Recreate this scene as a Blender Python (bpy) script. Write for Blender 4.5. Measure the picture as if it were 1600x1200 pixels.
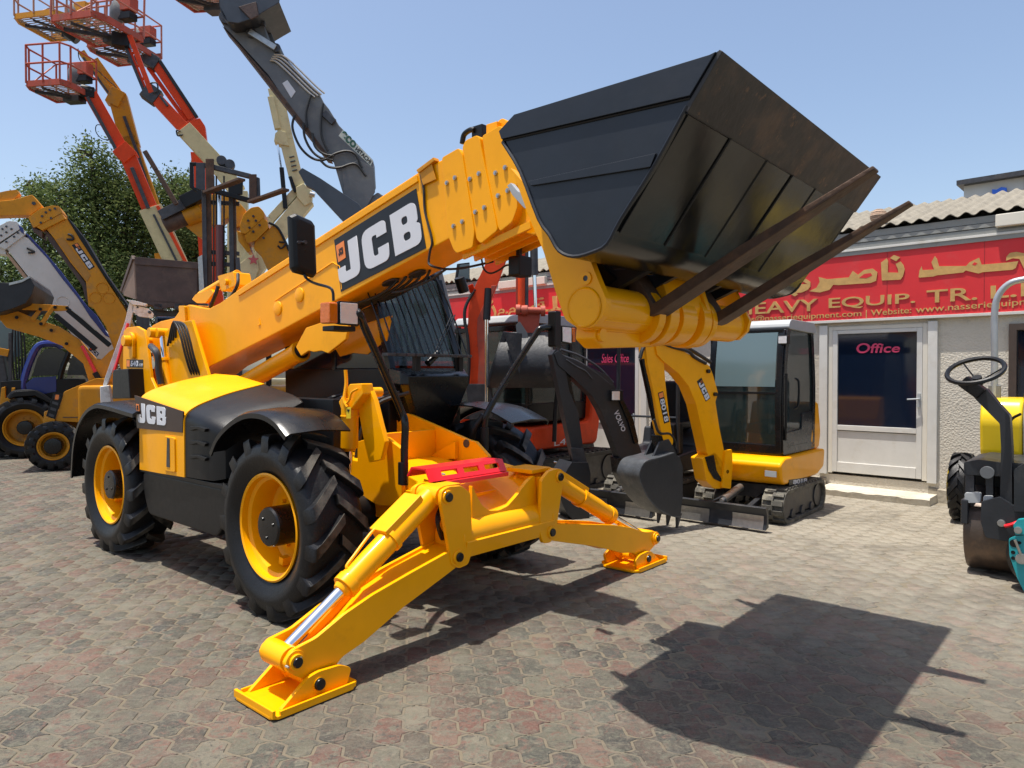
import bpy, bmesh, math, random
import numpy as np
from mathutils import Vector, Matrix
R = math.radians
random.seed(7)
for _o in list(bpy.data.objects): bpy.data.objects.remove(_o)
SC = bpy.context.scene
COL = SC.collection

# ------------------------------------------------------------------ camera, sky, sun, exposure
CAMH, PITCH, FPX = 1.65, math.atan(16/1110), 1110.0
cd = bpy.data.cameras.new('camera'); cam = bpy.data.objects.new('camera', cd); COL.objects.link(cam)
cd.sensor_width = 36.0; cd.lens = FPX/1600*36.0; cd.clip_start = 0.05; cd.clip_end = 3000
cam.location = (0, 0, CAMH); cam.rotation_euler = (R(90)-PITCH, 0, 0)
SC.camera = cam
SUNV = Vector((-.53, -.16, 2.65)).normalized()
elev = math.asin(SUNV.z); azim = math.atan2(SUNV.x, SUNV.y)
w = bpy.data.worlds.new('World'); SC.world = w; w.use_nodes = True
nt = w.node_tree; bg = nt.nodes['Background']
sky = nt.nodes.new('ShaderNodeTexSky'); sky.sky_type = 'NISHITA'; sky.sun_disc = False
sky.sun_elevation = elev; sky.sun_rotation = azim; sky.air_density = 1.0; sky.dust_density = 2.3; sky.ozone_density = 0.1; sky.altitude = 0
nt.links.new(sky.outputs[0], bg.inputs[0]); bg.inputs[1].default_value = 0.138
sl = bpy.data.lights.new('sun', 'SUN'); sl.energy = 4.9; sl.angle = R(.53); sl.color = (1, .955, .88)
so = bpy.data.objects.new('sun', sl); COL.objects.link(so)
so.rotation_euler = SUNV.to_track_quat('Z', 'Y').to_euler(); so.location = (0, 0, 30)
SC.view_settings.view_transform = 'Standard'; SC.view_settings.look = 'None'
SC.view_settings.gamma = 1; SC.view_settings.use_curve_mapping = False; SC.view_settings.exposure = 0.5

# ------------------------------------------------------------------ measuring: a pixel of the photograph onto a plane of a machine
CP, SP = math.cos(PITCH), math.sin(PITCH)
CAMP = Vector((0, 0, CAMH))
def ray(u, v):
    a, b = (u-800)/FPX, (600-v)/FPX
    return Vector((a, CP+b*SP, -SP+b*CP))
def at(u, v, d):
    r = ray(u, v); return CAMP + r*(d/r.y)
def ground(u, v, z=0.0):
    r = ray(u, v); return CAMP + r*((z-CAMH)/r.z)
class Fr:
    """a machine's own axes: x forward, y to its left, z up"""
    def __init__(s, ox, oy, deg, oz=0.0):
        s.o = Vector((ox, oy, oz)); h = R(deg); s.h = h
        s.F = Vector((math.cos(h), math.sin(h), 0)); s.L = Vector((-math.sin(h), math.cos(h), 0))
    def loc(s, p):
        q = p-s.o; return Vector((q.dot(s.F), q.dot(s.L), q.z))
    def wor(s, p):
        return s.o + s.F*p[0] + s.L*p[1] + Vector((0, 0, p[2]))
    def P(s, u, v, y):
        r = ray(u, v); t = (y-(CAMP-s.o).dot(s.L))/r.dot(s.L); return s.loc(CAMP+r*t)
    def Q(s, u, v, x):
        r = ray(u, v); t = (x-(CAMP-s.o).dot(s.F))/r.dot(s.F); return s.loc(CAMP+r*t)
    def Z(s, u, v, z):
        return s.loc(ground(u, v, z))
    def D(s, u, v, d):
        return s.loc(at(u, v, d))
    def xz(s, pts, y):
        return [(p.x, p.z) for p in (s.P(u, v, y) for u, v in pts)]
    def yz(s, pts, x):
        return [(p.y, p.z) for p in (s.Q(u, v, x) for u, v in pts)]

# ------------------------------------------------------------------ objects
def link(o, parent=None):
    COL.objects.link(o)
    if parent: o.parent = parent
    return o
def thing(name, label, cat, fr=None, group=None):
    o = bpy.data.objects.new(name, None); link(o); o.empty_display_size = .3
    if fr: o.location = fr.o; o.rotation_euler = (0, 0, fr.h)
    o['label'] = label; o['category'] = cat
    if group: o['group'] = group
    return o
def tag(o, label, cat, group=None):
    o['label'] = label; o['category'] = cat
    if group: o['group'] = group
    return o
class G:
    def __init__(s): s.v = []; s.f = []
    def add(s, vs, fs):
        n = len(s.v); s.v += [tuple(x) for x in vs]; s.f += [tuple(n+i for i in f) for f in fs]; return s
    def prism(s, prof, c0, c1, ax='y'):
        n = len(prof)
        def m(a, b, c): return (a, c, b) if ax == 'y' else ((c, a, b) if ax == 'x' else (a, b, c))
        vs = [m(a, b, c0) for a, b in prof]+[m(a, b, c1) for a, b in prof]
        fs = [tuple(range(n)), tuple(range(2*n-1, n-1, -1))]+[(i, (i+1) % n, n+(i+1) % n, n+i) for i in range(n)]
        return s.add(vs, fs)
    def slab(s, p, off):
        """polygon of 3D points thickened by vector off"""
        n = len(p); off = Vector(off); p = [Vector(q) for q in p]
        fs = [tuple(range(n)), tuple(range(2*n-1, n-1, -1))]+[(i, (i+1) % n, n+(i+1) % n, n+i) for i in range(n)]
        return s.add(p+[q+off for q in p], fs)
    def box(s, c, d, rot=None):
        c = Vector(c); vs = []
        for x in (-.5, .5):
            for y in (-.5, .5):
                for z in (-.5, .5):
                    q = Vector((x*d[0], y*d[1], z*d[2]))
                    if rot is not None: q = rot @ q
                    vs.append(c+q)
        return s.add(vs, [(0, 1, 3, 2), (4, 6, 7, 5), (0, 4, 5, 1), (2, 3, 7, 6), (0, 2, 6, 4), (1, 5, 7, 3)])
    def beam(s, a, b, wd, ht, up=(0, 0, 1)):
        a = Vector(a); b = Vector(b); d = (b-a); L = d.length; x = d/L; up = Vector(up)
        y = up.cross(x)
        if y.length < 1e-4: y = Vector((0, 1, 0)).cross(x)
        y.normalize(); z = x.cross(y)
        return s.box((a+b)/2, (L, wd, ht), Matrix((x, y, z)).transposed())
    def cyl(s, a, b, r0, r1=None, n=24):
        a = Vector(a); b = Vector(b); r1 = r0 if r1 is None else r1
        x = (b-a).normalized(); t = Vector((0, 0, 1)) if abs(x.z) < .9 else Vector((1, 0, 0))
        y = x.cross(t).normalized(); z = x.cross(y)
        ring = lambda p, r: [p+y*(r*math.cos(2*math.pi*i/n))+z*(r*math.sin(2*math.pi*i/n)) for i in range(n)]
        return s.add(ring(a, r0)+ring(b, r1), [tuple(range(n-1, -1, -1)), tuple(range(n, 2*n))]+[(i, (i+1) % n, n+(i+1) % n, n+i) for i in range(n)])
    def pipe(s, a, b, r0, r1, n=24):
        """hollow tube"""
        s.lathe([(r0, 0), (r0, (Vector(b)-Vector(a)).length), (r1, (Vector(b)-Vector(a)).length), (r1, 0)], a, Vector(b)-Vector(a), n, close=True); return s
    def lathe(s, prof, o, ax, n=32, close=False, caps=False):
        """prof of (radius, height along ax)"""
        o = Vector(o); x = Vector(ax).normalized(); t = Vector((0, 0, 1)) if abs(x.z) < .9 else Vector((1, 0, 0))
        y = x.cross(t).normalized(); z = x.cross(y); m = len(prof); vs = []
        for r, h in prof:
            for i in range(n):
                a = 2*math.pi*i/n; vs.append(o+x*h+y*(r*math.cos(a))+z*(r*math.sin(a)))
        fs = []
        for j in range(m if close else m-1):
            k = (j+1) % m
            for i in range(n): fs.append((j*n+i, j*n+(i+1) % n, k*n+(i+1) % n, k*n+i))
        if caps: fs += [tuple(range(n-1, -1, -1)), tuple(range((m-1)*n, m*n))]
        return s.add(vs, fs)
    def tube(s, pts, r, n=8, smooth=True, sub=6, closed=False):
        pts = [Vector(p) for p in pts]
        if smooth and len(pts) > 2: pts = spline(pts, sub, closed)
        m = len(pts); rs = r if isinstance(r, (list, tuple)) else [r]*m
        vs = []; prev = None
        for i, p in enumerate(pts):
            if closed: d = pts[(i+1) % m]-pts[i-1]
            else: d = pts[min(i+1, m-1)]-pts[max(i-1, 0)]
            d = d.normalized() if d.length > 1e-9 else Vector((0, 0, 1))
            if prev is None:
                t = Vector((0, 0, 1)) if abs(d.z) < .9 else Vector((1, 0, 0)); y = d.cross(t).normalized()
            else:
                y = prev-d*prev.dot(d)
                y = y.normalized() if y.length > 1e-6 else d.orthogonal().normalized()
            prev = y; z = d.cross(y)
            for k in range(n):
                a = 2*math.pi*k/n; vs.append(p+y*(rs[i]*math.cos(a))+z*(rs[i]*math.sin(a)))
        fs = []
        for i in range(m if closed else m-1):
            j = (i+1) % m
            for k in range(n): fs.append((i*n+k, i*n+(k+1) % n, j*n+(k+1) % n, j*n+k))
        if not closed: fs += [tuple(range(n-1, -1, -1)), tuple(range((m-1)*n, m*n))]
        return s.add(vs, fs)
    def loft(s, rings, closed=True, caps=True):
        n = len(rings[0]); vs = [p for r in rings for p in r]; fs = []
        for j in range(len(rings)-1):
            for i in range(n if closed else n-1):
                fs.append((j*n+i, j*n+(i+1) % n, (j+1)*n+(i+1) % n, (j+1)*n+i))
        if caps: fs += [tuple(range(n-1, -1, -1)), tuple(range((len(rings)-1)*n, len(rings)*n))]
        return s.add(vs, fs)
    def ribbon(s, path, t, c0, c1, ax='y'):
        """thick open path (a,b), extruded"""
        pts = [Vector((a, b)) for a, b in path]; out = []; inn = []
        for i, p in enumerate(pts):
            d = (pts[min(i+1, len(pts)-1)]-pts[max(i-1, 0)]).normalized(); nn = Vector((-d.y, d.x))
            out.append(tuple(p+nn*t/2)); inn.append(tuple(p-nn*t/2))
        n = len(pts)
        def m(a, b, c): return (a, c, b) if ax == 'y' else ((c, a, b) if ax == 'x' else (a, b, c))
        rings = [[m(*out[i], c0), m(*inn[i], c0), m(*inn[i], c1), m(*out[i], c1)] for i in range(n)]
        return s.loft(rings)
    def ball(s, c, r, n=16, sq=(1, 1, 1)):
        c = Vector(c); vs = []; m = n//2
        for j in range(m+1):
            th = math.pi*j/m
            for i in range(n):
                a = 2*math.pi*i/n; vs.append(c+Vector((r*sq[0]*math.sin(th)*math.cos(a), r*sq[1]*math.sin(th)*math.sin(a), r*sq[2]*math.cos(th))))
        return s.add(vs, [(j*n+i, j*n+(i+1) % n, (j+1)*n+(i+1) % n, (j+1)*n+i) for j in range(m) for i in range(n)])
    def mesh(s, name, bev=0, seg=2, smooth=True, weld=True):
        me = bpy.data.meshes.new(name); me.from_pydata([tuple(v) for v in s.v], [], s.f)
        bm = bmesh.new(); bm.from_mesh(me)
        if weld: bmesh.ops.remove_doubles(bm, verts=bm.verts, dist=1e-5)
        bmesh.ops.recalc_face_normals(bm, faces=bm.faces)
        if bev:
            es = [e for e in bm.edges if len(e.link_faces) == 2 and e.calc_face_angle(0) > R(28)]
            bmesh.ops.bevel(bm, geom=es, offset=bev, offset_type='OFFSET', segments=seg, profile=.5, affect='EDGES', clamp_overlap=True)
        bm.to_mesh(me); bm.free()
        if smooth:
            me.polygons.foreach_set('use_smooth', [True]*len(me.polygons)); me.set_sharp_from_angle(angle=R(32))
        me.update(); return me
def spline(pts, sub=6, closed=False):
    out = []; m = len(pts)
    for i in range(m if closed else m-1):
        p1, p2 = pts[i], pts[(i+1) % m]
        p0 = pts[i-1] if (closed or i > 0) else p1+(p1-p2); p3 = pts[(i+2) % m] if (closed or i+2 < m) else p2+(p2-p1)
        for k in range(sub):
            t = k/sub
            out.append(.5*((2*p1)+(p2-p0)*t+(2*p0-5*p1+4*p2-p3)*t*t+(3*p1-p0-3*p2+p3)*t**3))
    if not closed: out.append(pts[-1])
    return out
def sp2(pts, sub=5):
    return [(p.x, p.y) for p in spline([Vector((a, b, 0)) for a, b in pts], sub)]
def part(name, g, mat, parent=None, bev=0, seg=2, label=None, smooth=True, weld=True, kind=None):
    me = g.mesh(name, bev, seg, smooth, weld) if isinstance(g, G) else g
    o = bpy.data.objects.new(name, me); link(o, parent)
    if mat is not None and not me.materials: me.materials.append(mat)
    if bev and smooth:
        wn = o.modifiers.new('wn', 'WEIGHTED_NORMAL'); wn.keep_sharp = True; wn.weight = 90
    if label: o['label'] = label
    if kind: o['kind'] = kind
    return o
def copy_tree(o, parent=None):
    c = o.copy(); COL.objects.link(c); c.parent = parent if parent else None
    for ch in list(o.children): copy_tree(ch, c)
    return c
def rnd(pts, r, n=5):
    """polygon with rounded corners; r single or list"""
    out = []; m = len(pts)
    for i in range(m):
        p = Vector(pts[i]); a = Vector(pts[i-1])-p; b = Vector(pts[(i+1) % m])-p
        rr = r[i] if isinstance(r, (list, tuple)) else r
        rr = min(rr, a.length*.49, b.length*.49)
        if rr < 1e-5: out.append(tuple(p)); continue
        A = p+a.normalized()*rr; B = p+b.normalized()*rr
        for k in range(n+1):
            t = k/n; q = A*(1-t)**2+p*(2*t*(1-t))+B*t*t; out.append(tuple(q))
    return out
def disc(c, r, n=24): return [(c[0]+r*math.cos(2*math.pi*i/n), c[1]+r*math.sin(2*math.pi*i/n)) for i in range(n)]
def quadmap(q, uv):
    """bilinear map unit square to 3D quad BL,BR,TR,TL"""
    a, b = uv; q = [Vector(x) for x in q]
    return q[0]*(1-a)*(1-b)+q[1]*a*(1-b)+q[2]*a*b+q[3]*(1-a)*b
def curve_polys(polys, depth=0.0):
    cu = bpy.data.curves.new('c', 'CURVE'); cu.dimensions = '2D'; cu.fill_mode = 'BOTH'; cu.extrude = depth
    for pl in polys:
        s = cu.splines.new('POLY'); s.points.add(len(pl)-1); s.use_cyclic_u = True
        for i, p in enumerate(pl): s.points[i].co = (p[0], p[1], 0, 1)
    return cu
def to_mesh(cu):
    o = bpy.data.objects.new('tmp', cu); COL.objects.link(o)
    dg = bpy.context.evaluated_depsgraph_get(); dg.update()
    me = bpy.data.meshes.new_from_object(o.evaluated_get(dg)); bpy.data.objects.remove(o); return me
def flat_art(name, cu, quad, mat, parent, th=.003, shear=0, box=None):
    """flat artwork (text or shapes) fitted to a 3D quad BL,BR,TR,TL, standing th proud; th>0.006 makes raised letters"""
    cu.extrude = 0.5; me = to_mesh(cu)
    n = len(me.vertices); co = np.empty(n*3); me.vertices.foreach_get('co', co); co = co.reshape(-1, 3)
    if box is None: mn = co.min(0); mx = co.max(0)
    else: mn = np.array(box[:2]+(0,)); mx = np.array(box[2:]+(0,))
    q = [Vector(x) for x in quad]; nrm = (q[1]-q[0]).cross(q[3]-q[0]).normalized()
    for i, vv in enumerate(me.vertices):
        a = (co[i, 0]-mn[0])/(mx[0]-mn[0]); b = (co[i, 1]-mn[1])/(mx[1]-mn[1])
        vv.co = quadmap(q, (a+shear*b, b)) + nrm*(th if co[i, 2] > 0 else -.002)
    me.materials.clear(); me.materials.append(mat); me.update()
    return part(name, me, None, parent)
def text(name, s, quad, mat, parent, th=.003, shear=0, bold=0.0, space=1.0):
    cu = bpy.data.curves.new('t', 'FONT'); cu.body = s; cu.offset = bold; cu.space_character = space
    return flat_art(name, cu, quad, mat, parent, th, shear)
def jcb_polys():
    J = rnd([(.48, 1), (.82, 1), (.82, 0), (0, 0), (0, .42), (.28, .42), (.28, .25), (.48, .25)], [0, 0, .25, .22, 0, 0, .05, .03])
    C = rnd([(1.85, .66), (1.85, 1), (.98, 1), (.98, 0), (1.85, 0), (1.85, .4), (1.5, .4), (1.5, .25), (1.33, .25), (1.33, .75), (1.5, .75), (1.5, .66)], [0, .25, .28, .28, .25, 0, 0, .04, .07, .07, .04, 0])
    B = rnd([(2.02, 0), (2.02, 1), (2.86, 1), (2.86, .56), (2.8, .51), (2.9, .45), (2.9, 0)], [0, 0, .22, .08, .02, .08, .24])
    h1 = rnd([(2.36, .6), (2.36, .78), (2.55, .78), (2.55, .6)], .07); h2 = rnd([(2.36, .22), (2.36, .4), (2.58, .4), (2.58, .22)], .08)
    return [J, C, B, h1, h2]
def jcb(parent, quad, mats, th=.004, badge=True, name='lettering'):
    """the three letters in a quad of the dark panel; badge = small orange square at the upper left"""
    o = flat_art(name, curve_polys(jcb_polys()), quad, mats[0], parent, th)
    if badge:
        q = [quadmap(quad, p) for p in ((-.02, .58), (.085, .58), (.085, .93), (-.02, .93))]
        n = (q[1]-q[0]).cross(q[3]-q[0]).normalized()
        part('badge', G().slab(q, n*th), mats[1], parent)
        q2 = [quadmap(quad, p)+n*(th) for p in ((0.0, .64), (.065, .64), (.065, .87), (0.0, .87))]
        flat_art('badge_lettering', curve_polys(jcb_polys()), q2, mats[2], parent, .002)
    return o

# ------------------------------------------------------------------ materials
MATS = {}
def mat(name, col, rough=.5, metal=0., var=.12, vs=6., bump=0., bs=60., coat=0., dirt=None, dirt_amt=0., dirt_scale=3., spec=.5, wear=None, wear_amt=0., trans=0., alpha=1.):
    if name in MATS: return MATS[name]
    m = bpy.data.materials.new(name); m.use_nodes = True; N = m.node_tree.nodes; L = m.node_tree.links; b = N['Principled BSDF']
    b.inputs['Roughness'].default_value = rough; b.inputs['Metallic'].default_value = metal
    b.inputs['Coat Weight'].default_value = coat; b.inputs['Coat Roughness'].default_value = .08
    b.inputs['Specular IOR Level'].default_value = spec
    tc = N.new('ShaderNodeTexCoord'); src = tc.outputs['Object']
    nz = N.new('ShaderNodeTexNoise'); nz.inputs['Scale'].default_value = vs; nz.inputs['Detail'].default_value = 6; nz.inputs['Roughness'].default_value = .62
    L.new(src, nz.inputs['Vector'])
    mr = N.new('ShaderNodeMapRange'); mr.inputs[1].default_value = .3; mr.inputs[2].default_value = .7; mr.inputs[3].default_value = 1-var; mr.inputs[4].default_value = 1+var
    L.new(nz.outputs[0], mr.inputs[0])
    mx = N.new('ShaderNodeMix'); mx.data_type = 'RGBA'; mx.blend_type = 'MULTIPLY'; mx.inputs[0].default_value = 1; mx.inputs[6].default_value = (*col, 1)
    L.new(mr.outputs[0], mx.inputs[7]); out = mx.outputs[2]
    def layer(c, amt, sc, det, out):
        n2 = N.new('ShaderNodeTexNoise'); n2.inputs['Scale'].default_value = sc; n2.inputs['Detail'].default_value = det; n2.inputs['Roughness'].default_value = .7
        L.new(src, n2.inputs['Vector'])
        rp = N.new('ShaderNodeMapRange'); rp.inputs[1].default_value = .62-.35*amt; rp.inputs[2].default_value = .78-.3*amt; rp.inputs[3].default_value = 0; rp.inputs[4].default_value = min(1, .5+amt)
        L.new(n2.outputs[0], rp.inputs[0])
        k = N.new('ShaderNodeMix'); k.data_type = 'RGBA'; L.new(rp.outputs[0], k.inputs[0]); L.new(out, k.inputs[6]); k.inputs[7].default_value = (*c, 1)
        return k.outputs[2], rp.outputs[0]
    if dirt and dirt_amt:
        out, fac = layer(dirt, dirt_amt, dirt_scale, 8, out)
    if wear and wear_amt:
        out, fac = layer(wear, wear_amt, dirt_scale*5, 4, out)
    L.new(out, b.inputs['Base Color'])
    if metal < .5:
        rr = N.new('ShaderNodeMapRange'); rr.inputs[3].default_value = max(.03, rough-.08); rr.inputs[4].default_value = min(1, rough+.12)
        n3 = N.new('ShaderNodeTexNoise'); n3.inputs['Scale'].default_value = vs*2.3; n3.inputs['Detail'].default_value = 5; L.new(src, n3.inputs['Vector'])
        L.new(n3.outputs[0], rr.inputs[0]); L.new(rr.outputs[0], b.inputs['Roughness'])
    if bump:
        n4 = N.new('ShaderNodeTexNoise'); n4.inputs['Scale'].default_value = bs; n4.inputs['Detail'].default_value = 4; L.new(src, n4.inputs['Vector'])
        bp = N.new('ShaderNodeBump'); bp.inputs['Strength'].default_value = min(1, bump); bp.inputs['Distance'].default_value = .01*max(1, bump)
        L.new(n4.outputs[0], bp.inputs['Height']); L.new(bp.outputs[0], b.inputs['Normal'])
    if trans: b.inputs['Transmission Weight'].default_value = trans; b.inputs['IOR'].default_value = 1.45
    if alpha < 1: b.inputs['Alpha'].default_value = alpha
    MATS[name] = m; return m
YEL = mat('yellow_paint', (.90, .375, .0004), .36, 0, .06, 2.5, .07, 5, coat=.22, spec=.14, dirt=(.62, .25, .006), dirt_amt=.12, dirt_scale=2.2)
YEL2 = mat('weathered_yellow_paint', (.60, .25, .008), .45, 0, .14, 3, .1, 20, spec=.3, dirt=(.30, .17, .06), dirt_amt=.3, dirt_scale=3, wear=(.12, .06, .03), wear_amt=.06)
BLK = mat('black_plastic', (.0045, .0045, .0052), .40, 0, .2, 8, .12, 160, spec=.32)
BLKG = mat('gloss_black_paint', (.005, .0055, .0065), .24, 0, .25, 4, .05, 12, spec=.4)
BUCK = mat('bucket_black_paint', (.009, .012, .018), .38, 0, .25, 3, .12, 14, spec=.45, dirt=(.02, .022, .026), dirt_amt=.2, dirt_scale=1.6)
BUCKU = mat('amber_patched_underside', (.007, .008, .009), .20, 0, .3, 2.2, .15, 8, spec=.38, dirt=(.12, .085, .010), dirt_amt=.06, dirt_scale=1.5)  # near-black base with sparse amber noise patches
LIP = mat('worn_cutting_edge', (.014, .011, .009), .5, .0, .3, 5, .2, 30, dirt=(.075, .04, .02), dirt_amt=.35, dirt_scale=3.5, wear=(.30, .14, .05), wear_amt=.04)
RUST = mat('rusty_steel', (.075, .042, .026), .62, .2, .35, 7, .35, 40, dirt=(.16, .075, .035), dirt_amt=.3, dirt_scale=6)
RUB = mat('tyre_rubber', (.006, .006, .007), .42, 0, .3, 12, .25, 90, spec=.33, dirt=(.03, .028, .025), dirt_amt=.15, dirt_scale=9)
RUBD = mat('dusty_rubber', (.075, .07, .058), .8, 0, .25, 10, .3, 60, dirt=(.22, .20, .15), dirt_amt=.4, dirt_scale=8)
RUBK = mat('dark_track_rubber', (.022, .021, .02), .65, 0, .25, 12, .2, 80, dirt=(.09, .085, .07), dirt_amt=.2, dirt_scale=6)
CHR = mat('chrome', (.85, .86, .88), .10, 1, .03)
STL = mat('steel', (.42, .41, .39), .35, .9, .15, 20, .1, 80)
DKS = mat('dark_steel', (.06, .06, .065), .45, .5, .3, 10, .2, 50, dirt=(.12, .09, .06), dirt_amt=.15)
RED = mat('red_guard_paint', (.75, .012, .02), .35, 0, .05, 4, .05, 30, coat=.4)
ORG = mat('orange_red_paint', (.68, .060, .012), .42, 0, .12, 4, .1, 25, spec=.2, dirt=(.40, .06, .02), dirt_amt=.12, wear=(.12, .06, .05), wear_amt=.04)
ORD = mat('faded_red_paint', (.40, .060, .028), .6, 0, .2, 4, .1, 25, dirt=(.22, .09, .06), dirt_amt=.3)
TAN = mat('cream_paint', (.55, .47, .25), .5, 0, .1, 4, .08, 30, dirt=(.32, .25, .13), dirt_amt=.2, wear=(.18, .12, .06), wear_amt=.05)
GRY = mat('grey_machine_paint', (.115, .12, .125), .48, 0, .15, 4, .1, 30, dirt=(.2, .19, .17), dirt_amt=.2)
DGR = mat('charcoal_machine_paint', (.017, .019, .023), .40, 0, .2, 5, .1, 40, dirt=(.08, .075, .07), dirt_amt=.15)
LGR = mat('light_grey_plastic', (.34, .355, .36), .5, 0, .08, 5, .05, 30)
WHT = mat('white_paint', (.60, .585, .54), .45, 0, .06, 4, .05, 30, dirt=(.5, .46, .38), dirt_amt=.2)
WPT = mat('white_chipped_paint', (.66, .66, .64), .5, 0, .1, 8, .1, 40, dirt=(.3, .25, .2), dirt_amt=.3, dirt_scale=12)
BLU = mat('blue_paint', (.008, .022, .17), .35, 0, .1, 4, coat=.3)
WLT = mat('white_lettering', (.60, .61, .64), .5, 0, .02)
DEC = mat('dark_decal_film', (.009, .010, .013), .38, 0, .08, 4, spec=.35)
BRN = mat('brown_decal_film', (.035, .018, .014), .35, 0, .08, 4)
OBD = mat('orange_badge', (.80, .22, .04), .4, 0, .03)
AMB = mat('amber_lens', (.62, .13, .004), .15, 0, .10, 14, .3, 60, coat=.3)
BRW = mat('brown_hopper_paint', (.075, .045, .036), .6, 0, .25, 5, .2, 30, dirt=(.13, .085, .06), dirt_amt=.3, dirt_scale=4)
BRL = mat('brown_hopper_side', (.22, .14, .10), .6, 0, .2, 5, .2, 30, dirt=(.12, .07, .05), dirt_amt=.3)
TEAL = mat('teal_paint', (.01, .27, .30), .4, 0, .06, 5, .05, 40, coat=.2)
YELR = mat('lemon_yellow_hood', (.85, .58, .01), .35, 0, .04, 3, coat=.3)
GHD = mat('grey_hood', (.26, .27, .30), .4, 0, .05, 3, coat=.2)
HOSE = mat('hydraulic_hose', (.009, .009, .009), .5, 0, .2, 30, .2, 200)
def tyre_rubber(Rt):
    """rubber whose lug faces, the outermost few centimetres, are scuffed and dusty"""
    nm = 'tyre_rubber_%d' % int(Rt*1000)
    if nm in MATS: return MATS[nm]
    m = RUB.copy(); m.name = nm; N = m.node_tree.nodes; L = m.node_tree.links; b = N['Principled BSDF']
    src = b.inputs['Base Color'].links[0].from_socket
    tc = N.new('ShaderNodeTexCoord'); sx = N.new('ShaderNodeSeparateXYZ'); L.new(tc.outputs['Object'], sx.inputs[0])
    cb = N.new('ShaderNodeCombineXYZ'); L.new(sx.outputs[0], cb.inputs[0]); L.new(sx.outputs[2], cb.inputs[2])
    ln = N.new('ShaderNodeVectorMath'); ln.operation = 'LENGTH'; L.new(cb.outputs[0], ln.inputs[0])
    mr = N.new('ShaderNodeMapRange'); mr.inputs[1].default_value = Rt-.012; mr.inputs[2].default_value = Rt-.004; L.new(ln.outputs['Value'], mr.inputs[0])
    nz = N.new('ShaderNodeTexNoise'); nz.inputs['Scale'].default_value = 14; nz.inputs['Detail'].default_value = 6; L.new(tc.outputs['Object'], nz.inputs[0])
    m2 = N.new('ShaderNodeMapRange'); m2.inputs[1].default_value = .35; m2.inputs[2].default_value = .6; m2.inputs[3].default_value = .25; m2.inputs[4].default_value = 1; L.new(nz.outputs[0], m2.inputs[0])
    mu = N.new('ShaderNodeMath'); mu.operation = 'MULTIPLY'; L.new(mr.outputs[0], mu.inputs[0]); L.new(m2.outputs[0], mu.inputs[1])
    k = N.new('ShaderNodeMix'); k.data_type = 'RGBA'; L.new(mu.outputs[0], k.inputs[0]); L.new(src, k.inputs[6]); k.inputs[7].default_value = (.085, .076, .062, 1)
    L.new(k.outputs[2], b.inputs['Base Color']); MATS[nm] = m; return m
def glass(name, col, rough=.02, alpha=.55):
    m = mat(name, col, rough, 0, .02, 1, spec=.8, alpha=alpha); return m
GLS = glass('tinted_cab_glass', (.02, .035, .035), .02, .62)
GLD = glass('dark_window_glass', (.006, .012, .028), .02, .90)  # bluish reflection on the panes is put into this base colour
GLG = glass('pale_reflecting_glass', (.13, .19, .20), .10, .8)
LENS = mat('lamp_reflector', (.85, .86, .88), .22, .45, .04, 9, .5, 26)
MIR = mat('mirror_glass', (.75, .8, .82), .03, 1, .01)
GLW = glass('windscreen_glass', (.045, .07, .075), .01, .42)
JM = (WLT, OBD, DEC)
# ------------------------------------------------------------------ wheels
def tyre_mesh(Rt, w, rim, nl=15, lug=.048, skew=.5):
    """agricultural tyre on the y axis, outer side at -y, with chevron lugs"""
    h = w/2; g = G(); Rc = Rt-lug
    prof = [(rim-.01, h*.72), (rim+.015, h*.80), (rim+.05, h*.90), ((rim+Rc)/2, h*1.02), (Rc-.07, h*1.0), (Rc-.025, h*.93), (Rc-.005, h*.75), (Rc, h*.4), (Rc+.003, 0)]
    prof = prof+[(r, -y) for r, y in prof[-2::-1]]
    pts = sp2([(r, y) for r, y in prof], 2)
    g.lathe([(r, y) for r, y in pts], (0, 0, 0), (0, 1, 0), 64)
    g.lathe([(rim-.01, -h*.72), (rim-.03, -h*.6), (rim-.03, h*.6), (rim-.01, h*.72)], (0, 0, 0), (0, 1, 0), 64)
    da = 2*math.pi/nl
    for sd in (-1, 1):
        for k in range(nl):
            a0 = k*da+(0 if sd < 0 else da/2); rings = []
            st = [(-.06, Rc, Rt, .034), (.15, Rc, Rt, .034), (.5, Rc-.002, Rt-.001, .037), (.78, Rc-.010, Rt-.004, .042), (.93, Rc-.03, Rt-.010, .047), (.985, Rc-.07, Rt-.030, .048), (1.0, Rc-.10, Rc-.055, .046)]
            for (fr_, ri, ro, hw) in st:
                y = sd*fr_*h; ang = a0+skew*da*min(fr_, 1.0)*1.55
                ri -= .006; r0 = []
                for rr, ww in ((ri, hw*1.25), (ro, hw*.92)):
                    for sg in (-1, 1):
                        aa = ang+sg*ww/Rt; r0.append((rr*math.sin(aa), y, rr*math.cos(aa)))
                rings.append([r0[0], r0[1], r0[3], r0[2]])
            g.loft(rings)
    return g
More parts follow.
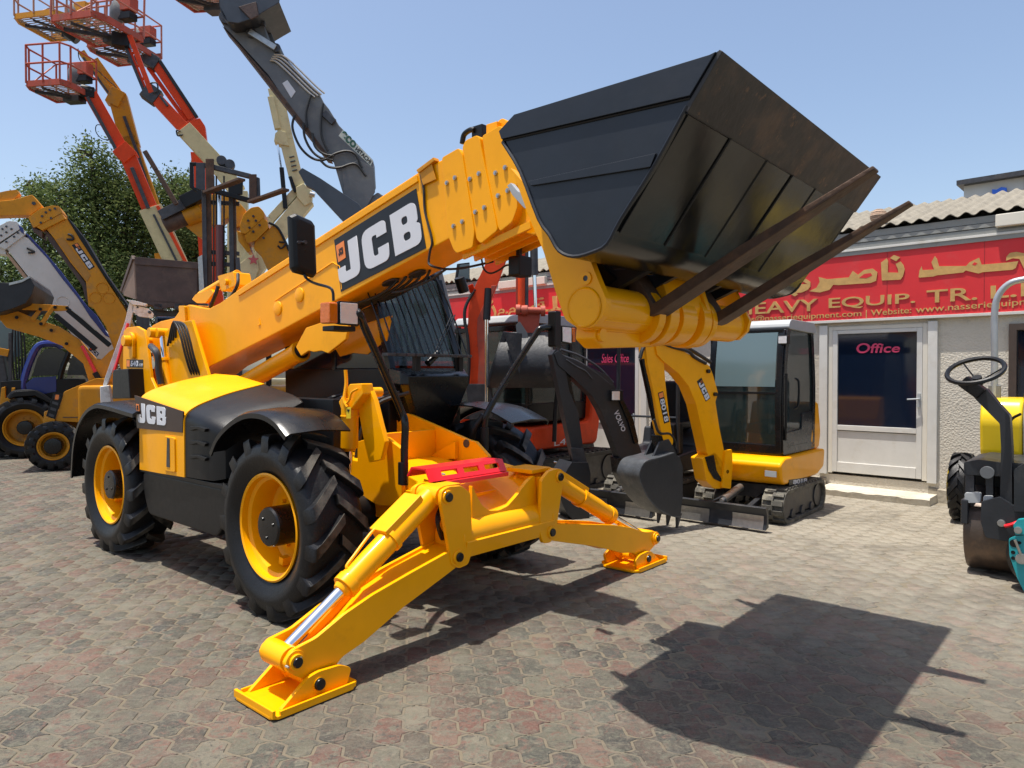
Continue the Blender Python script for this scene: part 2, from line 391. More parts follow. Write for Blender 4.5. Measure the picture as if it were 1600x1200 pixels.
def wheel(parent, loc, rot, Rt=.625, w=.42, rim=.365, me=None, matr=YEL, tyre_mat=RUB, face=-1, hubr=.135, hublen=.38, hubmat=BLKG):
    """rim is the part; tyre, hub and bolts its sub-parts"""
    key = (Rt, w, rim)
    if me is None: me = {}
    if 'rim' not in me:
        h = w/2
        g = G()
        g.lathe([(rim, -h*.83), (rim-.012, -h*.86), (rim-.025, -h*.82), (rim-.028, -h*.62), (rim-.05, -h*.55), (rim-.062, -h*.3), (rim-.065, h*.15), (rim-.09, h*.22), (rim*.62, h*.27), (rim*.45, h*.2), (rim*.3, h*.2), (rim*.3, h*.30), (rim*.62, h*.36), (rim-.05, h*.3), (rim-.03, h*.86), (rim, h*.83)], (0, 0, 0), (0, 1, 0), 64)
        me['rim'] = g.mesh('rim')
        me['tyre'] = tyre_mesh(Rt, w, rim).mesh('tyre', weld=False)
        g = G(); g.cyl((0, h*.6, 0), (0, -hublen*.42, 0), hubr, hubr, 32)
        g.lathe([(hubr, 0), (hubr*.93, -.012), (hubr*.85, -.014), (0.002, -.014)], (0, -hublen*.42, 0), (0, 1, 0), 32)
        for k in range(3):
            a = k*2.1+.5; g.cyl((hubr*.55*math.cos(a), -hublen*.42-.012, hubr*.55*math.sin(a)), (hubr*.55*math.cos(a), -hublen*.42-.022, hubr*.55*math.sin(a)), .012, .010, 8)
        me['hub'] = g.mesh('hub')
        g = G()
        for k in range(10):
            a = k*2*math.pi/10; g.cyl((rim*.52*math.cos(a), h*.22, rim*.52*math.sin(a)), (rim*.52*math.cos(a), h*.22-.03, rim*.52*math.sin(a)), .013, .013, 6)
        me['bolts'] = g.mesh('bolts')
        me['valve'] = G().box((0, -h*.1, -(rim-.105)), (.05, .06, .05)).mesh('v')
    r = part('wheel', me['rim'], matr, parent); r.location = loc; r.rotation_euler = rot
    part('tyre', me['tyre'], tyre_rubber(Rt), r); part('hub', me['hub'], hubmat, r); part('wheel_nuts', me['bolts'], matr, r); part('valve_guard', me['valve'], matr, r)
    return r

# ------------------------------------------------------------------ the yellow telehandler
T = Fr(-.90, 5.60, -41)
BY0, BY1 = -.17, .23      # boom side faces
def telehandler():
    t = thing('telescopic_handler', 'large yellow telehandler in front, its raised boom carrying a black bucket and rusty forks', 'telehandler', T)
    ws = {}
    wheel(t, (0, -.955, .62), (0, .15, 0), me=ws)
    wheel(t, (-2.78, -.955, .62), (0, .9, 0), me=ws)
    wheel(t, (.02, 1.03, .625), (0, .4, math.pi-.12), me=ws)
    wheel(t, (-2.78, .955, .62), (0, .2, math.pi), me=ws)
    # axles and chassis
    g = G(); g.cyl((0, -.8, .62), (0, .8, .62), .13); g.box((0, 0, .66), (.34, .5, .34)); part('axle', g, BLK, t, .01)
    g = G(); g.cyl((-2.78, -.8, .62), (-2.78, .8, .62), .13); g.box((-2.78, 0, .66), (.34, .5, .34)); part('axle', g, BLK, t, .01)
    g = G(); g.prism([(-3.3, .62), (.35, .58), (.95, .60), (.95, .80), (.3, .98), (-3.3, 1.05)], -.32, .30); part('chassis', g, YEL, t, .012)
    g = G(); g.prism(rnd([(-2.2, .42), (-.55, .40), (-.48, .95), (-2.25, .95)], .08), -.3, .72); part('transmission_casing', g, BLK, t, .02)
    # mudguards
    for (pts, y0, y1, lab) in (
        ([(-.70, 1.08), (-.60, 1.20), (-.42, 1.31), (-.2, 1.385), (.02, 1.395), (.20, 1.35), (.34, 1.265)], -1.19, -.70, None),
        ([(-3.62, .62), (-3.56, .92), (-3.42, 1.15), (-3.2, 1.30), (-2.95, 1.37), (-2.68, 1.37), (-2.3, 1.34), (-2.06, 1.32)], -1.19, -.62, None),
        ([(-.74, 1.04), (-.6, 1.2), (-.36, 1.32), (-.05, 1.38), (.28, 1.35), (.56, 1.25)], .72, 1.22, None)):
        g = G(); path = sp2(pts, 4); rings = []
        for (a, b) in path:
            i = path.index((a, b)); d = (Vector(path[min(i+1, len(path)-1)])-Vector(path[max(i-1, 0)])).normalized(); nn = Vector((-d.y, d.x))
            row = []
            sgn = -1 if y0 < 0 else 1
            yo = y0 if y0 < 0 else y1; yi = y1 if y0 < 0 else y0
            for (y, k) in ((yo, -.045), (yo, -.012), (yo-sgn*.03, .006), ((yo+yi)/2, .022), (yi, .0)):
                row.append((a+nn.x*k, y, b+nn.y*k))
            for (y, k) in ((yi, -.012), ((yo+yi)/2, .010), (yo-sgn*.03, -.006), (yo-sgn*.012, -.018), (yo-sgn*.012, -.045)):
                row.append((a+nn.x*k, y, b+nn.y*k))
            rings.append(row)
        g.loft(rings); mg = part('mudguard', g, mat('mudguard_plastic', (.006, .0065, .0075), .27, 0, .2, 5, .08, 25, spec=.42), t)
    # engine cover: cross-sections along x
    def sect(x, yo, zb, zn, zi, yi=-.42, sh=.0):
        pts = rnd([(yo, zb), (yo, zn-.03), (yo+.10, zn+.035), (yo+.34, (zn*1.0+zi)/2+.02), (yi, zi), (yi, zb)], [0, .10, .12, .2, .03, 0], 5)
        return [(x, a, b) for a, b in pts]
    secs = [sect(-2.10, -1.06, .86, 1.40, 1.56), sect(-2.135, -1.10, .83, 1.44, 1.62), sect(-2.10, -1.12, .822, 1.475, 1.655), sect(-1.7, -1.125, .828, 1.43, 1.64), sect(-1.235, -1.125, .838, 1.365, 1.57)]
    g = G(); g.loft(secs); part('engine_cover', g, YEL, t)
    secs = [sect(-1.229, -1.118, .842, 1.358, 1.562), sect(-1.0, -1.118, .845, 1.325, 1.52), sect(-.80, -1.105, .85, 1.285, 1.485), sect(-.70, -1.06, .87, 1.25, 1.455), sect(-.655, -.96, .9, 1.21, 1.43)]
    g = G(); g.loft(secs)
    cov = part('engine_cover_corner', g, BLK, t)
    for z in (1.02, 1.13, 1.24):
        g = G(); g.prism(rnd([(-1.12, z-.03), (-1.0, z-.01), (-.88, z-.028), (-.86, z), (-.98, z+.012), (-1.12, z+.004)], .008, 2), -1.135, -1.10); part('vent_slot', g, BLK, cov, .004)
    g = G(); g.loft([[(x, a, b) for a, b in rnd([(-1.09, .44), (-1.125, .80), (-.5, .80), (-.5, .44)], .03)] for x in (-2.05, -.64)])
    tk = part('fuel_tank', G().prism(rnd([(-2.12, .80), (-2.10, .60), (-2.0, .44), (-.78, .43), (-.66, .55), (-.62, .80)], .05), -1.09, -.48), BLK, t, .02)
    g = G(); g.prism([(-2.14, .80), (-.64, .80), (-.64, .835), (-2.14, .835)], -1.105, -.5); part('tank_rim', g, BLK, tk, .006)
    # decal on the cover
    yc = -1.130
    q = [T.P(214, 669, yc), T.P(285, 676, yc), T.P(286, 641, yc), T.P(210, 615, yc)]
    dp = part('decal_panel', G().slab([q[0], q[1], q[2]+Vector((0, 0, -.01)), q[3]+Vector((.0, 0, -.015))], (0, .01, 0)), BRN, t)
    q = [T.P(216, 660, yc-.001), T.P(259.5, 665, yc-.001), T.P(259.5, 637, yc-.001), T.P(213.5, 629, yc-.001)]
    jcb(dp, [Vector(p)+Vector((0, 0, 0)) for p in q], JM, .003)
    # latch
    q = T.xz([(258, 681), (273.5, 684), (274.5, 738), (257.5, 735)], yc)
    g = G(); g.prism(rnd(q, .02), -1.137, -1.12); la = part('latch_plate', g, YEL, t, .004)
    g = G(); g.prism(T.xz([(263, 684), (266.5, 685), (267, 730), (262, 729)], yc), -1.141, -1.136); part('latch_slot', g, DKS, la)
    # front bracket panel between cover and cab (dark machinery space)
    g = G(); g.box((-1.2, -.3, 1.15), (1.7, .12, .6)); g.box((-.9, .02, 1.18), (.5, .3, .5)); part('inner_panel', g, BLK, t, .01)
    g = G()
    for k in range(7):
        x = -.95+k*.12; g.tube([(x, -.24, .95), (x+.05, -.2, 1.25+.03*(k % 3)), (x+.12, -.1, 1.42), (x+.25, .1, 1.5)], .016)
    part('hose_bundle', g, HOSE, t)

    # ---------------- rear tower and boom
    g = G(); pl = T.xz([(197, 518), (202, 512), (218, 510), (229, 516), (233, 532), (240, 590), (262, 640), (205, 640), (196, 574)], -.33)
    g.prism(pl, -.36, -.325); tw = part('boom_tower', g, YEL, t, .008)
    g = G(); g.prism([(a, b) for a, b in pl], .33, .365); part('boom_tower', g, YEL, t, .008)
    p = T.P(208, 533, -.36); g = G(); g.cyl((p.x, -.47, p.z), (p.x, .40, p.z), .062); g.cyl((p.x, -.40, p.z), (p.x, -.365, p.z), .10); part('boom_pivot_pin', g, YEL, t, .008)
    part('pin_stop', G().prism(rnd([(p.x-.015, p.z-.2), (p.x+.085, p.z-.2), (p.x+.085, p.z+.03), (p.x-.015, p.z+.03)], .03), -.40, -.362), YEL, tw, .006)
    q = [T.P(197.5, 574, -.363), T.P(223.5, 574.5, -.363), T.P(223.5, 562, -.363), T.P(197.5, 561.5, -.363)]
    dc = part('model_decal', G().slab(q, (0, .003, 0)), DEC, tw)
    dq = [Vector(a)+Vector((0, -.001, 0)) for a in q]
    text('lettering', '540', [quadmap(dq, c) for c in ((.28, .15), (.72, .15), (.72, .85), (.28, .85))], WLT, dc, .002, bold=.04)
    text('lettering', '-170', [quadmap(dq, c) for c in ((.74, .15), (.98, .15), (.98, .5), (.74, .5))], WLT, dc, .002, bold=.02)
    part('badge', G().slab([quadmap(dq, c) for c in ((.03, .1), (.22, .1), (.22, .9), (.03, .9))], (0, -.002, 0)), OBD, dc)
    g = G(); pl2 = T.xz([(233, 610), (245, 560), (258, 520), (272, 505), (300, 500), (330, 600), (340, 640), (236, 640)], -.28); g.prism(pl2, -.285, -.25); part('tower_inner_plate', g, YEL, t, .006)
    # displacement ram between tower plates
    a = T.P(252, 520, -.30); b = T.P(256, 560, -.31); c = T.P(266, 625, -.31)
    g = G(); g.cyl(b, c, .045); g.cyl(b, b+(c-b)*.08, .052); rm = part('displacement_ram', g, YEL, t, .004)
    part('ram_rod', G().cyl(a, b, .022), CHR, rm); g = G(); g.cyl(a+Vector((0, -.05, 0)), a+Vector((0, .1, 0)), .05); part('ram_eye', g, YEL, rm, .004)
    p = T.P(241, 520, -.34); g = G(); g.cyl((p.x, p.y-.06, p.z), (p.x, -.2, p.z), .055); part('ram_pin', g, YEL, t, .006)
    g = G(); g.tube([T.P(236, 541, -.40), T.P(243, 548, -.42), T.P(247, 560, -.41), T.P(248, 580, -.40), T.P(252, 600, -.38)], .035, 10); part('hose_sleeve', g, DKS, t)
    part('battery_box', G().prism(T.xz([(179, 578), (203, 576), (206, 622), (178, 623)], -.5), -.52, -.2), BLK, t, .01)

    # outer boom
    prof = T.xz([(229, 522), (238, 508), (250, 502), (272, 497), (284, 480), (294, 476), (312, 480), (326, 482), (344, 473), (380, 447), (655, 268), (702, 243), (722, 373), (702, 373), (532, 466), (440, 516), (330, 572), (306, 592), (262, 597), (242, 570)], BY0)
    g = G(); g.prism(prof, BY0, BY1); ob = part('outer_boom', g, YEL, t, .012)
    ux = (Vector((prof[11][0], prof[11][1]))-Vector((prof[9][0], prof[9][1]))).normalized()   # boom direction in xz
    BD = Vector((ux.x, 0, ux.y)); BN = Vector((-ux.y, 0, ux.x))
    # top rail and lower chamfer strips
    tp = T.xz([(372, 452), (652, 270)], BY0)
    g = G(); a = Vector((tp[0][0], 0, tp[0][1])); b = Vector((tp[1][0], 0, tp[1][1]))
    for y in (BY0-.006, BY1+.006):
        g.beam(a+Vector((0, y, 0))-BN*.045, b+Vector((0, y, 0))-BN*.045, .012, .05, (0, 0, 1))
    part('boom_rail', g, YEL, ob, .004)
    for (u, v) in ((434.5, 482), (468.5, 461)):
        g = G(); p = T.P(u, v, BY0); g.lathe([(.066, 0), (.062, -.010), (.056, -.012), (.001, -.012)], (p.x, BY0-.001, p.z), (0, 1, 0), 28); part('boom_boss', g, YEL, ob)
    # weld seams on the side plate
    g = G()
    for pts in ([(430, 470), (520, 410), (531, 416), (534, 452)], [(405, 498), (407, 507), (404, 508)]):
        g.tube([T.P(u, v, BY0-.001) for u, v in pts], .006, 6, smooth=False)
    part('weld_seam', g, YEL, ob)
    # decal
    y = BY0-.004
    q = [T.P(532.5, 456, y), T.P(665.5, 387.5, y), T.P(650, 294.5, y), T.P(522, 375, y)]
    dp = part('decal_panel', G().slab(q, (0, .006, 0)), DEC, ob)
    y = BY0-.005
    q = [T.P(528.5, 446, y), T.P(656.5, 381, y), T.P(650, 306, y), T.P(520, 387, y)]
    jl = T.P(529.5, 440, y)
    lq = [T.P(531, 445, y), T.P(661, 378.5, y), T.P(650.5, 311.5, y), T.P(524.5, 388, y)]
    jcb(dp, lq, JM, .003, badge=False)
    bq = [T.P(529, 410, y), T.P(540.5, 402.5, y), T.P(537.5, 376, y), T.P(525, 384, y)]
    part('badge', G().slab(bq, (0, -.003, 0)), OBD, dp)
    bq = [Vector(k)+Vector((0, -.003, 0)) for k in bq]
    flat_art('badge_lettering', curve_polys(jcb_polys()), [quadmap(bq, c) for c in ((.2, .3), (.8, .3), (.8, .7), (.2, .7))], DEC, dp, .002)
    # compensation ram on top rear of the boom
    a = T.P(314, 462, -.05); b = T.P(372, 428, -.05)
    g = G(); g.cyl(a, b, .045); cr = part('boom_top_ram', g, YEL, t, .006)
    part('ram_lug', G().prism(rnd(T.xz([(304, 468), (310, 460), (334, 452), (338, 458), (325, 474), (312, 474)], -.1), .02), -.13, -.09), YEL, cr, .004)
    part('valve_block', G().prism(rnd(T.xz([(346, 432), (370, 425), (374, 446), (352, 456)], -.1), .015), -.14, .04), YEL, cr, .006)
    part('valve_cap', G().cyl(T.P(355, 441, -.14)+Vector((0, -.03, 0)), T.P(355, 441, -.14), .03), YEL, cr, .004)
    g = G(); g.tube([T.P(372, 428, -.12), T.P(371, 445, -.16), T.P(362, 462, -.14), T.P(356, 470, -.1)], .016); g.tube([T.P(341, 447, -.14), T.P(336, 462, -.16), T.P(329, 480, -.14)], .02); part('ram_hose', g, HOSE, cr)
    part('boom_side_pin', G().prism(rnd(T.xz([(283, 478), (292, 478), (295, 520), (286, 522)], BY0), .02), BY0-.03, BY0), YEL, ob, .006)
    # hoses down the tower
    g = G()
    for k in range(4):
        d = k*4.2
        g.tube([T.P(262+d, 540-d, -.30), T.P(270+d*.5, 505, -.34), T.P(276+d, 508, -.36), T.P(283+d, 528, -.36), T.P(291+d, 560, -.33), T.P(300+d, 585, -.28), T.P(312+d, 588, -.2)], .012, 7)
    part('boom_hose', g, HOSE, t)
    # hoses under the boom, two oval access holes
    hz = lambda u, v: T.P(u, v, .02)
    g = G()
    pb = T.P(560, 452, BY0)
    def under(s, y, dz=0):   # along the boom underside; s = metres ahead of the point under (560,452)
        return Vector((pb.x, y, pb.z))+BD*s-BN*(.012+dz)
    for k in range(5):
        g.tube([under(-.45, -.10+.03*k, .05+.012*k), under(-.2, -.08+.03*k, .045), under(.05, -.04+.04*k, .05), under(.22+.05*k, -.03+.04*k, .03), under(.30+.06*k, .0+.03*k, -.02)], .011, 6)
    part('underside_hose', g, HOSE, ob)
    for s, y in ((.22, -.02), (.45, .06)):
        g = G(); c = under(s, y, -.008); M = Matrix((BD, Vector((0, 1, 0)), BN)).transposed()
        g.add([c+M @ Vector((.085*math.cos(a*math.pi/10), .055*math.sin(a*math.pi/10), -.004)) for a in range(20)]+[c+M @ Vector((.085*math.cos(a*math.pi/10), .055*math.sin(a*math.pi/10), .01)) for a in range(20)], [tuple(range(20)), tuple(range(39, 19, -1))]+[(i, (i+1) % 20, 20+(i+1) % 20, 20+i) for i in range(20)]); part('access_hole', g, DKS, ob)
    # cable clipped round the boom end
    g = G(); c_ = [(657, 272), (662, 295), (664, 330), (675, 374), (672, 392), (670, 410), (676, 416)]
    pts = [T.P(u, v, BY0-.012) for u, v in c_]; e = pts[-1]
    pts += [e+BD*.03-BN*.02+Vector((0, .1, 0)), e+BD*.1-BN*.02+Vector((0, .22, 0)), e+BD*.28-BN*.02+Vector((0, .34, 0))]
    g.tube(pts, .009, 7, sub=4); g.tube([pts[-3], pts[-3]-BD*.25+Vector((0, .05, 0)), pts[-3]-BD*.5+Vector((0, .02, 0)), pts[-3]-BD*.62+Vector((0, 0, .02))], .009)
    part('boom_cable', g, HOSE, ob)
    g = G(); g.prism(T.xz([(657, 268), (676, 250), (684, 281), (664, 290)], BY0), BY0-.02, BY0-.012); g.prism(T.xz([(655, 267), (682, 247), (684, 252), (658, 272)], BY0), BY0-.03, BY0+.02); part('sensor_bracket', g, YEL2, ob, .003)
    # collars of the telescoping sections
    for pts, y0, y1, bolts in (
        ([(690, 246), (716, 231), (722, 240), (741, 362), (738, 387), (713, 396), (708, 390), (699, 367)], -.21, .27, [(699, 286), (711.5, 278), (709.5, 353.5), (723, 346.5)]),
        ([(722, 230), (727, 219), (744, 211), (749, 214), (752, 232), (774, 342), (777, 360), (751, 381), (744, 374), (731, 293)], -.20, .26, [(735, 280), (749, 271.5), (743.5, 331.5), (757.5, 324.5)]),
        ([(753, 212), (760, 208), (780, 196), (792, 204), (807, 270), (808, 325), (800, 347), (781, 362), (772, 342), (763, 293)], -.19, .25, [(775, 270.5), (790, 262), (779, 306), (794, 298)])):
        g = G(); g.prism(rnd(T.xz(pts, y0), .015, 2), y0, y1); cl = part('boom_collar', g, YEL, t, .006)
        for (u, v) in bolts:
            p = T.P(u, v, y0); g = G(); g.cyl((p.x, y0-.012, p.z), (p.x, y0, p.z), .016, .018, 6); g.cyl((p.x, y0-.016, p.z), (p.x, y0, p.z), .009, .009, 8); part('bolt', g, STL, cl)
    g = G(); a = T.P(744, 211, -.1); g.box(a+Vector((0, .03, .0)), (.10, .05, .14)); a2 = T.P(730, 216, -.1); g.tube([a2+Vector((-.05, 0, -.03)), a2+Vector((-.03, 0, .03)), a2+Vector((.03, 0, .05)), a2+Vector((.07, 0, .04))], .02); part('hose_guide', g, BLK, t, .006)
    g = G(); a = T.P(783, 196, -.1); g.cyl(a+Vector((0, 0, .0)), a+Vector((0, .22, 0)), .045); g.box(a+Vector((-.05, .08, -.03)), (.1, .24, .1)); part('hose_roller', g, YEL, t, .006)
    # slide rails under the collars
    g = G()
    st = T.P(716, 396, -.21); en = T.P(806, 345, -.19)
    for k in range(4):
        y = -.16+.11*k; g.beam(Vector((st.x, y, st.z-.012)), Vector((en.x+.1, y, en.z-.035)), .02, .05)
    part('slide_rail', g, YEL, t, .003)
    # innermost section and gooseneck head
    g = G(); g.prism(T.xz([(760, 225), (800, 205), (818, 255), (833, 300), (850, 330), (836, 368), (806, 362), (775, 350)], -.13), -.13, .19); part('inner_boom', g, YEL, t, .01)
    hd = [(2.00, 2.55), (2.10, 2.62), (2.30, 2.55), (2.42, 2.25), (2.50, 2.02), (2.47, 1.88), (2.35, 1.82), (2.22, 1.86), (2.14, 2.05), (2.0, 2.3), (1.86, 2.38)]
    g = G(); g.prism(hd, -.22, -.17); g.prism(hd, .23, .28); g.prism([(a*.94+.13, b*.94+.13) for a, b in hd], -.17, .23); part('boom_nose', g, YEL, t, .008)
    # carriage: big cross tube, end plates, lower tie
    CX, CZ = 2.35, 1.975
    g = G(); g.cyl((CX, -.78, CZ), (CX, .85, CZ), .115, n=32)
    for y, w_, r_ in ((-.29, .035, .150), (-.17, .05, .158), (.03, .085, .148), (.23, .05, .158), (.34, .03, .150)): g.cyl((CX, y-w_, CZ-.015), (CX, y+w_, CZ-.015), r_, n=40)
    for k in range(5): a_ = R(180+k*36); g.box((CX+.112*math.cos(a_), -.55, CZ+.112*math.sin(a_)), (.014, .42, .014), Matrix.Rotation(-a_, 3, 'Y'))
    cg = part('carriage_tube', g, YEL, t, .006)
    ear = T.xz([(800, 262), (806, 273), (833, 347), (853, 393), (873, 460), (887, 500), (907, 513), (930, 512), (947, 493), (952, 470), (940, 443), (925, 405), (905, 370), (860, 330)], -.8)
    g = G(); g.prism(rnd(ear, .02, 3), -.82, -.775); ep = part('carriage_side_plate', g, YEL, t, .006)
    p = T.P(913, 480, -.82); g = G(); g.lathe([(.098, -.004), (.094, -.010), (.088, -.004), (.001, -.004)], (p.x, -.82, p.z), (0, 1, 0), 36); part('pin_cover', g, YEL, ep)
    p = T.P(916, 435, -.82); g = G(); g.lathe([(.014, -.008), (.032, -.008), (.032, 0), (.014, 0)], (p.x, -.82, p.z), (0, 1, 0), 24, close=True); part('pin_hole_boss', g, YEL, ep)
    part('pin_hole', G().cyl((p.x, -.824, p.z), (p.x, -.81, p.z), .0145), DKS, ep)
    p = T.P(841, 362, -.82)
    g = G(); g.prism(ear, .84, .88); part('carriage_side_plate', g, YEL, t, .006)
    g = G(); g.prism([(2.02, 2.40), (2.10, 2.42), (2.34, 2.05), (2.26, 2.0)], -.775, -.2); part('carriage_web', g, YEL, t, .006)
    g = G(); a = T.Q(925, 524, CX-.02); b = T.Q(1006, 534, CX-.02)
    g.prism([(a.y-.05, a.z-.02), (a.y-.04, a.z+.05), (a.y+.04, a.z+.075), (-.1, CZ-.02), (.1, CZ-.02), (.12, 1.83), (b.y, b.z-.03), (a.y+.03, a.z-.065)], CX-.09, CX+.03, 'x'); part('tie_link', g, YEL, t, .012)
    p = a; g = G(); g.cyl((CX+.03, p.y, p.z), (CX+.05, p.y, p.z), .034); part('link_pin', g, YEL, t, .004)
    g = G(); g.prism(T.xz([(797, 291), (803, 287), (814, 300), (827, 305), (828, 328), (823, 326), (805, 306)], -.3), -.33, -.29); part('link_arm', g, LGR, t, .004)
    # ---------------- bucket
    BY = -1.08; BZ = 1.17
    out = T.xz([(781, 204), (805, 179), (1113, 85), (1124, 77.5), (1078, 158), (1022, 260), (970, 343), (949, 381), (926, 395), (897, 402), (874, 393), (859, 368), (842, 343), (813, 268)], BY)
    g = G(); g.prism(out, BY, BY+.022); bk = part('bucket', g, BUCK, t, .004)
    g = G(); g.prism(out, BZ-.022, BZ); part('bucket_side', g, BUCK, bk, .004)
    shell = T.xz([(783, 206), (814, 270), (843, 345), (860, 370), (875, 392), (897, 400.5), (925, 393.5), (947, 380), (969, 343), (1021, 260), (1077, 158)], BY)
    g = G(); g.ribbon(sp2(shell, 3), .016, BY+.004, BZ-.004); part('bucket_shell', g, BUCKU, bk)
    lipp = T.xz([(1068, 172), (1124, 77.5)], BY); d = Vector((lipp[1][0]-lipp[0][0], lipp[1][1]-lipp[0][1])).normalized(); nn = Vector((d.y, -d.x))
    e = [Vector(lipp[0])+nn*.004, Vector(lipp[1])+nn*.002, Vector(lipp[1])+nn*.02, Vector(lipp[0])+nn*.026]
    g = G(); g.prism([tuple(q) for q in e], BY-.006, BZ+.006); part('cutting_edge', g, LIP, bk, .003)
    # wear plates under the bucket
    S0 = Vector(T.xz([(960, 360)], BY)[0]); S1 = Vector(lipp[0]); dd = (S1-S0).normalized(); n2 = Vector((dd.y, -dd.x))
    for i, (ya, yb) in enumerate(((-1.06, -.685), (-.672, -.275), (-.262, .065), (.078, .415), (.428, 1.15))):
        th = .010+.003*(i % 2)
        g = G(); g.prism([tuple(S0+n2*.009), tuple(S1+n2*.009), tuple(S1+n2*(.009+th)), tuple(S0+n2*(.009+th))], ya, yb); part('wear_plate', g, BUCKU, bk, .003)
    g = G()
    for y in (-.68, -.268, .072, .422):
        a = S0+n2*.022; b = S1+n2*.022; g.tube([(a.x, y, a.y), (b.x, y, b.y)], .006, 6, smooth=False)
    a = S1+n2*.018; g.tube([(a.x, BY, a.y), (a.x, BZ, a.y)], .008, 6, smooth=False)
    part('weld_bead', g, BLK, bk)
    # strips on the near side
    for yy, sg in ((BY, -1), (BZ, 1)):
        g = G(); g.prism(T.xz([(782, 206), (806, 180), (1111, 87), (1121, 82), (1080, 151), (786, 218.5)], BY), yy, yy+sg*.014); part('side_strip', g, BUCK, bk, .003)
        g = G(); g.prism(T.xz([(826, 284), (1027, 240), (1018, 262), (832, 291)], BY), yy, yy+sg*.012); part('side_strip', g, BUCK, bk, .003)
    bead = T.xz([(1074, 166), (1022, 260), (970, 343), (949, 381), (926, 394), (897, 401), (874, 392), (859, 367), (842, 342), (813, 267), (786, 222)], BY)
    g = G(); g.tube([(a, BY-.002, b) for a, b in bead], .009, 6, sub=3); part('edge_weld', g, BUCK, bk); g = G(); g.tube([(a, BZ+.002, b) for a, b in bead], .009, 6, sub=3); part('edge_weld', g, BUCK, bk)
    g = G(); g.tube([T.P(786, 219.5, BY-.002), T.P(1079, 153, BY-.002)], .006, 6, smooth=False); part('seam_weld', g, BLK, bk)
    # hitch brackets under the heel
    for ya, yb in ((-.52, -.47), (-.24, -.2), (.30, .34), (.52, .57)):
        g = G(); g.prism([(2.16, 2.40), (2.34, 2.19), (2.56, 2.17), (2.46, 2.13), (2.36, 2.09), (2.26, 2.09), (2.18, 2.18)], ya, yb); part('hitch_bracket', g, BUCK, bk, .004)
    g = G(); g.prism([(2.18, 2.18), (2.30, 2.10), (2.36, 2.14), (2.24, 2.26)], -.55, .62); g.cyl((2.27, -.45, 2.12), (2.27, .6, 2.12), .028); part('hitch_beam', g, BLK, bk, .004)
    # ---------------- forks
    for yc_, hl, tip in ((-.296, (1020, 500), (1370, 265)), (.437, (1115, 512), (1425, 318))):
        h0 = T.P(*hl, yc_); tp = T.P(*tip, yc_); d = (tp-h0).normalized(); n = Vector((-d.z, 0, d.x))   # n points up and back
        back = -d
        A = h0-n*.0; g = G()
        pr = [A+n*.004+d*.02, A-n*.006+d*.06, A+d*.6-n*.006, tp-n*.004, tp+n*.014, A+d*.6+n*.044, A+d*.075+n*.050, A+d*.056+n*.30, A-d*.012+n*.30, A-d*.012+n*.03]
        g.prism([(q.x, q.z) for q in pr], yc_-.072, yc_+.072)
        fk = part('fork', g, RUST, t, .006)
        for vtx in fk.data.vertices:   # the blade narrows towards its tip
            s = (Vector((vtx.co.x, 0, vtx.co.z))-Vector((A.x, 0, A.z))).dot(d)
            if s > .75: vtx.co.y = yc_+(vtx.co.y-yc_)*(1-.55*(s-.75)/.5)
        g = G(); q = A+n*.30; g.box((q.x+.0, yc_, q.z), (.10, .14, .06)); g.box((A+n*.05).xzy*0+Vector(((A+n*.06).x-.03, yc_, (A+n*.06).z)), (.04, .13, .05)); part('fork_hook', g, RUST, fk, .006)

    # ---------------- lift ram
    a = T.P(395, 592, -.02); b = T.P(470, 549, -.02); c = T.P(505, 530, -.02)
    d = (b-a).normalized()
    g = G(); g.cyl(a-d*.9, b, .088, n=32); g.cyl(b-d*.05, b+d*.01, .097, n=32); rm = part('lift_ram', g, YEL, t, .006)
    part('ram_gland', G().cyl(b, b+d*.02, .07), BLK, rm); part('ram_rod', G().cyl(b, c+d*.1, .042), CHR, rm)
    g = G(); g.prism(T.xz([(478, 512), (548, 488), (540, 530), (512, 552), (502, 548), (490, 550), (482, 548), (470, 556), (462, 542)], -.2), -.2, -.17); g.prism(T.xz([(478, 512), (548, 488), (540, 530), (512, 552), (490, 550), (470, 556), (462, 542)], -.2), .2, .23); part('ram_bracket', g, YEL, t, .006)
    # ---------------- near lamp, indicator, mirror and their tube
    LX = .72; yl = -1.0
    g = G()
    pts = [T.P(632, 758, -.44), T.P(632, 700, -.44), T.P(633, 662, -.44), T.P(626, 640, -.46), T.P(598, 575, -.65), T.P(570, 512, -.85), T.P(562, 492, -.92), T.P(556, 486, -.93)]
    g.tube(pts, .026, 12, sub=4); part('lamp_tube', g, BLKG, t); g = G(); g.cyl(T.P(630, 757, -.44), T.P(630, 722, -.44), .036); part('tube_socket', g, BLK, t, .004)
    p = T.P(545, 490, -1.0); fx = p.x
    def face(u, v, x=fx): return T.Q(u, v, x)
    q = [face(528.5, 508), face(560.5, 509), face(562, 472), face(529, 470)]
    g = G(); c = sum(q, Vector())/4; w_ = (q[1]-q[0]).length; h_ = (q[3]-q[0]).length
    g.loft([[(fx-.10, c.y+a*.8, c.z+b*.8) for a, b in rnd([(-w_/2, -h_/2), (w_/2, -h_/2), (w_/2, h_/2), (-w_/2, h_/2)], .012)], [(fx, c.y+a, c.z+b) for a, b in rnd([(-w_/2, -h_/2), (w_/2, -h_/2), (w_/2, h_/2), (-w_/2, h_/2)], .012)]])
    hl = part('headlamp', g, BLK, t, .004)
    g = G(); g.prism([(c.y-w_*.43, c.z-h_*.43), (c.y+w_*.40, c.z-h_*.43), (c.y+w_*.40, c.z+h_*.43), (c.y-w_*.43, c.z+h_*.43)], fx, fx+.008, 'x'); part('lamp_reflector', g, LENS, hl, .003)
    cy0 = c.y-w_/2
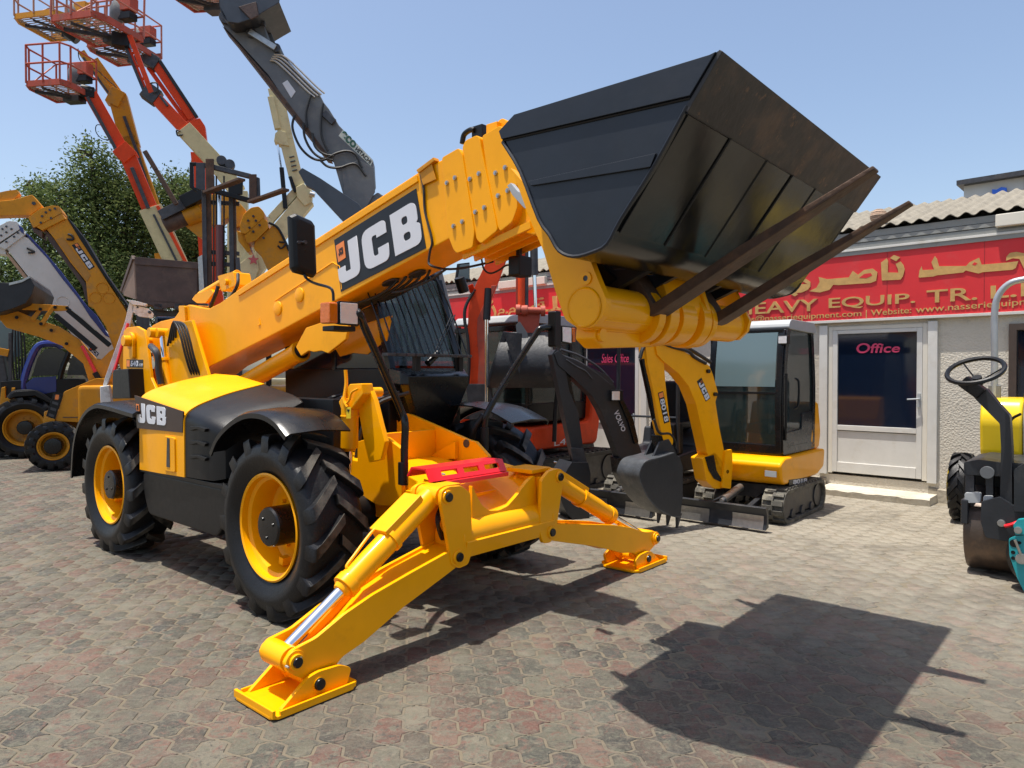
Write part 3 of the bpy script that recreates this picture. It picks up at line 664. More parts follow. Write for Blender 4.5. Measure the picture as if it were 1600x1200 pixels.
    g = G(); g.prism(rnd([(fx-.10, c.z-h_*.45), (fx+.0, c.z-h_*.45), (fx+.0, c.z+h_*.42), (fx-.10, c.z+h_*.42)], .015), cy0-.065, cy0-.004); part('indicator', g, AMB, hl, .008)
    g = G(); g.box((fx-.06, c.y-.03, c.z-h_*.5-.02), (.12, .16, .03)); part('lamp_bracket', g, BLK, hl, .004)
    yl2 = c.y-.03
    arm = [T.P(521, 470, yl2), T.P(520, 456, yl2), T.P(514, 449, yl2), T.P(493, 443, yl2), T.P(480, 436, yl2), T.P(475, 425, yl2-.01), T.P(476, 390, yl2-.02)]
    g = G(); g.tube(arm, .009, 8, sub=4); ma = part('mirror_arm', g, BLKG, t)
    mx = arm[-1].x-.02
    q = T.yz([(453, 338), (462, 334), (487, 345), (491.5, 352), (494.5, 428), (490, 433), (461, 425), (456.5, 418)], mx)
    g = G(); cc = (sum(a for a, b in q)/8, sum(b for a, b in q)/8)
    g.loft([[(mx-.035, a, b) for a, b in q], [(mx-.01, cc[0]+(a-cc[0])*1.02, cc[1]+(b-cc[1])*1.02) for a, b in q], [(mx+.012, cc[0]+(a-cc[0])*.93, cc[1]+(b-cc[1])*.95) for a, b in q], [(mx+.026, cc[0]+(a-cc[0])*.70, cc[1]+(b-cc[1])*.82) for a, b in q]])
    mr_ = part('mirror', g, BLK, t, .003)
    g = G(); g.prism([(cc[0]+(a-cc[0])*.94, cc[1]+(b-cc[1])*.96) for a, b in q], mx-.037, mx-.034, 'x'); part('mirror_glass', g, MIR, mr_)
    g = G(); m_ = T.Q(475, 379, mx+.03); g.cyl(m_, m_+Vector((.02, 0, 0)), .012); g.cyl(m_+Vector((0, -.03, .0)), m_+Vector((0.01, .01, .0)), .008); m2 = T.Q(465, 379, mx+.02); g.cyl(m2, m2+Vector((.02, 0, 0)), .010); part('mirror_clamp', g, DKS, mr_)
    # far lamp tube, far lamp and mirror
    g = G(); pts = [T.P(756, 704, .50), T.P(757, 668, .50), T.P(764, 640, .52), T.P(800, 580, .70), T.P(836, 524, .9), T.P(846, 513, .95), T.P(866, 512, 1.1)]
    g.tube(pts, .026, 12, sub=4); part('lamp_tube', g, BLKG, t)
    g = G(); g.tube([T.P(738, 702, .46), T.P(737, 690, .46), T.P(742, 670, .46), T.P(756, 648, .50)], .026, 10); g.cyl(T.P(757, 704, .50), T.P(757, 668, .50), .034); part('tube_socket', g, BLK, t, .003)
    p = T.P(866, 520, 1.1)
    g = G(); g.prism(rnd([(p.y-.05, p.z-.12), (p.y+.03, p.z-.12), (p.y+.03, p.z+.18), (p.y-.05, p.z+.18)], .02), p.x-.03, p.x+.05, 'x'); part('mirror_back', g, BLK, t, .006)
    g = G(); g.prism([(p.y+.05, p.z-.08), (p.y+.20, p.z-.09), (p.y+.20, p.z+.06), (p.y+.05, p.z+.06)], p.x-.02, p.x+.04, 'x'); fl = part('headlamp', g, BLK, t, .006)
    g = G(); g.prism([(p.y+.06, p.z-.07), (p.y+.18, p.z-.08), (p.y+.18, p.z+.05), (p.y+.06, p.z+.05)], p.x+.04, p.x+.046, 'x'); part('lamp_reflector', g, LENS, fl)
    g = G(); g.prism([(p.y+.21, p.z-.07), (p.y+.25, p.z-.07), (p.y+.25, p.z+.05), (p.y+.21, p.z+.05)], p.x-.01, p.x+.04, 'x'); part('indicator', g, AMB, fl, .005)
    # work lamp at the boom head
    p = T.P(811, 417, .12)
    g = G(); g.prism(rnd([(p.y-.07, p.z-.07), (p.y+.07, p.z-.07), (p.y+.07, p.z+.07), (p.y-.07, p.z+.07)], .02), p.x-.04, p.x+.06, 'x'); wl = part('work_lamp', g, BLK, t, .008)
    g = G(); g.tube([T.P(752, 402, .12), T.P(756, 420, .12), T.P(766, 427, .12), T.P(780, 422, .12), T.P(790, 415, .12), T.P(800, 414, .12)], .007, 6); g.box((p.x, p.y, p.z+.12), (.03, .03, .14)); part('lamp_cable', g, HOSE, wl)

    # ---------------- front frame and stabiliser beam
    XB = 1.2
    near = T.xz([(561, 609), (566, 603), (575, 601), (584, 606), (591, 620), (597, 650), (604, 690), (594, 682), (626, 700), (627, 770), (596, 790), (590, 800), (558, 780), (556, 726), (552, 680)], -.36)
    g = G(); g.prism(T.xz([(560, 770), (560, 690), (592, 680), (606, 684), (619, 694), (627, 700), (630, 790), (608, 790), (592, 790)], -.36), -.37, -.33); part('front_side_plate', g, YEL, t, .006)
    g = G(); g.prism(T.xz([(560, 615), (566, 606), (576, 604), (584, 610), (590, 625), (600, 665), (607, 690), (600, 718), (582, 722), (574, 690)], -.50), -.53, -.49); g.cyl(T.P(574, 613, -.53)+Vector((0, -.03, 0)), T.P(574, 613, -.53)+Vector((0, .12, 0)), .035); part('ram_anchor_plate', g, YEL, t, .006)
    # sway ram: upright cylinder beside the anchor plate
    a = T.P(546, 700, -.56); b = T.P(547, 622, -.56)
    g = G(); g.cyl(a, b, .062); g.cyl(a+(b-a)*.62, a+(b-a)*.66, .067); g.cyl(a, a-(b-a)*.06, .05, .04); sr = part('sway_ram', g, YEL, t, .004)
    g = G(); g.prism(rnd(T.xz([(536, 628), (553, 600), (572, 599), (574, 616), (562, 632), (556, 640), (540, 640)], -.56), .01), -.60, -.5); part('ram_head', g, YEL, sr, .008)
    part('ram_rod', G().cyl(a, a-(b-a)*.5, .025), CHR, sr)
    g = G(); g.tube([T.P(540, 578, -.60), T.P(541, 600, -.60), T.P(538, 625, -.62), T.P(543, 636, -.62)], .013); g.tube([T.P(560, 607, -.62), T.P(550, 613, -.62), T.P(546, 625, -.62), T.P(540, 632, -.62)], .008); part('ram_pipe', g, YEL, sr)
    far = T.xz([(596, 644), (630, 642), (733, 687), (744, 690), (764, 712), (768, 735), (700, 740), (640, 740), (600, 700)], .30)
    g = G(); g.prism(far, .29, .325); fp = part('front_side_plate', g, YEL, t, .006)
    g = G(); g.prism(T.xz([(661, 673), (663, 672), (664, 710), (640, 712), (638, 702)], .30), .25, .29); g.prism(T.xz([(716, 690), (718, 690), (718, 716), (668, 718), (690, 705)], .30), .25, .29); part('gusset', g, YEL, fp, .003)
    g = G(); g.prism(disc(T.xz([(729, 693)], .29)[0], .032, 16), .284, .2895); part('slotted_hole', g, DKS, fp)
    g = G(); g.box((.45, -.03, .80), (1.0, .62, .05)); g.box((.10, -.03, 1.05), (.04, .64, .30)); part('front_deck', g, YEL, t, .006)
    # beam tube
    g = G(); g.cyl((1.13, -.55, .62), (1.13, .45, .62), .115, n=36); g.prism([(1.0, .50), (1.24, .50), (1.26, .60), (1.0, .72)], -.5, .4); part('stabiliser_beam', g, YEL, t, .006)
    for y in (-.515, .385): part('weld_bead', G().tube([(1.13+.119*math.cos(k*math.pi/12), y, .62+.119*math.sin(k*math.pi/12)) for k in range(24)], .008, 6, closed=True, sub=1), YEL, t)
    # front saddle plate with its U cut-out
    sad = T.yz([(736, 757), (744, 776), (752, 790), (764, 798), (778, 797), (792, 790), (806, 774), (824, 750), (834, 742), (838, 800), (736, 815)], 1.17)
    g = G(); g.prism(rnd(sad, .02, 3), 1.15, 1.18, 'x'); part('saddle_plate', g, YEL, t, .004)
    g = G(); g.loft([[(1.16, a, b) for a, b in ((-.45, .90), (-.28, .72), (-.1, .68), (.1, .70), (.36, .93))], [(.80, a, b) for a, b in ((-.45, .95), (-.28, .90), (-.1, .88), (.1, .90), (.36, .98))]], closed=False, caps=False)
    g2 = G(); g2.loft([[(1.16, a, b) for a, b in ((-.45, .90), (-.28, .72), (-.1, .68), (.1, .70), (.36, .93), (.36, .90), (.1, .67), (-.1, .65), (-.28, .69), (-.45, .87))], [(.80, a, b) for a, b in ((-.45, .95), (-.28, .90), (-.1, .88), (.1, .90), (.36, .98), (.36, .95), (.1, .87), (-.1, .85), (-.28, .87), (-.45, .92))]])
    part('trough', g2, YEL, t, .004)
    # red slotted guard
    q0 = T.Q(668, 756, 1.0); q1 = T.Q(787, 737, 1.0)
    y0, y1 = q0.y, q1.y
    def gp(x, z0): return z0
    pr = [(.80, .985), (.84, 1.045), (.985, 1.045), (1.03, .965), (1.02, .958), (.975, 1.03), (.85, 1.03), (.81, .98)]
    g = G(); g.prism([(.80, .985), (.84, 1.045), (.985, 1.045), (.985, 1.035), (.85, 1.033), (.81, .98)], y0, y1)
    A_ = Vector((.985, 0, 1.045)); B_ = Vector((1.03, 0, .965)); nn_ = Vector((-.012, 0, -.007))
    def strip(s0, s1, ya, yb): p0 = A_.lerp(B_, s0); p1 = A_.lerp(B_, s1); Y0 = Vector((0, ya, 0)); Y1 = Vector((0, yb, 0)); g.slab([p0+Y0, p1+Y0, p1+Y1, p0+Y1], nn_)
    strip(0, .26, y0, y1); strip(.66, 1.0, y0, y1); cuts = [0]
    for k in range(3): cuts += [.16+.28*k, .36+.28*k]
    cuts += [1]
    for k in range(0, len(cuts), 2): strip(.26, .66, y0+(y1-y0)*cuts[k], y0+(y1-y0)*cuts[k+1])
    rg = part('red_guard', g, RED, t, 0)
    g = G(); g.box((1.03, (y0+y1)/2, .945), (.05, (y1-y0)*.98, .03)); part('guard_base', g, RED, rg, .004)
    # end plates (pairs) and stabiliser legs
    def leg(sd, up, lo, end, foot, plate_px, xf=1.25):
        """up, lo, end, foot: (y,z) of the pins"""
        for x0 in (xf-.03, xf-.27):
            g = G(); oy = sd
            pts = [(up[0]+sd*.055, up[1]-.02), (up[0]+sd*.045, up[1]+.045), (up[0]-sd*.01, up[1]+.062), (up[0]-sd*.12, up[1]+.055), (up[0]-sd*.20, up[1]+.0), (lo[0]-sd*.13, lo[1]+.02), (lo[0]-sd*.09, lo[1]-.065), (lo[0]-sd*.01, lo[1]-.075), (lo[0]+sd*.06, lo[1]-.035), (lo[0]+sd*.065, lo[1]+.02)]
            g.prism(rnd(pts, .02, 3), x0, x0+.03, 'x'); part('pivot_plate', g, YEL, t, .005)
        g = G(); g.box((xf-.135, up[0]-sd*.15, (up[1]+lo[1])/2), (.22, .03, (up[1]-lo[1])*1.05)); part('pivot_web', g, YEL, t, .005)
        for p, r_ in ((up, .042), (lo, .045)):
            g = G(); g.cyl((xf-.30, p[0], p[1]), (xf+.012, p[0], p[1]), r_*.95); g.cyl((xf, p[0], p[1]), (xf+.008, p[0], p[1]), r_); pp = part('pivot_pin', g, YEL, t, .004)
            part('pin_cap', G().cyl((xf+.010, p[0], p[1]), (xf+.024, p[0], p[1]), .030, .027, 20), BLKG, pp, .003)
        # arm: front and rear cheek and the box between
        L = Vector((0, lo[0], lo[1])); E = Vector((0, end[0], end[1])); F_ = Vector((0, foot[0], foot[1]))
        d = (E-L).normalized(); n = Vector((0, -d.z*1, d.y)); n = n if n.z > 0 else -n
        ln = (E-L).length
        def pt(s, h): q = L+d*s+n*h; return (q.y, q.z)
        arm_ = [pt(-.06, -.055), pt(-.06, .055), pt(ln*.30, .075), pt(ln*.55, .085), pt(ln*.72, .075), pt(ln*.88, .045), pt(ln+.0, .058), pt(ln+.055, .02), pt(ln+.05, -.035)]
        arm_ += [(foot[0]+sd*.05, foot[1]+.02), (foot[0]+sd*.02, foot[1]-.045), (foot[0]-sd*.04, foot[1]-.03), (foot[0]-sd*.17, foot[1]+.075), pt(ln*.66, -.135), pt(ln*.4, -.09), pt(ln*.12, -.07)]
        g = G(); g.prism(rnd(arm_, .02, 3), xf-.035, xf-.008, 'x'); ar = part('stabiliser_arm', g, YEL, t, .005)
        g = G(); g.prism(rnd(arm_, .02, 3), xf-.255, xf-.228, 'x'); part('arm_cheek', g, YEL, ar, .005)
        box = [pt(-.05, -.05), pt(-.05, .04), pt(ln*.30, .055), pt(ln*.50, .04), pt(ln*.66, -.03), pt(ln*.80, -.075), pt(ln*.80, -.10), pt(ln*.6, -.12), pt(ln*.4, -.08)]
        g = G(); g.prism(box, xf-.228, xf-.035, 'x'); part('arm_web', g, YEL, ar, .003)
        g = G(); g.cyl((xf-.27, *end), (xf+.02, *end), .040); g.cyl((xf-.23, *end), (xf-.04, *end), .062); g.cyl((xf-.008, *end), (xf+.004, *end), .056); part('end_pin', g, YEL, ar, .004)
        part('pin_cap', G().cyl((xf+.02, *end), (xf+.03, *end), .028, .025, 20), BLKG, ar, .003)
        # foot
        cy = foot[0]-sd*.0
        g = G(); ya, yb = foot[0]-sd*.24, foot[0]+sd*.28; xa, xb = xf-.31, xf+.07
        base = [(xa, ya+sd*.06), (xa+.05, ya), (xb-.05, ya), (xb, ya+sd*.06), (xb, yb-sd*.03), (xb-.03, yb), (xa+.03, yb), (xa, yb-sd*.03)]
        g.prism(base, .006, .024, 'z'); ft = part('stabiliser_foot', g, YEL, t, .004)
        g = G(); rim_ = [(xa+.004, ya+sd*.07), (xa+.004, yb-sd*.01), (xb-.004, yb-sd*.01), (xb-.004, ya+sd*.07)]
        g.box(((xa+xb)/2, yb-sd*.01, .034), (xb-xa-.01, .018, .04)); 
        g.box((xa+.008, (ya+yb)/2, .030), (.014, abs(yb-ya)-.08, .026)); g.box((xb-.008, (ya+yb)/2, .030), (.014, abs(yb-ya)-.08, .026))
        part('foot_rim', g, YEL, ft, .004)
        for x0 in (xf+.005, xf-.295):
            g = G(); g.prism(rnd([(foot[0]+sd*.22, .02), (foot[0]+sd*.06, foot[1]+.05), (foot[0]-sd*.0, foot[1]+.062), (foot[0]-sd*.13, foot[1]+.055), (foot[0]-sd*.20, foot[1]+.02), (foot[0]-sd*.17, .02)], .02, 3), x0, x0+.024, 'x'); part('foot_cheek', g, YEL, ft, .004)
        g = G(); g.cyl((xf-.30, *foot), (xf+.035, *foot), .034); part('foot_pin', g, YEL, ft)
        part('pin_cap', G().cyl((xf+.034, *foot), (xf+.050, *foot), .032, .028, 20), BLKG, ft, .004)
        # ram
        xm = xf-.135; U = Vector((xm, *up)); E3 = Vector((xm, *end)); dr = (E3-U).normalized(); lr = (E3-U).length
        g = G(); g.cyl(U+dr*.02, U+dr*lr*.62, .068, n=32); g.cyl(U+dr*lr*.585, U+dr*lr*.63, .075, n=32); g.cyl(U+dr*lr*.63, U+dr*lr*.655, .058, .045, n=24)
        g.cyl(U+Vector((-.09, 0, 0)), U+Vector((.09, 0, 0)), .058); rm = part('stabiliser_ram', g, YEL, t, .005)
        part('ram_rod', G().cyl(U+dr*lr*.62, E3, .034, n=24), CHR, rm)
        nz_ = Vector((0, -dr.z, dr.y)); nz_ = nz_ if nz_.z > 0 else -nz_
        M = Matrix((dr, Vector((1, 0, 0)).cross(dr).cross(dr).normalized(), nz_)).transposed()
        M = Matrix((dr, Vector((1, 0, 0)), nz_)).transposed()
        c = U+dr*lr*.21+nz_*.045+Vector((-.03, 0, 0)); g = G(); g.box(c, (lr*.26, .15, .09), M); part('valve_cover', g, YEL, rm, .006)
        g = G(); g.pipe(U+dr*lr*.305, U+dr*lr*.33, .078, .066, 28); part('ram_strap', g, YEL, rm)
        q0 = U+dr*lr*.30+nz_*.075+Vector((-.06, 0, 0)); q1 = U+dr*lr*.36+nz_*.085+Vector((-.06, 0, 0)); q2 = U+dr*lr*.5+nz_*.080+Vector((-.03, 0, 0)); q3 = U+dr*lr*.56+nz_*.072+Vector((-.02, 0, 0)); q4 = U+dr*lr*.555+nz_*.05
        part('ram_pipe', G().tube([q0, q1, q2, q3, q4], .009, 8), YEL, rm)
        g = G()
        for k in range(3): g.tube([(xf-.2+.03*k, lo[0]-sd*.05, lo[1]+.30), (xf-.15+.03*k, lo[0]+sd*(.04+.02*k), lo[1]+.22), (xf-.13, lo[0]+sd*.02, lo[1]+.10+.02*k), (xf-.2, lo[0]-sd*.08, lo[1]+.08)], .010, 7)
        part('pivot_hose', g, HOSE, t)
    leg(-1, (-.66, .905), (-.57, .525), (-1.70, .225), (-1.585, .085), None)
    leg(1, (.455, .905), (.36, .52), (1.85, .215), (1.66, .080), None)
    g = G(); a = T.Q(686, 738, 1.15); part('beam_top_plate', G().box((1.05, -.55, .945), (.24, .16, .03)), YEL, t, .005); part('beam_top_plate', G().box((1.05, .35, .955), (.24, .22, .03)), YEL, t, .005)

    for (u, v, x_) in ((693, 741, 1.255), (868, 722, 1.255), (449, 1042, 1.262), (469, 1027, 1.262)):
        p = T.Q(u, v, x_); part('grease_nipple', G().cyl((x_-.01, p.y, p.z), (x_+.012, p.y, p.z), .008, .005, 8), STL, t)
    for pts in ([(541, 636), (548, 636), (548, 654), (541, 654)],):
        ps = [T.P(u, v, -.626) for u, v in pts]; part('warning_decal', G().slab(ps, (0, .003, 0)), mat('warning_yellow', (.8, .55, .02), .4), t); part('warning_symbol', G().slab([ps[0].lerp(ps[2], .2), ps[1].lerp(ps[3], .2), ps[1].lerp(ps[3], .45), ps[0].lerp(ps[2], .45)], (0, -.002, 0)), DEC, t)
    # ---------------- cab
    y0, y1 = .20, 1.06
    side = [(-1.95, .85), (-1.98, 1.75), (-1.80, 2.70), (-.95, 2.78), (-.62, 2.52), (-.36, 1.72), (-.36, .85)]
    # frame posts
    cabm = BLKG
    g = G(); g.prism([(-1.95, .85), (-1.97, 1.70), (-.36, 1.70), (-.36, .85)], y0, y1); cb = part('cab_body', g, BLK, t, .02)
    for y in (y0+.03, y1-.03):
        for a, b in (((-.36, 1.68), (-.64, 2.54)), ((-1.97, 1.68), (-1.82, 2.66)), ((-1.15, 1.68), (-1.15, 2.72))):
            part('cab_post', G().beam((a[0], y, a[1]), (b[0], y, b[1]), .06, .06), BLKG, cb, .01)
    g = G(); g.prism([(-1.88, 2.62), (-1.80, 2.72), (-.95, 2.80), (-.66, 2.60), (-.66, 2.52), (-.95, 2.66)], y0-.02, y1+.02); part('cab_roof', g, BLKG, cb, .02)
    g = G(); g.prism([(-.385, 1.72), (-.375, 1.72), (-.635, 2.53), (-.645, 2.53)], y0+.06, y1-.06); part('windscreen', g, GLW, cb)
    for y in (y0+.012, y1-.018):
        g = G(); g.prism([(-1.93, 1.70), (-.40, 1.70), (-.66, 2.52), (-.98, 2.66), (-1.80, 2.62)], y, y+.006); part('side_window', g, GLD if y < .5 else GLS, cb)
    g = G(); g.prism([(-1.955, 1.7), (-1.945, 1.7), (-1.81, 2.6), (-1.82, 2.6)], y0+.06, y1-.06); part('rear_window', g, GLS, cb)
    # seat and wheel inside
    g = G(); g.box((-1.35, .65, 1.75), (.45, .45, .14)); g.box((-1.58, .65, 2.05), (.12, .42, .55)); part('seat', g, BLK, cb, .04)
    st_ = part('steering_wheel', G().tube([(-.85+.17*math.cos(a)*.5, .65+.17*math.sin(a), 1.98+.17*math.cos(a)*.85) for a in [k*math.pi/8 for k in range(16)]], .013, 8, closed=True, sub=2), BLK, cb)
    # nose below the windscreen
    g = G(); a_ = T.yz([(606, 572), (733, 580), (732, 594), (722, 620), (697, 658), (640, 650), (638, 600)], -.12)
    g.loft([[(-.36, .20, 1.70), (-.36, 1.10, 1.70), (-.36, 1.10, 1.58), (-.36, .98, 1.2), (-.36, .30, 1.2), (-.36, .20, 1.58)], [(-.16, .16, 1.67), (-.16, .92, 1.67), (-.15, .93, 1.55), (-.22, .80, 1.2), (-.22, .38, 1.2), (-.15, .15, 1.56)], [(-.10, .20, 1.63), (-.10, .90, 1.63), (-.10, .90, 1.56), (-.2, .78, 1.2), (-.2, .40, 1.2), (-.10, .20, 1.56)]])
    part('cab_nose', g, BLKG, cb, .008)
    # guard bars and comb shelf
    g = G(); pts = []
    xs_, zs_ = -.06, T.Q(670, 555, -.06).z
    n_ = 9; sh = [(xs_-.07, -.05), (xs_-.07, .90), (xs_+.0, .90)]
    for k in range(n_): yy = .90-k*.1; sh += [(xs_+.0, yy-.04), (xs_-.02, yy-.05), (xs_-.02, yy-.06), (xs_, yy-.07)]
    sh += [(xs_, -.05)]; g.prism(sh, zs_-.012, zs_+.012, 'z'); sf = part('guard_shelf', g, DKS, cb, .002)
    part('shelf_bracket', G().box((-.12, .30, zs_-.07), (.05, .05, .13)), BLK, sf); part('shelf_bracket', G().box((-.12, .80, zs_-.07), (.05, .05, .13)), BLK, sf)
    for k in range(13):
        yy = -.02+k*.074
        g = G(); g.tube([(xs_-.02, yy, zs_), (-.28, yy-.005, 2.2), (-.50, yy-.01, 2.56), (-.72, yy-.01, 2.78), (-1.5, yy-.01, 2.86)], .0068, 6); part('guard_bar', g, BLKG, cb)
    g = G()
    for s in (0, .03): g.tube([T.Q(674+s*160, 562, -.14), T.Q(706+s*160, 492, -.24)], .006, 6, smooth=False)
    g.cyl(T.Q(668, 568, -.15), T.Q(684, 552, -.15), .03); part('wiper', g, BLKG, cb)
    # cab roof lamp and mirror on the far corner
    p = T.Q(720, 444, -.3); g = G(); g.cyl(p+Vector((0, -.02, .06)), p+Vector((.0, .04, -.07)), .05); g.box(p+Vector((0, .07, .05)), (.03, .1, .02)); part('cab_lamp', g, BLK, cb, .006)
    q = T.yz([(712, 441), (733, 438), (733, 410), (716, 412)], -.42); g = G(); g.prism(q, -.44, -.41, 'x'); mm = part('cab_mirror', g, BLK, cb, .005)
    c0 = (sum(a for a, b in q)/4, sum(b for a, b in q)/4); g = G(); g.prism([(c0[0]+(a-c0[0])*.85, c0[1]+(b-c0[1])*.85) for a, b in q], -.41, -.407, 'x'); part('mirror_glass', g, GLG, mm)
    return t
telehandler()
# ------------------------------------------------------------------ the paved yard
W = Fr(4.93, 9.59, -43.05)       # the office wall: x along the wall towards the right, y into the building
def yard_material(name, src):
    m = bpy.data.materials.new(name); m.use_nodes = True; N = m.node_tree.nodes; L = m.node_tree.links; b = N['Principled BSDF']
    geo = N.new('ShaderNodeNewGeometry'); pos = geo.outputs['Position']
    if src == 'island': rv = geo.outputs['Random Per Island']
    elif src == 'object': rv = N.new('ShaderNodeObjectInfo').outputs['Random']
    else: rv = None
    def noise(sc, det=5, rough=.6, vec=None, dist=0):
        n = N.new('ShaderNodeTexNoise'); n.inputs['Scale'].default_value = sc; n.inputs['Detail'].default_value = det; n.inputs['Roughness'].default_value = rough; n.inputs['Distortion'].default_value = dist
        L.new(vec if vec else pos, n.inputs['Vector']); return n.outputs[0]
    def mapr(x, a, b_, c, d):
        n = N.new('ShaderNodeMapRange'); L.new(x, n.inputs[0])
        for i, k in enumerate((a, b_, c, d)): n.inputs[i+1].default_value = k
        return n.outputs[0]
    def mix(f, a, c, bl='MIX'):
        n = N.new('ShaderNodeMix'); n.data_type = 'RGBA'; n.blend_type = bl
        if isinstance(f, float): n.inputs[0].default_value = f
        else: L.new(f, n.inputs[0])
        for i, x in ((6, a), (7, c)):
            if isinstance(x, tuple): n.inputs[i].default_value = (*x, 1)
            else: L.new(x, n.inputs[i])
        return n.outputs[2]
    if rv is not None:
        cr = N.new('ShaderNodeValToRGB'); cr.color_ramp.interpolation = 'CONSTANT'; e = cr.color_ramp.elements
        cols = [(.080, .074, .052), (.038, .040, .032), (.094, .042, .031), (.104, .092, .064), (.052, .040, .030), (.118, .064, .046), (.024, .024, .021), (.084, .078, .054), (.078, .048, .036), (.058, .053, .040), (.122, .108, .078)]
        e[0].position = 0; e[0].color = (*cols[0], 1); e[1].position = 1/len(cols); e[1].color = (*cols[1], 1)
        for i, c in enumerate(cols[2:]): k = e.new((i+2)/len(cols)); k.color = (*c, 1)
        L.new(rv, cr.inputs[0]); c = cr.outputs[0]
        # each block is itself blotched, grey on red and red on grey
        c = mix(mapr(noise(8, 7, .78, dist=1.2), .52, .60, 0, .85), c, (.125, .056, .042))
        c = mix(mapr(noise(13, 7, .78, dist=.9), .51, .58, 0, .8), c, (.092, .092, .066))
        c = mix(mapr(noise(16, 6, .75, dist=.5), .53, .61, 0, .85), c, (.030, .030, .027))
        c = mix(mapr(noise(22, 5, .75, dist=.5), .56, .66, 0, .75), c, (.150, .132, .095))
    else:
        c = mix(mapr(noise(3.5, 8, .7), .4, .6, 0, 1.), (.12, .105, .08), (.10, .078, .06))
    dust = mapr(noise(1.7, 9, .8, dist=.6), .48, .62, .0, .36)
    # the strip along the office is sandier: measured by distance from the wall
    vm = N.new('ShaderNodeVectorMath'); vm.operation = 'DOT_PRODUCT'; L.new(pos, vm.inputs[0]); vm.inputs[1].default_value = tuple(W.L)
    near = mapr(vm.outputs['Value'], W.o.dot(W.L)-6.6, W.o.dot(W.L)-2.6, 0, .88)
    c = mix(dust, c, (.155, .138, .106)); c = mix(near, c, (.29, .26, .205))
    st = mapr(noise(.9, 8, .72, dist=.8), .50, .66, 0, .62); c = mix(st, c, (.044, .038, .030))
    sv = N.new('ShaderNodeMapping'); sv.inputs['Rotation'].default_value = (0, 0, -.25); sv.inputs['Scale'].default_value = (1.0, 4.5, 1); L.new(pos, sv.inputs[0])
    c = mix(mapr(noise(3.2, 8, .78, vec=sv.outputs[0], dist=.4), .50, .62, 0, .55), c, (.060, .050, .038)); c = mix(mapr(noise(4.1, 8, .78, vec=sv.outputs[0], dist=.4), .54, .64, 0, .45), c, (.150, .130, .095))
    c = mix(mapr(noise(60, 3, .8), .35, .7, .0, .3), c, (.19, .17, .135))
    if rv is None: c = mix(mapr(noise(2.2, 6, .7), .35, .6, .05, .75), c, (.150, .122, .078)) if src == 'joint' else c
    L.new(c, b.inputs['Base Color']); b.inputs['Roughness'].default_value = .82; b.inputs['Specular IOR Level'].default_value = .35
    rr = mapr(noise(5, 5), .3, .7, .55, .95); L.new(rr, b.inputs['Roughness'])
    bp = N.new('ShaderNodeBump'); bp.inputs['Strength'].default_value = .55; bp.inputs['Distance'].default_value = .006
    L.new(noise(38, 8, .75), bp.inputs['Height']); L.new(bp.outputs[0], b.inputs['Normal'])
    return m
PA, PB = .20, .165
def paver_cells():
    cells = []
    for i in range(-150, 70):
        for j in range(-80, 50):
            c = W.o + W.F*((i+.5)*PA) + W.L*((j+.5)*PB-1.2-.0)
            ly = (j+.5)*PB-1.2
            if ly > -.14: continue
            d = c.y
            if d < 2.5 or d > 17: continue
            if abs(c.x) > .76*d+.6: continue
            cells.append((d, i, j))
    cells.sort(); return cells
def zig(t):   # wave of an edge between two corners
    return (0, .75, 1, .35, -.35, -1, -.75)[int(t)]
def paver_verts(i, j, rng):
    A = .023
    def edge(p, q, n):
        out = []
        for k in range(6):
            t = (0, .17, .36, .5, .64, .83)[k]; o = (0, .65, 1, 0, -1, -.65)[k]*A
            out.append((p[0]+(q[0]-p[0])*t+n[0]*o, p[1]+(q[1]-p[1])*t+n[1]*o))
        return out
    a, b = PA, PB
    # edges traversed so that shared edges carry the same wave
    e1 = edge((0, 0), (a, 0), (0, 1)); e2 = edge((a, 0), (a, b), (1, 0))
    e3 = edge((0, b), (a, b), (0, 1)); e4 = edge((0, 0), (0, b), (1, 0))
    r3 = [(a, b)]+e3[:0:-1]; r4 = [(0, b)]+e4[:0:-1]
    poly = e1+e2+r3+r4
    cx, cy = a/2, b/2; out = []
    tx, ty, dz = rng.uniform(-.014, .014), rng.uniform(-.014, .014), rng.uniform(-.0016, .0018)
    for inset, z in ((.0105, -.0), (.0050, -.0055), (.0045, -.02)):
        for k, (x, y) in enumerate(poly):
            p, n = poly[k-1], poly[(k+1) % 24]; d = math.hypot(n[0]-p[0], n[1]-p[1]) or 1
            nx, ny = -(n[1]-p[1])/d, (n[0]-p[0])/d      # inward for ccw
            xx, yy = x+nx*inset-cx, y+ny*inset-cy
            out.append((xx, yy, z+(dz+xx*tx+yy*ty if z > -.01 else 0)))
    return out
PF = [tuple(range(24))]+[(24+k, 24+(k+1) % 24, (k+1) % 24, k) for k in range(24)]+[(48+k, 48+(k+1) % 24, 24+(k+1) % 24, 24+k) for k in range(24)]
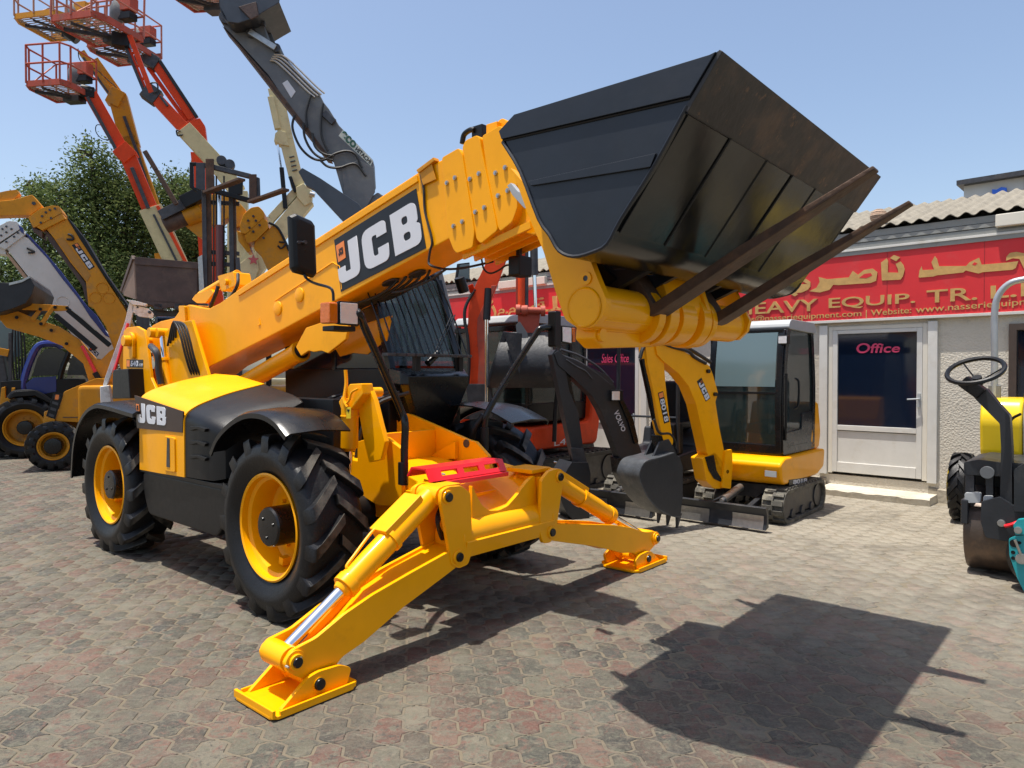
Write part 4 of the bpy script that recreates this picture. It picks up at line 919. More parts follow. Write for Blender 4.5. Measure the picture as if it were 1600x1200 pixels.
def pavement():
    gm = G(); gm.add([(-300, -40, -.022), (300, -40, -.022), (300, 900, -.022), (-300, 900, -.022)], [(0, 1, 2, 3)])
    gr = part('ground', gm, yard_material('sandy_ground', None), kind='structure', smooth=False)
    pts = [(-20, 1.5), (20, 1.5), (20, 19), (-20, 19)]
    gm = G(); gm.add([(x, y, -.0030) for x, y in pts], [(0, 1, 2, 3)])
    jb = part('paved_yard', gm, yard_material('joint_sand', 'joint'), kind='structure', smooth=False)
    gm = G(); gm.add([(-60, 16.6, -.0015), (60, 16.6, -.0015), (60, 80, -.0015), (-60, 80, -.0015)], [(0, 1, 2, 3)])
    part('far_pavement', gm, yard_material('far_pavement', None), kind='structure', smooth=False)
    cells = paver_cells(); rng = random.Random(3)
    mo = yard_material('paving_block', 'object'); mi = yard_material('paving_block_mass', 'island')
    protos = []
    for k in range(8):
        me = bpy.data.meshes.new('paving_block'); me.from_pydata(paver_verts(0, 0, rng), [], PF); me.materials.append(mo); me.update(); protos.append(me)
    vis = [c for c in cells]
    near = vis[:300]; rest = vis[300:]
    for d, i, j in near:
        o = bpy.data.objects.new('paving_block', protos[rng.randrange(8)]); COL.objects.link(o); o.parent = jb
        o.location = W.wor((( i+.5)*PA, (j+.5)*PB-1.2, 0)); o.rotation_euler = (0, 0, W.h)
    V = []; F = []; ch, sh = math.cos(W.h), math.sin(W.h)
    pv = [np.array(paver_verts(0, 0, rng)) for _ in range(24)]
    for n, (d, i, j) in enumerate(rest):
        p = pv[rng.randrange(24)]; c = W.wor(((i+.5)*PA, (j+.5)*PB-1.2, 0))
        q = np.stack([p[:, 0]*ch-p[:, 1]*sh+c.x, p[:, 0]*sh+p[:, 1]*ch+c.y, p[:, 2]+rng.uniform(-.0015, .001)], 1); V.append(q)
    V = np.concatenate(V); nv = len(rest); me = bpy.data.meshes.new('paving_blocks')
    ft = [list(PF[0])]+[list(f) for f in PF[1:]]
    loops = np.array([x for f in ft for x in f]); ls = np.array([len(f) for f in ft])
    LI = (loops[None, :]+72*np.arange(nv)[:, None]).ravel(); LT = np.tile(ls, nv); LS = np.concatenate([[0], np.cumsum(LT)[:-1]])
    me.vertices.add(len(V)); me.vertices.foreach_set('co', V.ravel()); me.loops.add(len(LI)); me.loops.foreach_set('vertex_index', LI.astype(np.int32))
    me.polygons.add(len(LT)); me.polygons.foreach_set('loop_start', LS.astype(np.int32)); me.polygons.foreach_set('loop_total', LT.astype(np.int32))
    me.update(calc_edges=True); me.materials.append(mi)
    o = bpy.data.objects.new('paving_blocks', me); COL.objects.link(o); o.parent = jb; o['kind'] = 'stuff'
pavement()

# ------------------------------------------------------------------ office building
def stucco():
    m = mat('stucco', (.55, .505, .42), .9, 0, .08, 1.5, 0, dirt=(.34, .29, .22), dirt_amt=.28, dirt_scale=1.0)
    N = m.node_tree.nodes; L = m.node_tree.links; b = N['Principled BSDF']
    tc = N.new('ShaderNodeTexCoord'); v = N.new('ShaderNodeTexVoronoi'); v.inputs['Scale'].default_value = 42; n = N.new('ShaderNodeTexNoise'); n.inputs['Scale'].default_value = 55; n.inputs['Detail'].default_value = 6
    L.new(tc.outputs['Object'], v.inputs[0]); L.new(tc.outputs['Object'], n.inputs[0])
    a = N.new('ShaderNodeMath'); a.operation = 'ADD'; L.new(v.outputs['Distance'], a.inputs[0]); L.new(n.outputs[0], a.inputs[1])
    bp = N.new('ShaderNodeBump'); bp.inputs['Strength'].default_value = .55; bp.inputs['Distance'].default_value = .008; L.new(a.outputs[0], bp.inputs['Height']); L.new(bp.outputs[0], b.inputs['Normal'])
    return m
STU = stucco()
SIGN = mat('red_sign_face', (.60, .018, .022), .5, 0, .07, 1.8, .03, 6, dirt=(.52, .06, .055), dirt_amt=.25, dirt_scale=1.5)
GOLD = mat('gold_letters', (.50, .30, .095), .5, .0, .15, 12, .1, 60)
CRM = mat('cream_aluminium', (.66, .62, .53), .5, 0, .05, 3)
CONC = mat('grey_fascia', (.26, .265, .25), .8, 0, .12, 3, .15, 30, dirt=(.17, .16, .14), dirt_amt=.25)
PLN = mat('worn_plinth', (.33, .29, .22), .95, 0, .25, 5, .8, 22, dirt=(.18, .155, .12), dirt_amt=.35)
STEP = mat('concrete_step', (.50, .46, .37), .9, 0, .15, 6, .3, 30, dirt=(.3, .26, .2), dirt_amt=.3)
ROOF = mat('roof_sheet', (.235, .21, .165), .95, 0, .18, 4, .8, 45, dirt=(.17, .15, .12), dirt_amt=.35, dirt_scale=5)
def office():
    t = thing('office_building', 'low stucco office under a corrugated roof, with a long red sign and two glazed doors', 'building', W)
    x0, x1, H = -10.2, 3.6, 3.38
    def X(u, v=700): return W.P(u, v, 0).x
    dxa, dxb = X(1294), X(1449)        # office door opening
    sxa, sxb = X(909, 640), X(1003, 640)    # sales door opening
    wxa = X(1577, 560); wxb = wxa+1.3
    dz = W.P(1370, 508, 0).z; zb = .26
    sz = 2.32
    # wall pieces round the openings
    def wall(a, b, z0, z1): part('wall', G().box(((a+b)/2, .10, (z0+z1)/2), (b-a, .20, z1-z0)), STU, t, smooth=False)
    wall(x0, sxa, .0, H); wall(sxa, sxb, sz, H); wall(sxb, dxa, 0, H); wall(dxa, dxb, dz, H); wall(dxb, wxa, 0, H); wall(wxa, wxb, 0, 1.0); wall(wxa, wxb, 2.25, H); wall(wxb, x1, 0, H); wall(dxa, dxb, 0, zb-.02); wall(sxa, sxb, 0, .12)
    part('side_wall', G().box((x0+.1, 2.7, H/2), (.2, 5.0, H)), STU, t); part('side_wall', G().box((x1-.1, 2.7, H/2), (.2, 5.0, H)), STU, t); part('rear_wall', G().box(((x0+x1)/2, 5.3, H/2), (x1-x0, .2, H)), STU, t)
    part('interior_floor', G().box(((x0+x1)/2, 2.7, .05), (x1-x0-.5, 5, .08)), CONC, t)
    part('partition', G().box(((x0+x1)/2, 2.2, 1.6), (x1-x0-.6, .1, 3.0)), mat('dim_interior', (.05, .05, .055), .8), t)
    for a, b in ((x0, sxa), (sxb, dxa-.02), (dxb+.02, x1)):
        g = G(); n = int((b-a)/.25)+1; rings = []
        rg = random.Random(int(a*10))
        for k in range(n+1):
            x = a+(b-a)*k/n; h = .17+rg.uniform(-.03, .04); rings.append([(x, 0, -.01), (x, -.035-rg.uniform(0, .012), -.01), (x, -.03, h-.02), (x, 0, h)])
        g.loft(rings); part('plinth', g, PLN, t, smooth=False)
    # door
    def door(xa, xb, z0, z1, name, lab):
        fr = G()
        for x in (xa+.03, xb-.03): fr.box((x, .03, (z0+z1)/2), (.058, .10, z1-z0))
        fr.box(((xa+xb)/2, .03, z1-.027), (xb-xa-.118, .10, .052)); fo = part('door_frame', fr, CRM, t, .006)
        for x in (xa-.06, xb+.06): part('door_surround', G().box((x, -.025, (z0+z1)/2), (.11, .05, z1-z0+.04)), WHT, t, .006)
        a, b, c, d = xa+.06, xb-.06, z0+.02, z1-.055
        g = G(); g.box((a+.033, .0, (c+d)/2), (.066, .05, d-c)); g.box((b-.033, .0, (c+d)/2), (.066, .05, d-c))
        for z in (c+.07, c+(d-c)*.315, d-.025): g.box(((a+b)/2, 0, z), (b-a-.134, .05, .14 if z < c+.1 else (.05 if z > d-.1 else .07)))
        dr = part('door', g, WHT, t, .005)
        part('door_panel', G().box(((a+b)/2, .006, c+.14+((d-c)*.315-.185)/2), (b-a-.134, .02, (d-c)*.315-.185)), WHT, dr)
        part('glass_pane', G().box(((a+b)/2, .005, (c+(d-c)*.315+.035+d-.05)/2), (b-a-.134, .008, (d-.05)-(c+(d-c)*.315+.035))), GLD, dr)
        return fo, dr, (a, b, c, d)
    fo, dr, (a, b, c, d) = door(dxa, dxb, zb, dz, 'office', '')
    hz = c+(d-c)*.52
    g = G(); g.box((b-.034, -.035, hz), (.035, .02, .18)); g.tube([(b-.034, -.04, hz+.02), (b-.034, -.075, hz+.02), (b-.16, -.085, hz+.01)], .010, 8); part('handle', g, LGR, dr, .003)
    q = [W.P(1337, 552, -.002), W.P(1405, 550.5, -.002), W.P(1405.5, 537, -.002), W.P(1337, 536, -.002)]
    PNK = mat('pink_lettering', (.62, .05, .13), .4, 0, .02)
    text('lettering', 'Office', q, PNK, dr, .003, shear=.04, bold=.015)
    fo2, dr2, (a, b, c, d) = door(sxa, sxb, .12, sz, 'sales', '')
    q = [W.P(940, 567, -.002), W.P(982, 566, -.002), W.P(982, 553, -.002), W.P(940, 553, -.002)]
    text('lettering', 'Sales Office', q, PNK, dr2, .003, shear=.03)
    # step
    s0 = W.P(1279, 790, -.42); s1 = W.P(1452, 808, -.42)
    rings = []; rg = random.Random(5)
    for k in range(19):
        x = s0.x+(s1.x+.0-s0.x)*k/18; j = rg.uniform(-.01, .01); rings.append([(x, 0, 0), (x, -.40+j, 0), (x, -.41+j, .075+rg.uniform(-.008, .008)), (x, -.38+j, .10+rg.uniform(-.006, .004)), (x, 0, .105)])
    g = G(); g.loft(rings); part('doorstep', g, STEP, t, smooth=False)
    # window at the right
    g = G(); 
    for x in (wxa+.04, (wxa+wxb)/2, wxb-.04): g.box((x, .0, 1.625), (.08, .12, 1.25))
    for z in (1.04, 2.21): g.box(((wxa+wxb)/2, .0, z), (wxb-wxa-.1, .12, .08))
    wf = part('window_frame', g, mat('brown_window_frame', (.06, .04, .03), .4), t, .005); part('glass_pane', G().box(((wxa+wxb)/2, .01, 1.625), (wxb-wxa-.1, .008, 1.1)), GLD, wf)
    # sign
    ys = -.055
    zt = W.P(1450, 380, ys).z; zq = W.P(1450, 493.2, ys).z
    xs0, xs1 = W.P(700, 500, ys).x, x1-.2
    sg = part('sign_board', G().box(((xs0+xs1)/2, ys/2-.0, (zt+zq)/2), (xs1-xs0, abs(ys), zt-zq)), SIGN, t)
    part('sign_trim', G().box(((xs0+xs1)/2, ys/2-.01, zt+.015), (xs1-xs0+.04, abs(ys)+.03, .03)), WHT, sg, .003); part('sign_trim', G().box(((xs0+xs1)/2, ys/2-.01, zq-.018), (xs1-xs0+.04, abs(ys)+.03, .036)), WHT, sg, .003)
    for k in range(1, 11):
        x = xs0+(xs1-xs0)*k/11; part('sign_joint', G().box((x, ys-.001, (zt+zq)/2), (.006, .004, zt-zq)), mat('sign_seam', (.30, .012, .016), .6), sg, smooth=False)
    for k in range(22):
        x = xs0+(xs1-xs0)*(k+.5)/22; part('sign_rivet', G().cyl((x, ys-.004, zt-.045), (x, ys+.004, zt-.045), .011, n=8), LGR, sg)
    yl = ys-.002
    def Q(*p): return [W.P(u, v, yl) for u, v in p]
    RS = .009
    text('lettering', 'HEAVY', Q((1152, 492.6), (1278, 485.5), (1278, 466.5), (1152, 475)), GOLD, sg, RS, bold=.012)
    text('lettering', 'EQUIP.', Q((1295, 484.5), (1430, 476), (1430, 457.5), (1295, 466)), GOLD, sg, RS, bold=.012)
    text('lettering', 'TR.', Q((1448, 474), (1527, 468.5), (1527, 448), (1448, 454)), GOLD, sg, RS, bold=.012)
    text('lettering', 'L.L.C', Q((1548, 467), (1690, 456), (1690, 434), (1548, 446.5)), GOLD, sg, RS, bold=.012)
    text('lettering', 'sales@nasseriequipment.com', Q((1152, 506.5), (1346, 496.5), (1346, 484.5), (1152, 495)), GOLD, sg, .005, bold=.004)
    text('lettering', '| Website:', Q((1353, 497), (1424, 491.8), (1424, 480), (1353, 484.5)), GOLD, sg, .005, bold=.004)
    text('lettering', 'www.nasseriequipment.com', Q((1431, 492), (1692, 473), (1692, 460), (1431, 479.5)), GOLD, sg, .005, bold=.004)
    def A(pts): return [(1320+x/5.714, 360+y/5.714) for x, y in pts]
    def B(pts): return [(1060+x/2.963, 260+y/2.963) for x, y in pts]
    shapes = [A([(660, 418), (668, 360), (688, 320), (694, 354), (798, 350), (775, 285), (805, 230), (825, 255), (842, 320), (1085, 318), (1115, 285), (1200, 244), (1222, 306), (1445, 288), (1550, 275), (1528, 335), (1500, 352), (1230, 374), (1195, 386), (1080, 358), (1060, 376), (820, 402), (795, 412), (672, 422)]),
              A([(1440, 272), (1445, 235), (1475, 202), (1535, 192), (1640, 212), (1780, 245), (1790, 330), (1600, 340), (1560, 255), (1500, 250)]),
              A([(332, 448), (325, 288), (375, 250), (388, 272), (385, 376), (480, 378), (475, 345), (455, 300), (500, 278), (525, 310), (536, 350), (520, 410), (500, 440)]),
              A([(405, 248), (440, 220), (495, 240), (460, 276)]),
              B([(606, 578), (640, 562), (655, 535), (650, 512), (690, 522), (790, 514), (808, 484), (832, 502), (860, 480), (900, 473), (922, 490), (916, 530), (890, 540), (740, 550), (718, 548), (700, 572), (655, 584)]),
              B([(528, 588), (538, 560), (566, 545), (600, 545), (575, 532), (590, 520), (612, 535), (612, 556), (600, 572), (572, 584)]),
              B([(520, 592), (540, 584), (555, 592), (540, 602)])]
    hole = A([(1140, 305), (1165, 286), (1182, 296), (1160, 310)])
    for hq in (A([(1138, 306), (1158, 284), (1186, 294), (1165, 314)]), B([(838, 516), (862, 498), (892, 494), (898, 506), (870, 518)])):
        ps = [W.P(u, v, yl) for u, v in hq]; part('letter_counter', G().slab(ps, (0, -RS-.002, 0)), SIGN, sg, smooth=False)
    for sh in shapes:
        ps = [W.P(u, v, yl) for u, v in sh]
        g = G(); g.slab(ps, (0, -RS, 0)); part('lettering', g, GOLD, sg, smooth=False)
    text('lettering', '\uFEE1.\uFEE1', Q((778, 499), (806, 497), (806, 480), (778, 483)), GOLD, sg, RS, bold=.012)
    text('lettering', '\uFEAB', Q((762, 500), (776, 498), (776, 468), (762, 470)), GOLD, sg, RS, bold=.012)
    text('lettering', '\uFE94\uFEE0\uFEF4\uFED8\uFE9C\uFEDF\uFE8D', Q((828, 495), (1000, 480), (1000, 445), (828, 467)), GOLD, sg, RS, bold=.012)
    # fascia boards
    ye = -.40
    xr0, xr1 = x0-.3, x1+.3
    zf = zt+.03; zh = (W.P(1450, 343, -.085).z-.035-zf)
    for k, (h, yy) in enumerate(((.14*zh, -.060), (.2*zh, -.045), (.26*zh, -.055), (.40*zh, -.04))):
        part('fascia_board', G().box(((xr0+xr1)/2, yy/2, zf+h/2), (xr1-xr0, abs(yy), h-.008)), CONC, t, .003); zf += h
    # light boxes above the sign
    for (ua, va, ub, vb) in ((1555, 345, 1700, 330), (778, 446, 851, 437)):
        xa, xb = W.P(ua, va, -.13).x, W.P(ub, vb, -.13).x; z = W.P(ua, va, -.13).z
        part('light_box', G().box(((xa+xb)/2, -.07, z+.0), (xb-xa, .13, .15)), CRM, t, .012)
    # roof of corrugated sheets
    y0r, y1r = -.085, 2.4
    z0 = W.P(1450, 343, y0r).z; z1 = W.P(1600, 293, y1r).z-.03
    pitch = .172; sw = pitch*6; n = int((xr1-xr0)/sw)+1
    for k in range(n):
        g = G(); rings = []; dzk = .004*(k % 2)
        for a in range(6*8+3):
            x = k*sw+a*pitch/8+xr0; zz = .024*math.cos(2*math.pi*a/8)+dzk
            rings.append([(x, y0r, z0+zz), (x, y1r, z1+zz), (x, y1r, z1+zz+.008), (x, y0r, z0+zz+.008)])
        g.loft(rings); part('roof_sheet', g, ROOF, t)
    g = G(); g.loft([[(x, y1r-.1, z1+.02), (x, y1r, z1+.06), (x, y1r+.1, z1+.02)] for x in (xr0, xr1)], closed=False, caps=False); 
    g = G(); g.prism([(y1r, z1), (5.6, z0+.1), (5.6, z0+.07), (y1r, z1-.03)], xr0, xr1, 'x'); part('rear_roof_slope', g, ROOF, t)
    g = G(); g.box(((xr0+xr1)/2, -.02, H-.05), (xr1-xr0-.2, .1, .12)); part('wall_plate', g, CONC, t)
    # gable fillers
    for x in (x0+.1, x1-.1):
        g = G(); g.prism([(0, H), (y1r, z1-.06), (5.2, z0+.02), (5.2, H)], x-.09, x+.09, 'x'); part('gable', g, STU, t)
    return t, z0, z1
OT, RZ0, RZ1 = office()
def small_setting():
    # ball lying in a trough of the roof
    p = W.P(1373, 338, .15); g = G(); g.ball(p, .105, 20, (1.05, 1, .92)); 
    o = thing('rope_ball', 'round brown ball lying on the edge of the corrugated roof', 'ball', W)
    part('ball_body', g, mat('brown_ball', (.33, .22, .15), .9, 0, .25, 20, .8, 60), o)
    g = G()
    for k in range(5):
        r_ = .107*math.sin(.5+k*.5); h_ = .100*math.cos(.5+k*.5); g.tube([(p.x+r_*math.cos(a*math.pi/8), p.y+r_*math.sin(a*math.pi/8), p.z+h_) for a in range(16)], .005, 5, closed=True, sub=1)
    part('winding', g, mat('rope_winding', (.42, .32, .24), .9), o)
    # cabin behind the roof
    K = Fr(*(W.wor((0, 7.5, 0)).xy), -43.05)
    o = thing('site_cabin', 'grey white upper storey with a dark roof edge showing above the corrugated roof', 'building', K)
    a = K.P(1506, 300, 0); b = K.P(1509, 290, 0)
    x0 = a.x; zt = K.P(1506, 291, 0).z
    part('wall', G().box((x0+3, 1.5, zt/2), (6, 3, zt)), mat('cabin_wall', (.52, .53, .52), .7, 0, .08, 2), o); part('roof', G().box((x0+3, 1.45, zt+.05), (6.2, 3.3, .10)), DKS, o)
    for x in (x0+1.1, x0+2.3, x0+3.4): part('wall_joint', G().box((x, -.02, zt/2), (.05, .03, zt-.02)), DKS, o)
    for x in (x0+1.25, x0+2.35): part('lamp', G().box((x, -.08, zt-.25), (.08, .12, .16)), DKS, o, .02)
    pa = K.P(1551, 299, -.05); g = G(); g.prism([(pa.x, pa.z-.2), (pa.x, pa.z+.03), (pa.x+.08, pa.z+.01), (pa.x+.16, pa.z+.05), (pa.x+.25, pa.z+.02), (pa.x+.26, pa.z-.2)], -.12, -.06); part('blue_tarpaulin', g, mat('bright_blue', (.03, .13, .6), .6), o)
small_setting()

# ------------------------------------------------------------------ trees
def leafmat(name, c1, c2, c3):
    m = bpy.data.materials.new(name); m.use_nodes = True; N = m.node_tree.nodes; L = m.node_tree.links; b = N['Principled BSDF']
    g = N.new('ShaderNodeNewGeometry'); cr = N.new('ShaderNodeValToRGB'); e = cr.color_ramp.elements
    e[0].color = (*c1, 1); e[1].color = (*c3, 1); k = e.new(.55); k.color = (*c2, 1)
    L.new(g.outputs['Random Per Island'], cr.inputs[0])
    n = N.new('ShaderNodeTexNoise'); n.inputs['Scale'].default_value = .55; n.inputs['Detail'].default_value = 3
    tc = N.new('ShaderNodeTexCoord'); L.new(tc.outputs['Object'], n.inputs[0])
    mr = N.new('ShaderNodeMapRange'); mr.inputs[1].default_value = .35; mr.inputs[2].default_value = .65; mr.inputs[3].default_value = .7; mr.inputs[4].default_value = 1.35; L.new(n.outputs[0], mr.inputs[0])
    mx = N.new('ShaderNodeMix'); mx.data_type = 'RGBA'; mx.blend_type = 'MULTIPLY'; mx.inputs[0].default_value = 1; L.new(cr.outputs[0], mx.inputs[6]); L.new(mr.outputs[0], mx.inputs[7])
    L.new(mx.outputs[2], b.inputs['Base Color']); b.inputs['Roughness'].default_value = .75; b.inputs['Specular IOR Level'].default_value = .15
    tr = N.new('ShaderNodeBsdfTranslucent'); L.new(mx.outputs[2], tr.inputs[0]); ms = N.new('ShaderNodeMixShader'); ms.inputs[0].default_value = .28
    L.new(b.outputs[0], ms.inputs[1]); L.new(tr.outputs[0], ms.inputs[2]); L.new(ms.outputs[0], N['Material Output'].inputs[0])
    return m
LEAF = leafmat('leaves', (.050, .080, .026), (.105, .150, .045), (.20, .24, .09))
BARK = mat('bark', (.09, .07, .05), .9, 0, .3, 8, .6, 30)
def tree(label, base, d, lobes, nleaf, seed, size=.12):
    """lobes: (u, v, radius in pixels) of the foliage masses seen at depth d"""
    rg = np.random.default_rng(seed); rr = random.Random(seed)
    b = at(base, 600, d); fr = Fr(b.x, b.y, 0)
    t = thing('tree', label, 'tree', fr)
    C = []; Rr = []
    for u, v, r in lobes:
        p = fr.D(u, v, d); p.y += rr.uniform(-.6, .6)*r*d/FPX; C.append(p); Rr.append(r*d/FPX)
    top = max(c.z for c in C)
    g = G(); tr = [(0, 0, 0), (.15, 0, top*.25), (-.1, .1, top*.5), (.1, 0, top*.8)]
    pts = spline([Vector(p) for p in tr], 5); g.tube(pts, [.32*(1-.75*i/(len(pts)-1)) for i in range(len(pts))], 10, smooth=False); part('trunk', g, BARK, t)
    g = G()
    for c, r in zip(C, Rr):
        s = Vector((0, 0, max(.8, c.z*.45))); m = s.lerp(c, .5)+Vector((rr.uniform(-.3, .3), rr.uniform(-.3, .3), -.2)); ps = spline([s, m, c, c+Vector((0, 0, r*.6))], 4)
        g.tube(ps, [.11*(1-.85*i/(len(ps)-1)) for i in range(len(ps))], 6, smooth=False)
        for k in range(5):
            e = c+Vector((rr.uniform(-1, 1), rr.uniform(-1, 1), rr.uniform(-.5, 1))).normalized()*r*.85; g.tube([c, c.lerp(e, .5)+Vector((0, 0, .1)), e], .025, 5, sub=2)
    part('limbs', g, BARK, t)
    # foliage: many twigs on lobe shells, each twig a fan of small leaves
    vol = np.array(Rr)**2; w_ = vol/vol.sum(); idx = rg.choice(len(C), nleaf//9, p=w_)
    dirs = rg.normal(size=(len(idx), 3)); dirs /= np.linalg.norm(dirs, axis=1)[:, None]
    rad = np.array(Rr)[idx]*(.45+.62*rg.random(len(idx))**.6)*(1+.16*np.sin(dirs[:, 0]*9+idx)*np.cos(dirs[:, 2]*8+idx*2))
    cen = np.array([tuple(c) for c in C])[idx]+dirs*rad[:, None]*np.array([1, .9, .85])
    cen = np.repeat(cen, 9, 0)+rg.normal(size=(len(idx)*9, 3))*size*1.25
    n = len(cen); a = rg.normal(size=(n, 3)); a[:, 2] *= .6; a /= np.linalg.norm(a, axis=1)[:, None]
    b_ = rg.normal(size=(n, 3)); b_ -= a*(a*b_).sum(1)[:, None]; b_ /= np.linalg.norm(b_, axis=1)[:, None]
    L_ = size*(.5+.6*rg.random(n))[:, None]; Wd = L_*.42
    V = np.stack([cen-a*L_*.5, cen+b_*Wd*.5, cen+a*L_*.5, cen-b_*Wd*.5], 1).reshape(-1, 3)
    me = bpy.data.meshes.new('crown'); me.vertices.add(len(V)); me.vertices.foreach_set('co', V.ravel()); me.loops.add(n*4); me.loops.foreach_set('vertex_index', np.arange(n*4, dtype=np.int32)); me.polygons.add(n)
    me.polygons.foreach_set('loop_start', np.arange(0, n*4, 4, dtype=np.int32)); me.polygons.foreach_set('loop_total', np.full(n, 4, dtype=np.int32)); me.update(calc_edges=True); me.materials.append(LEAF)
    part('crown', me, None, t)
tree('tall dense green tree rising behind the boom lifts and parked booms', 150, 24,
     [(150, 250, 28), (135, 285, 40), (175, 290, 42), (110, 330, 45), (200, 330, 48), (150, 370, 60), (215, 390, 55), (95, 390, 50), (175, 440, 60), (235, 320, 32), (265, 300, 34), (255, 355, 42), (120, 460, 50), (225, 455, 50), (60, 330, 26), (75, 305, 24), (52, 295, 14), (55, 365, 30), (150, 520, 60), (80, 520, 50), (215, 520, 50)], 66000, 1, .16)
tree('smaller green tree behind the forklift mast', 305, 26, [(290, 300, 24), (300, 335, 30), (310, 375, 30), (285, 400, 36), (320, 420, 28), (345, 400, 16), (300, 460, 40)], 26000, 2, .17)
tree('pale green tree at the left edge behind the white boom', 10, 27, [(10, 430, 34), (30, 470, 36), (0, 500, 40), (45, 530, 40), (10, 570, 44), (70, 580, 40), (25, 410, 18)], 20000, 3, .15)
# ------------------------------------------------------------------ tracked mini excavators parked along the office
def track(parent, y, w, L, r=.17, pads=34, mat_=RUBK, dusty=None):
    """one rubber track: belt with moulded lugs, frame with rollers"""
    h = L/2-r; n = 10; path = []
    for k in range(n+1): a = -math.pi/2+math.pi*k/n; path.append((h+r*math.cos(a), r+.0+r*math.sin(a)))
    for k in range(n+1): a = math.pi/2+math.pi*k/n; path.append((-h+r*math.cos(a), r+r*math.sin(a)))
    inner = [(h*x/h if h else x, z) for x, z in path]
    ring = []
    g = G(); cx, cz = 0, r
    m = len(path); R_ = lambda p, k: (p[0]-(0 if abs(p[0]) < h else (p[0]-math.copysign(h, p[0]))*k), r+(p[1]-r)*(1-k))
    vs = []
    for p in path:
        q = R_(p, .20); vs += [(p[0], y-w/2, p[1]), (p[0], y+w/2, p[1]), (q[0], y+w/2, q[1]), (q[0], y-w/2, q[1])]
    fs = []
    for i in range(m):
        j = (i+1) % m
        for k in range(4): fs.append((i*4+k, i*4+(k+1) % 4, j*4+(k+1) % 4, j*4+k))
    g.add(vs, fs)
    # lugs
    per = 2*h*2+2*math.pi*r
    def on(s):
        s %= per
        if s < 2*h: return (-h+s, 0), (0, -1)
        s -= 2*h
        if s < math.pi*r: a = -math.pi/2+s/r; return (h+r*math.cos(a), r+r*math.sin(a)), (math.cos(a), math.sin(a))
        s -= math.pi*r
        if s < 2*h: return (h-s, 2*r), (0, 1)
        s -= 2*h; a = math.pi/2+s/r; return (-h+r*math.cos(a), r+r*math.sin(a)), (math.cos(a), math.sin(a))
    for k in range(pads):
        for sd in (-1, 1):
            (px, pz), (nx, nz) = on(per*(k+(.5 if sd > 0 else 0))/pads); t = Vector((-nz, 0, nx)); nn = Vector((nx, 0, nz)); c = Vector((px, y+sd*w*.22, pz))+nn*.008
            M = Matrix((t, Vector((0, 1, 0)), nn)).transposed(); g.box(c, (per/pads*.52, w*.50, .03), M)
    tr = part('track', g, mat_, parent, 0, weld=False)
    g = G(); g.prism(rnd([(-h, .06), (h, .06), (h, 2*r-.06), (-h, 2*r-.06)], .04), y-w*.30, y+w*.30)
    for s in (-1, 1): g.cyl((s*h, y-w*.36, r), (s*h, y+w*.36, r), r*.72, n=24)
    for k in range(3): g.cyl((-h*.6+k*h*.6, y-w*.38, .07), (-h*.6+k*h*.6, y+w*.38, .07), .06, n=16)
    part('track_frame', g, DKS, tr, .004)
    return tr
def blade(parent, x, w, z0, z1, m1, m2=None, y=0):
    g = G(); prof = [(x+.05, z0), (x+.02, (z0+z1)/2-.04), (x+.02, (z0+z1)/2+.04), (x+.06, z1), (x+.03, z1+.01), (x-.02, z1), (x-.03, z0+.02)]
    g.prism(prof, y-w/2, y+w/2); b = part('dozer_blade', g, m1, parent, .004)
    if m2:
        for a, c in ((-.48, -.12), (.14, .47)):
            g = G(); g.prism([(x+.055, z0+.004), (x+.030, (z0+z1)/2-.03), (x+.030, (z0+z1)/2+.03), (x+.026, (z0+z1)/2+.03), (x+.024, (z0+z1)/2-.03), (x+.045, z0+.004)], y+a*w, y+c*w); part('worn_face', g, m2, b)
    for s in (-.22, .22): part('blade_arm', G().beam((x-.02, y+s, (z0+z1)/2), (x-.75, y+s*.8, .25), .06, .07), m1, b, .006)
    g = G(); g.cyl((x-.05, y, .28), (x-.5, y, .36), .045); g.cyl((x-.05, y, .28), (x-.0, y, .27), .025); part('blade_ram', g, STL, b)
    return b
def curved_bucket(parent, fr, px, depth_rng, mat_, teeth=3):
    """bucket whose side outline is given in (u,v) on the boom plane"""
    pass

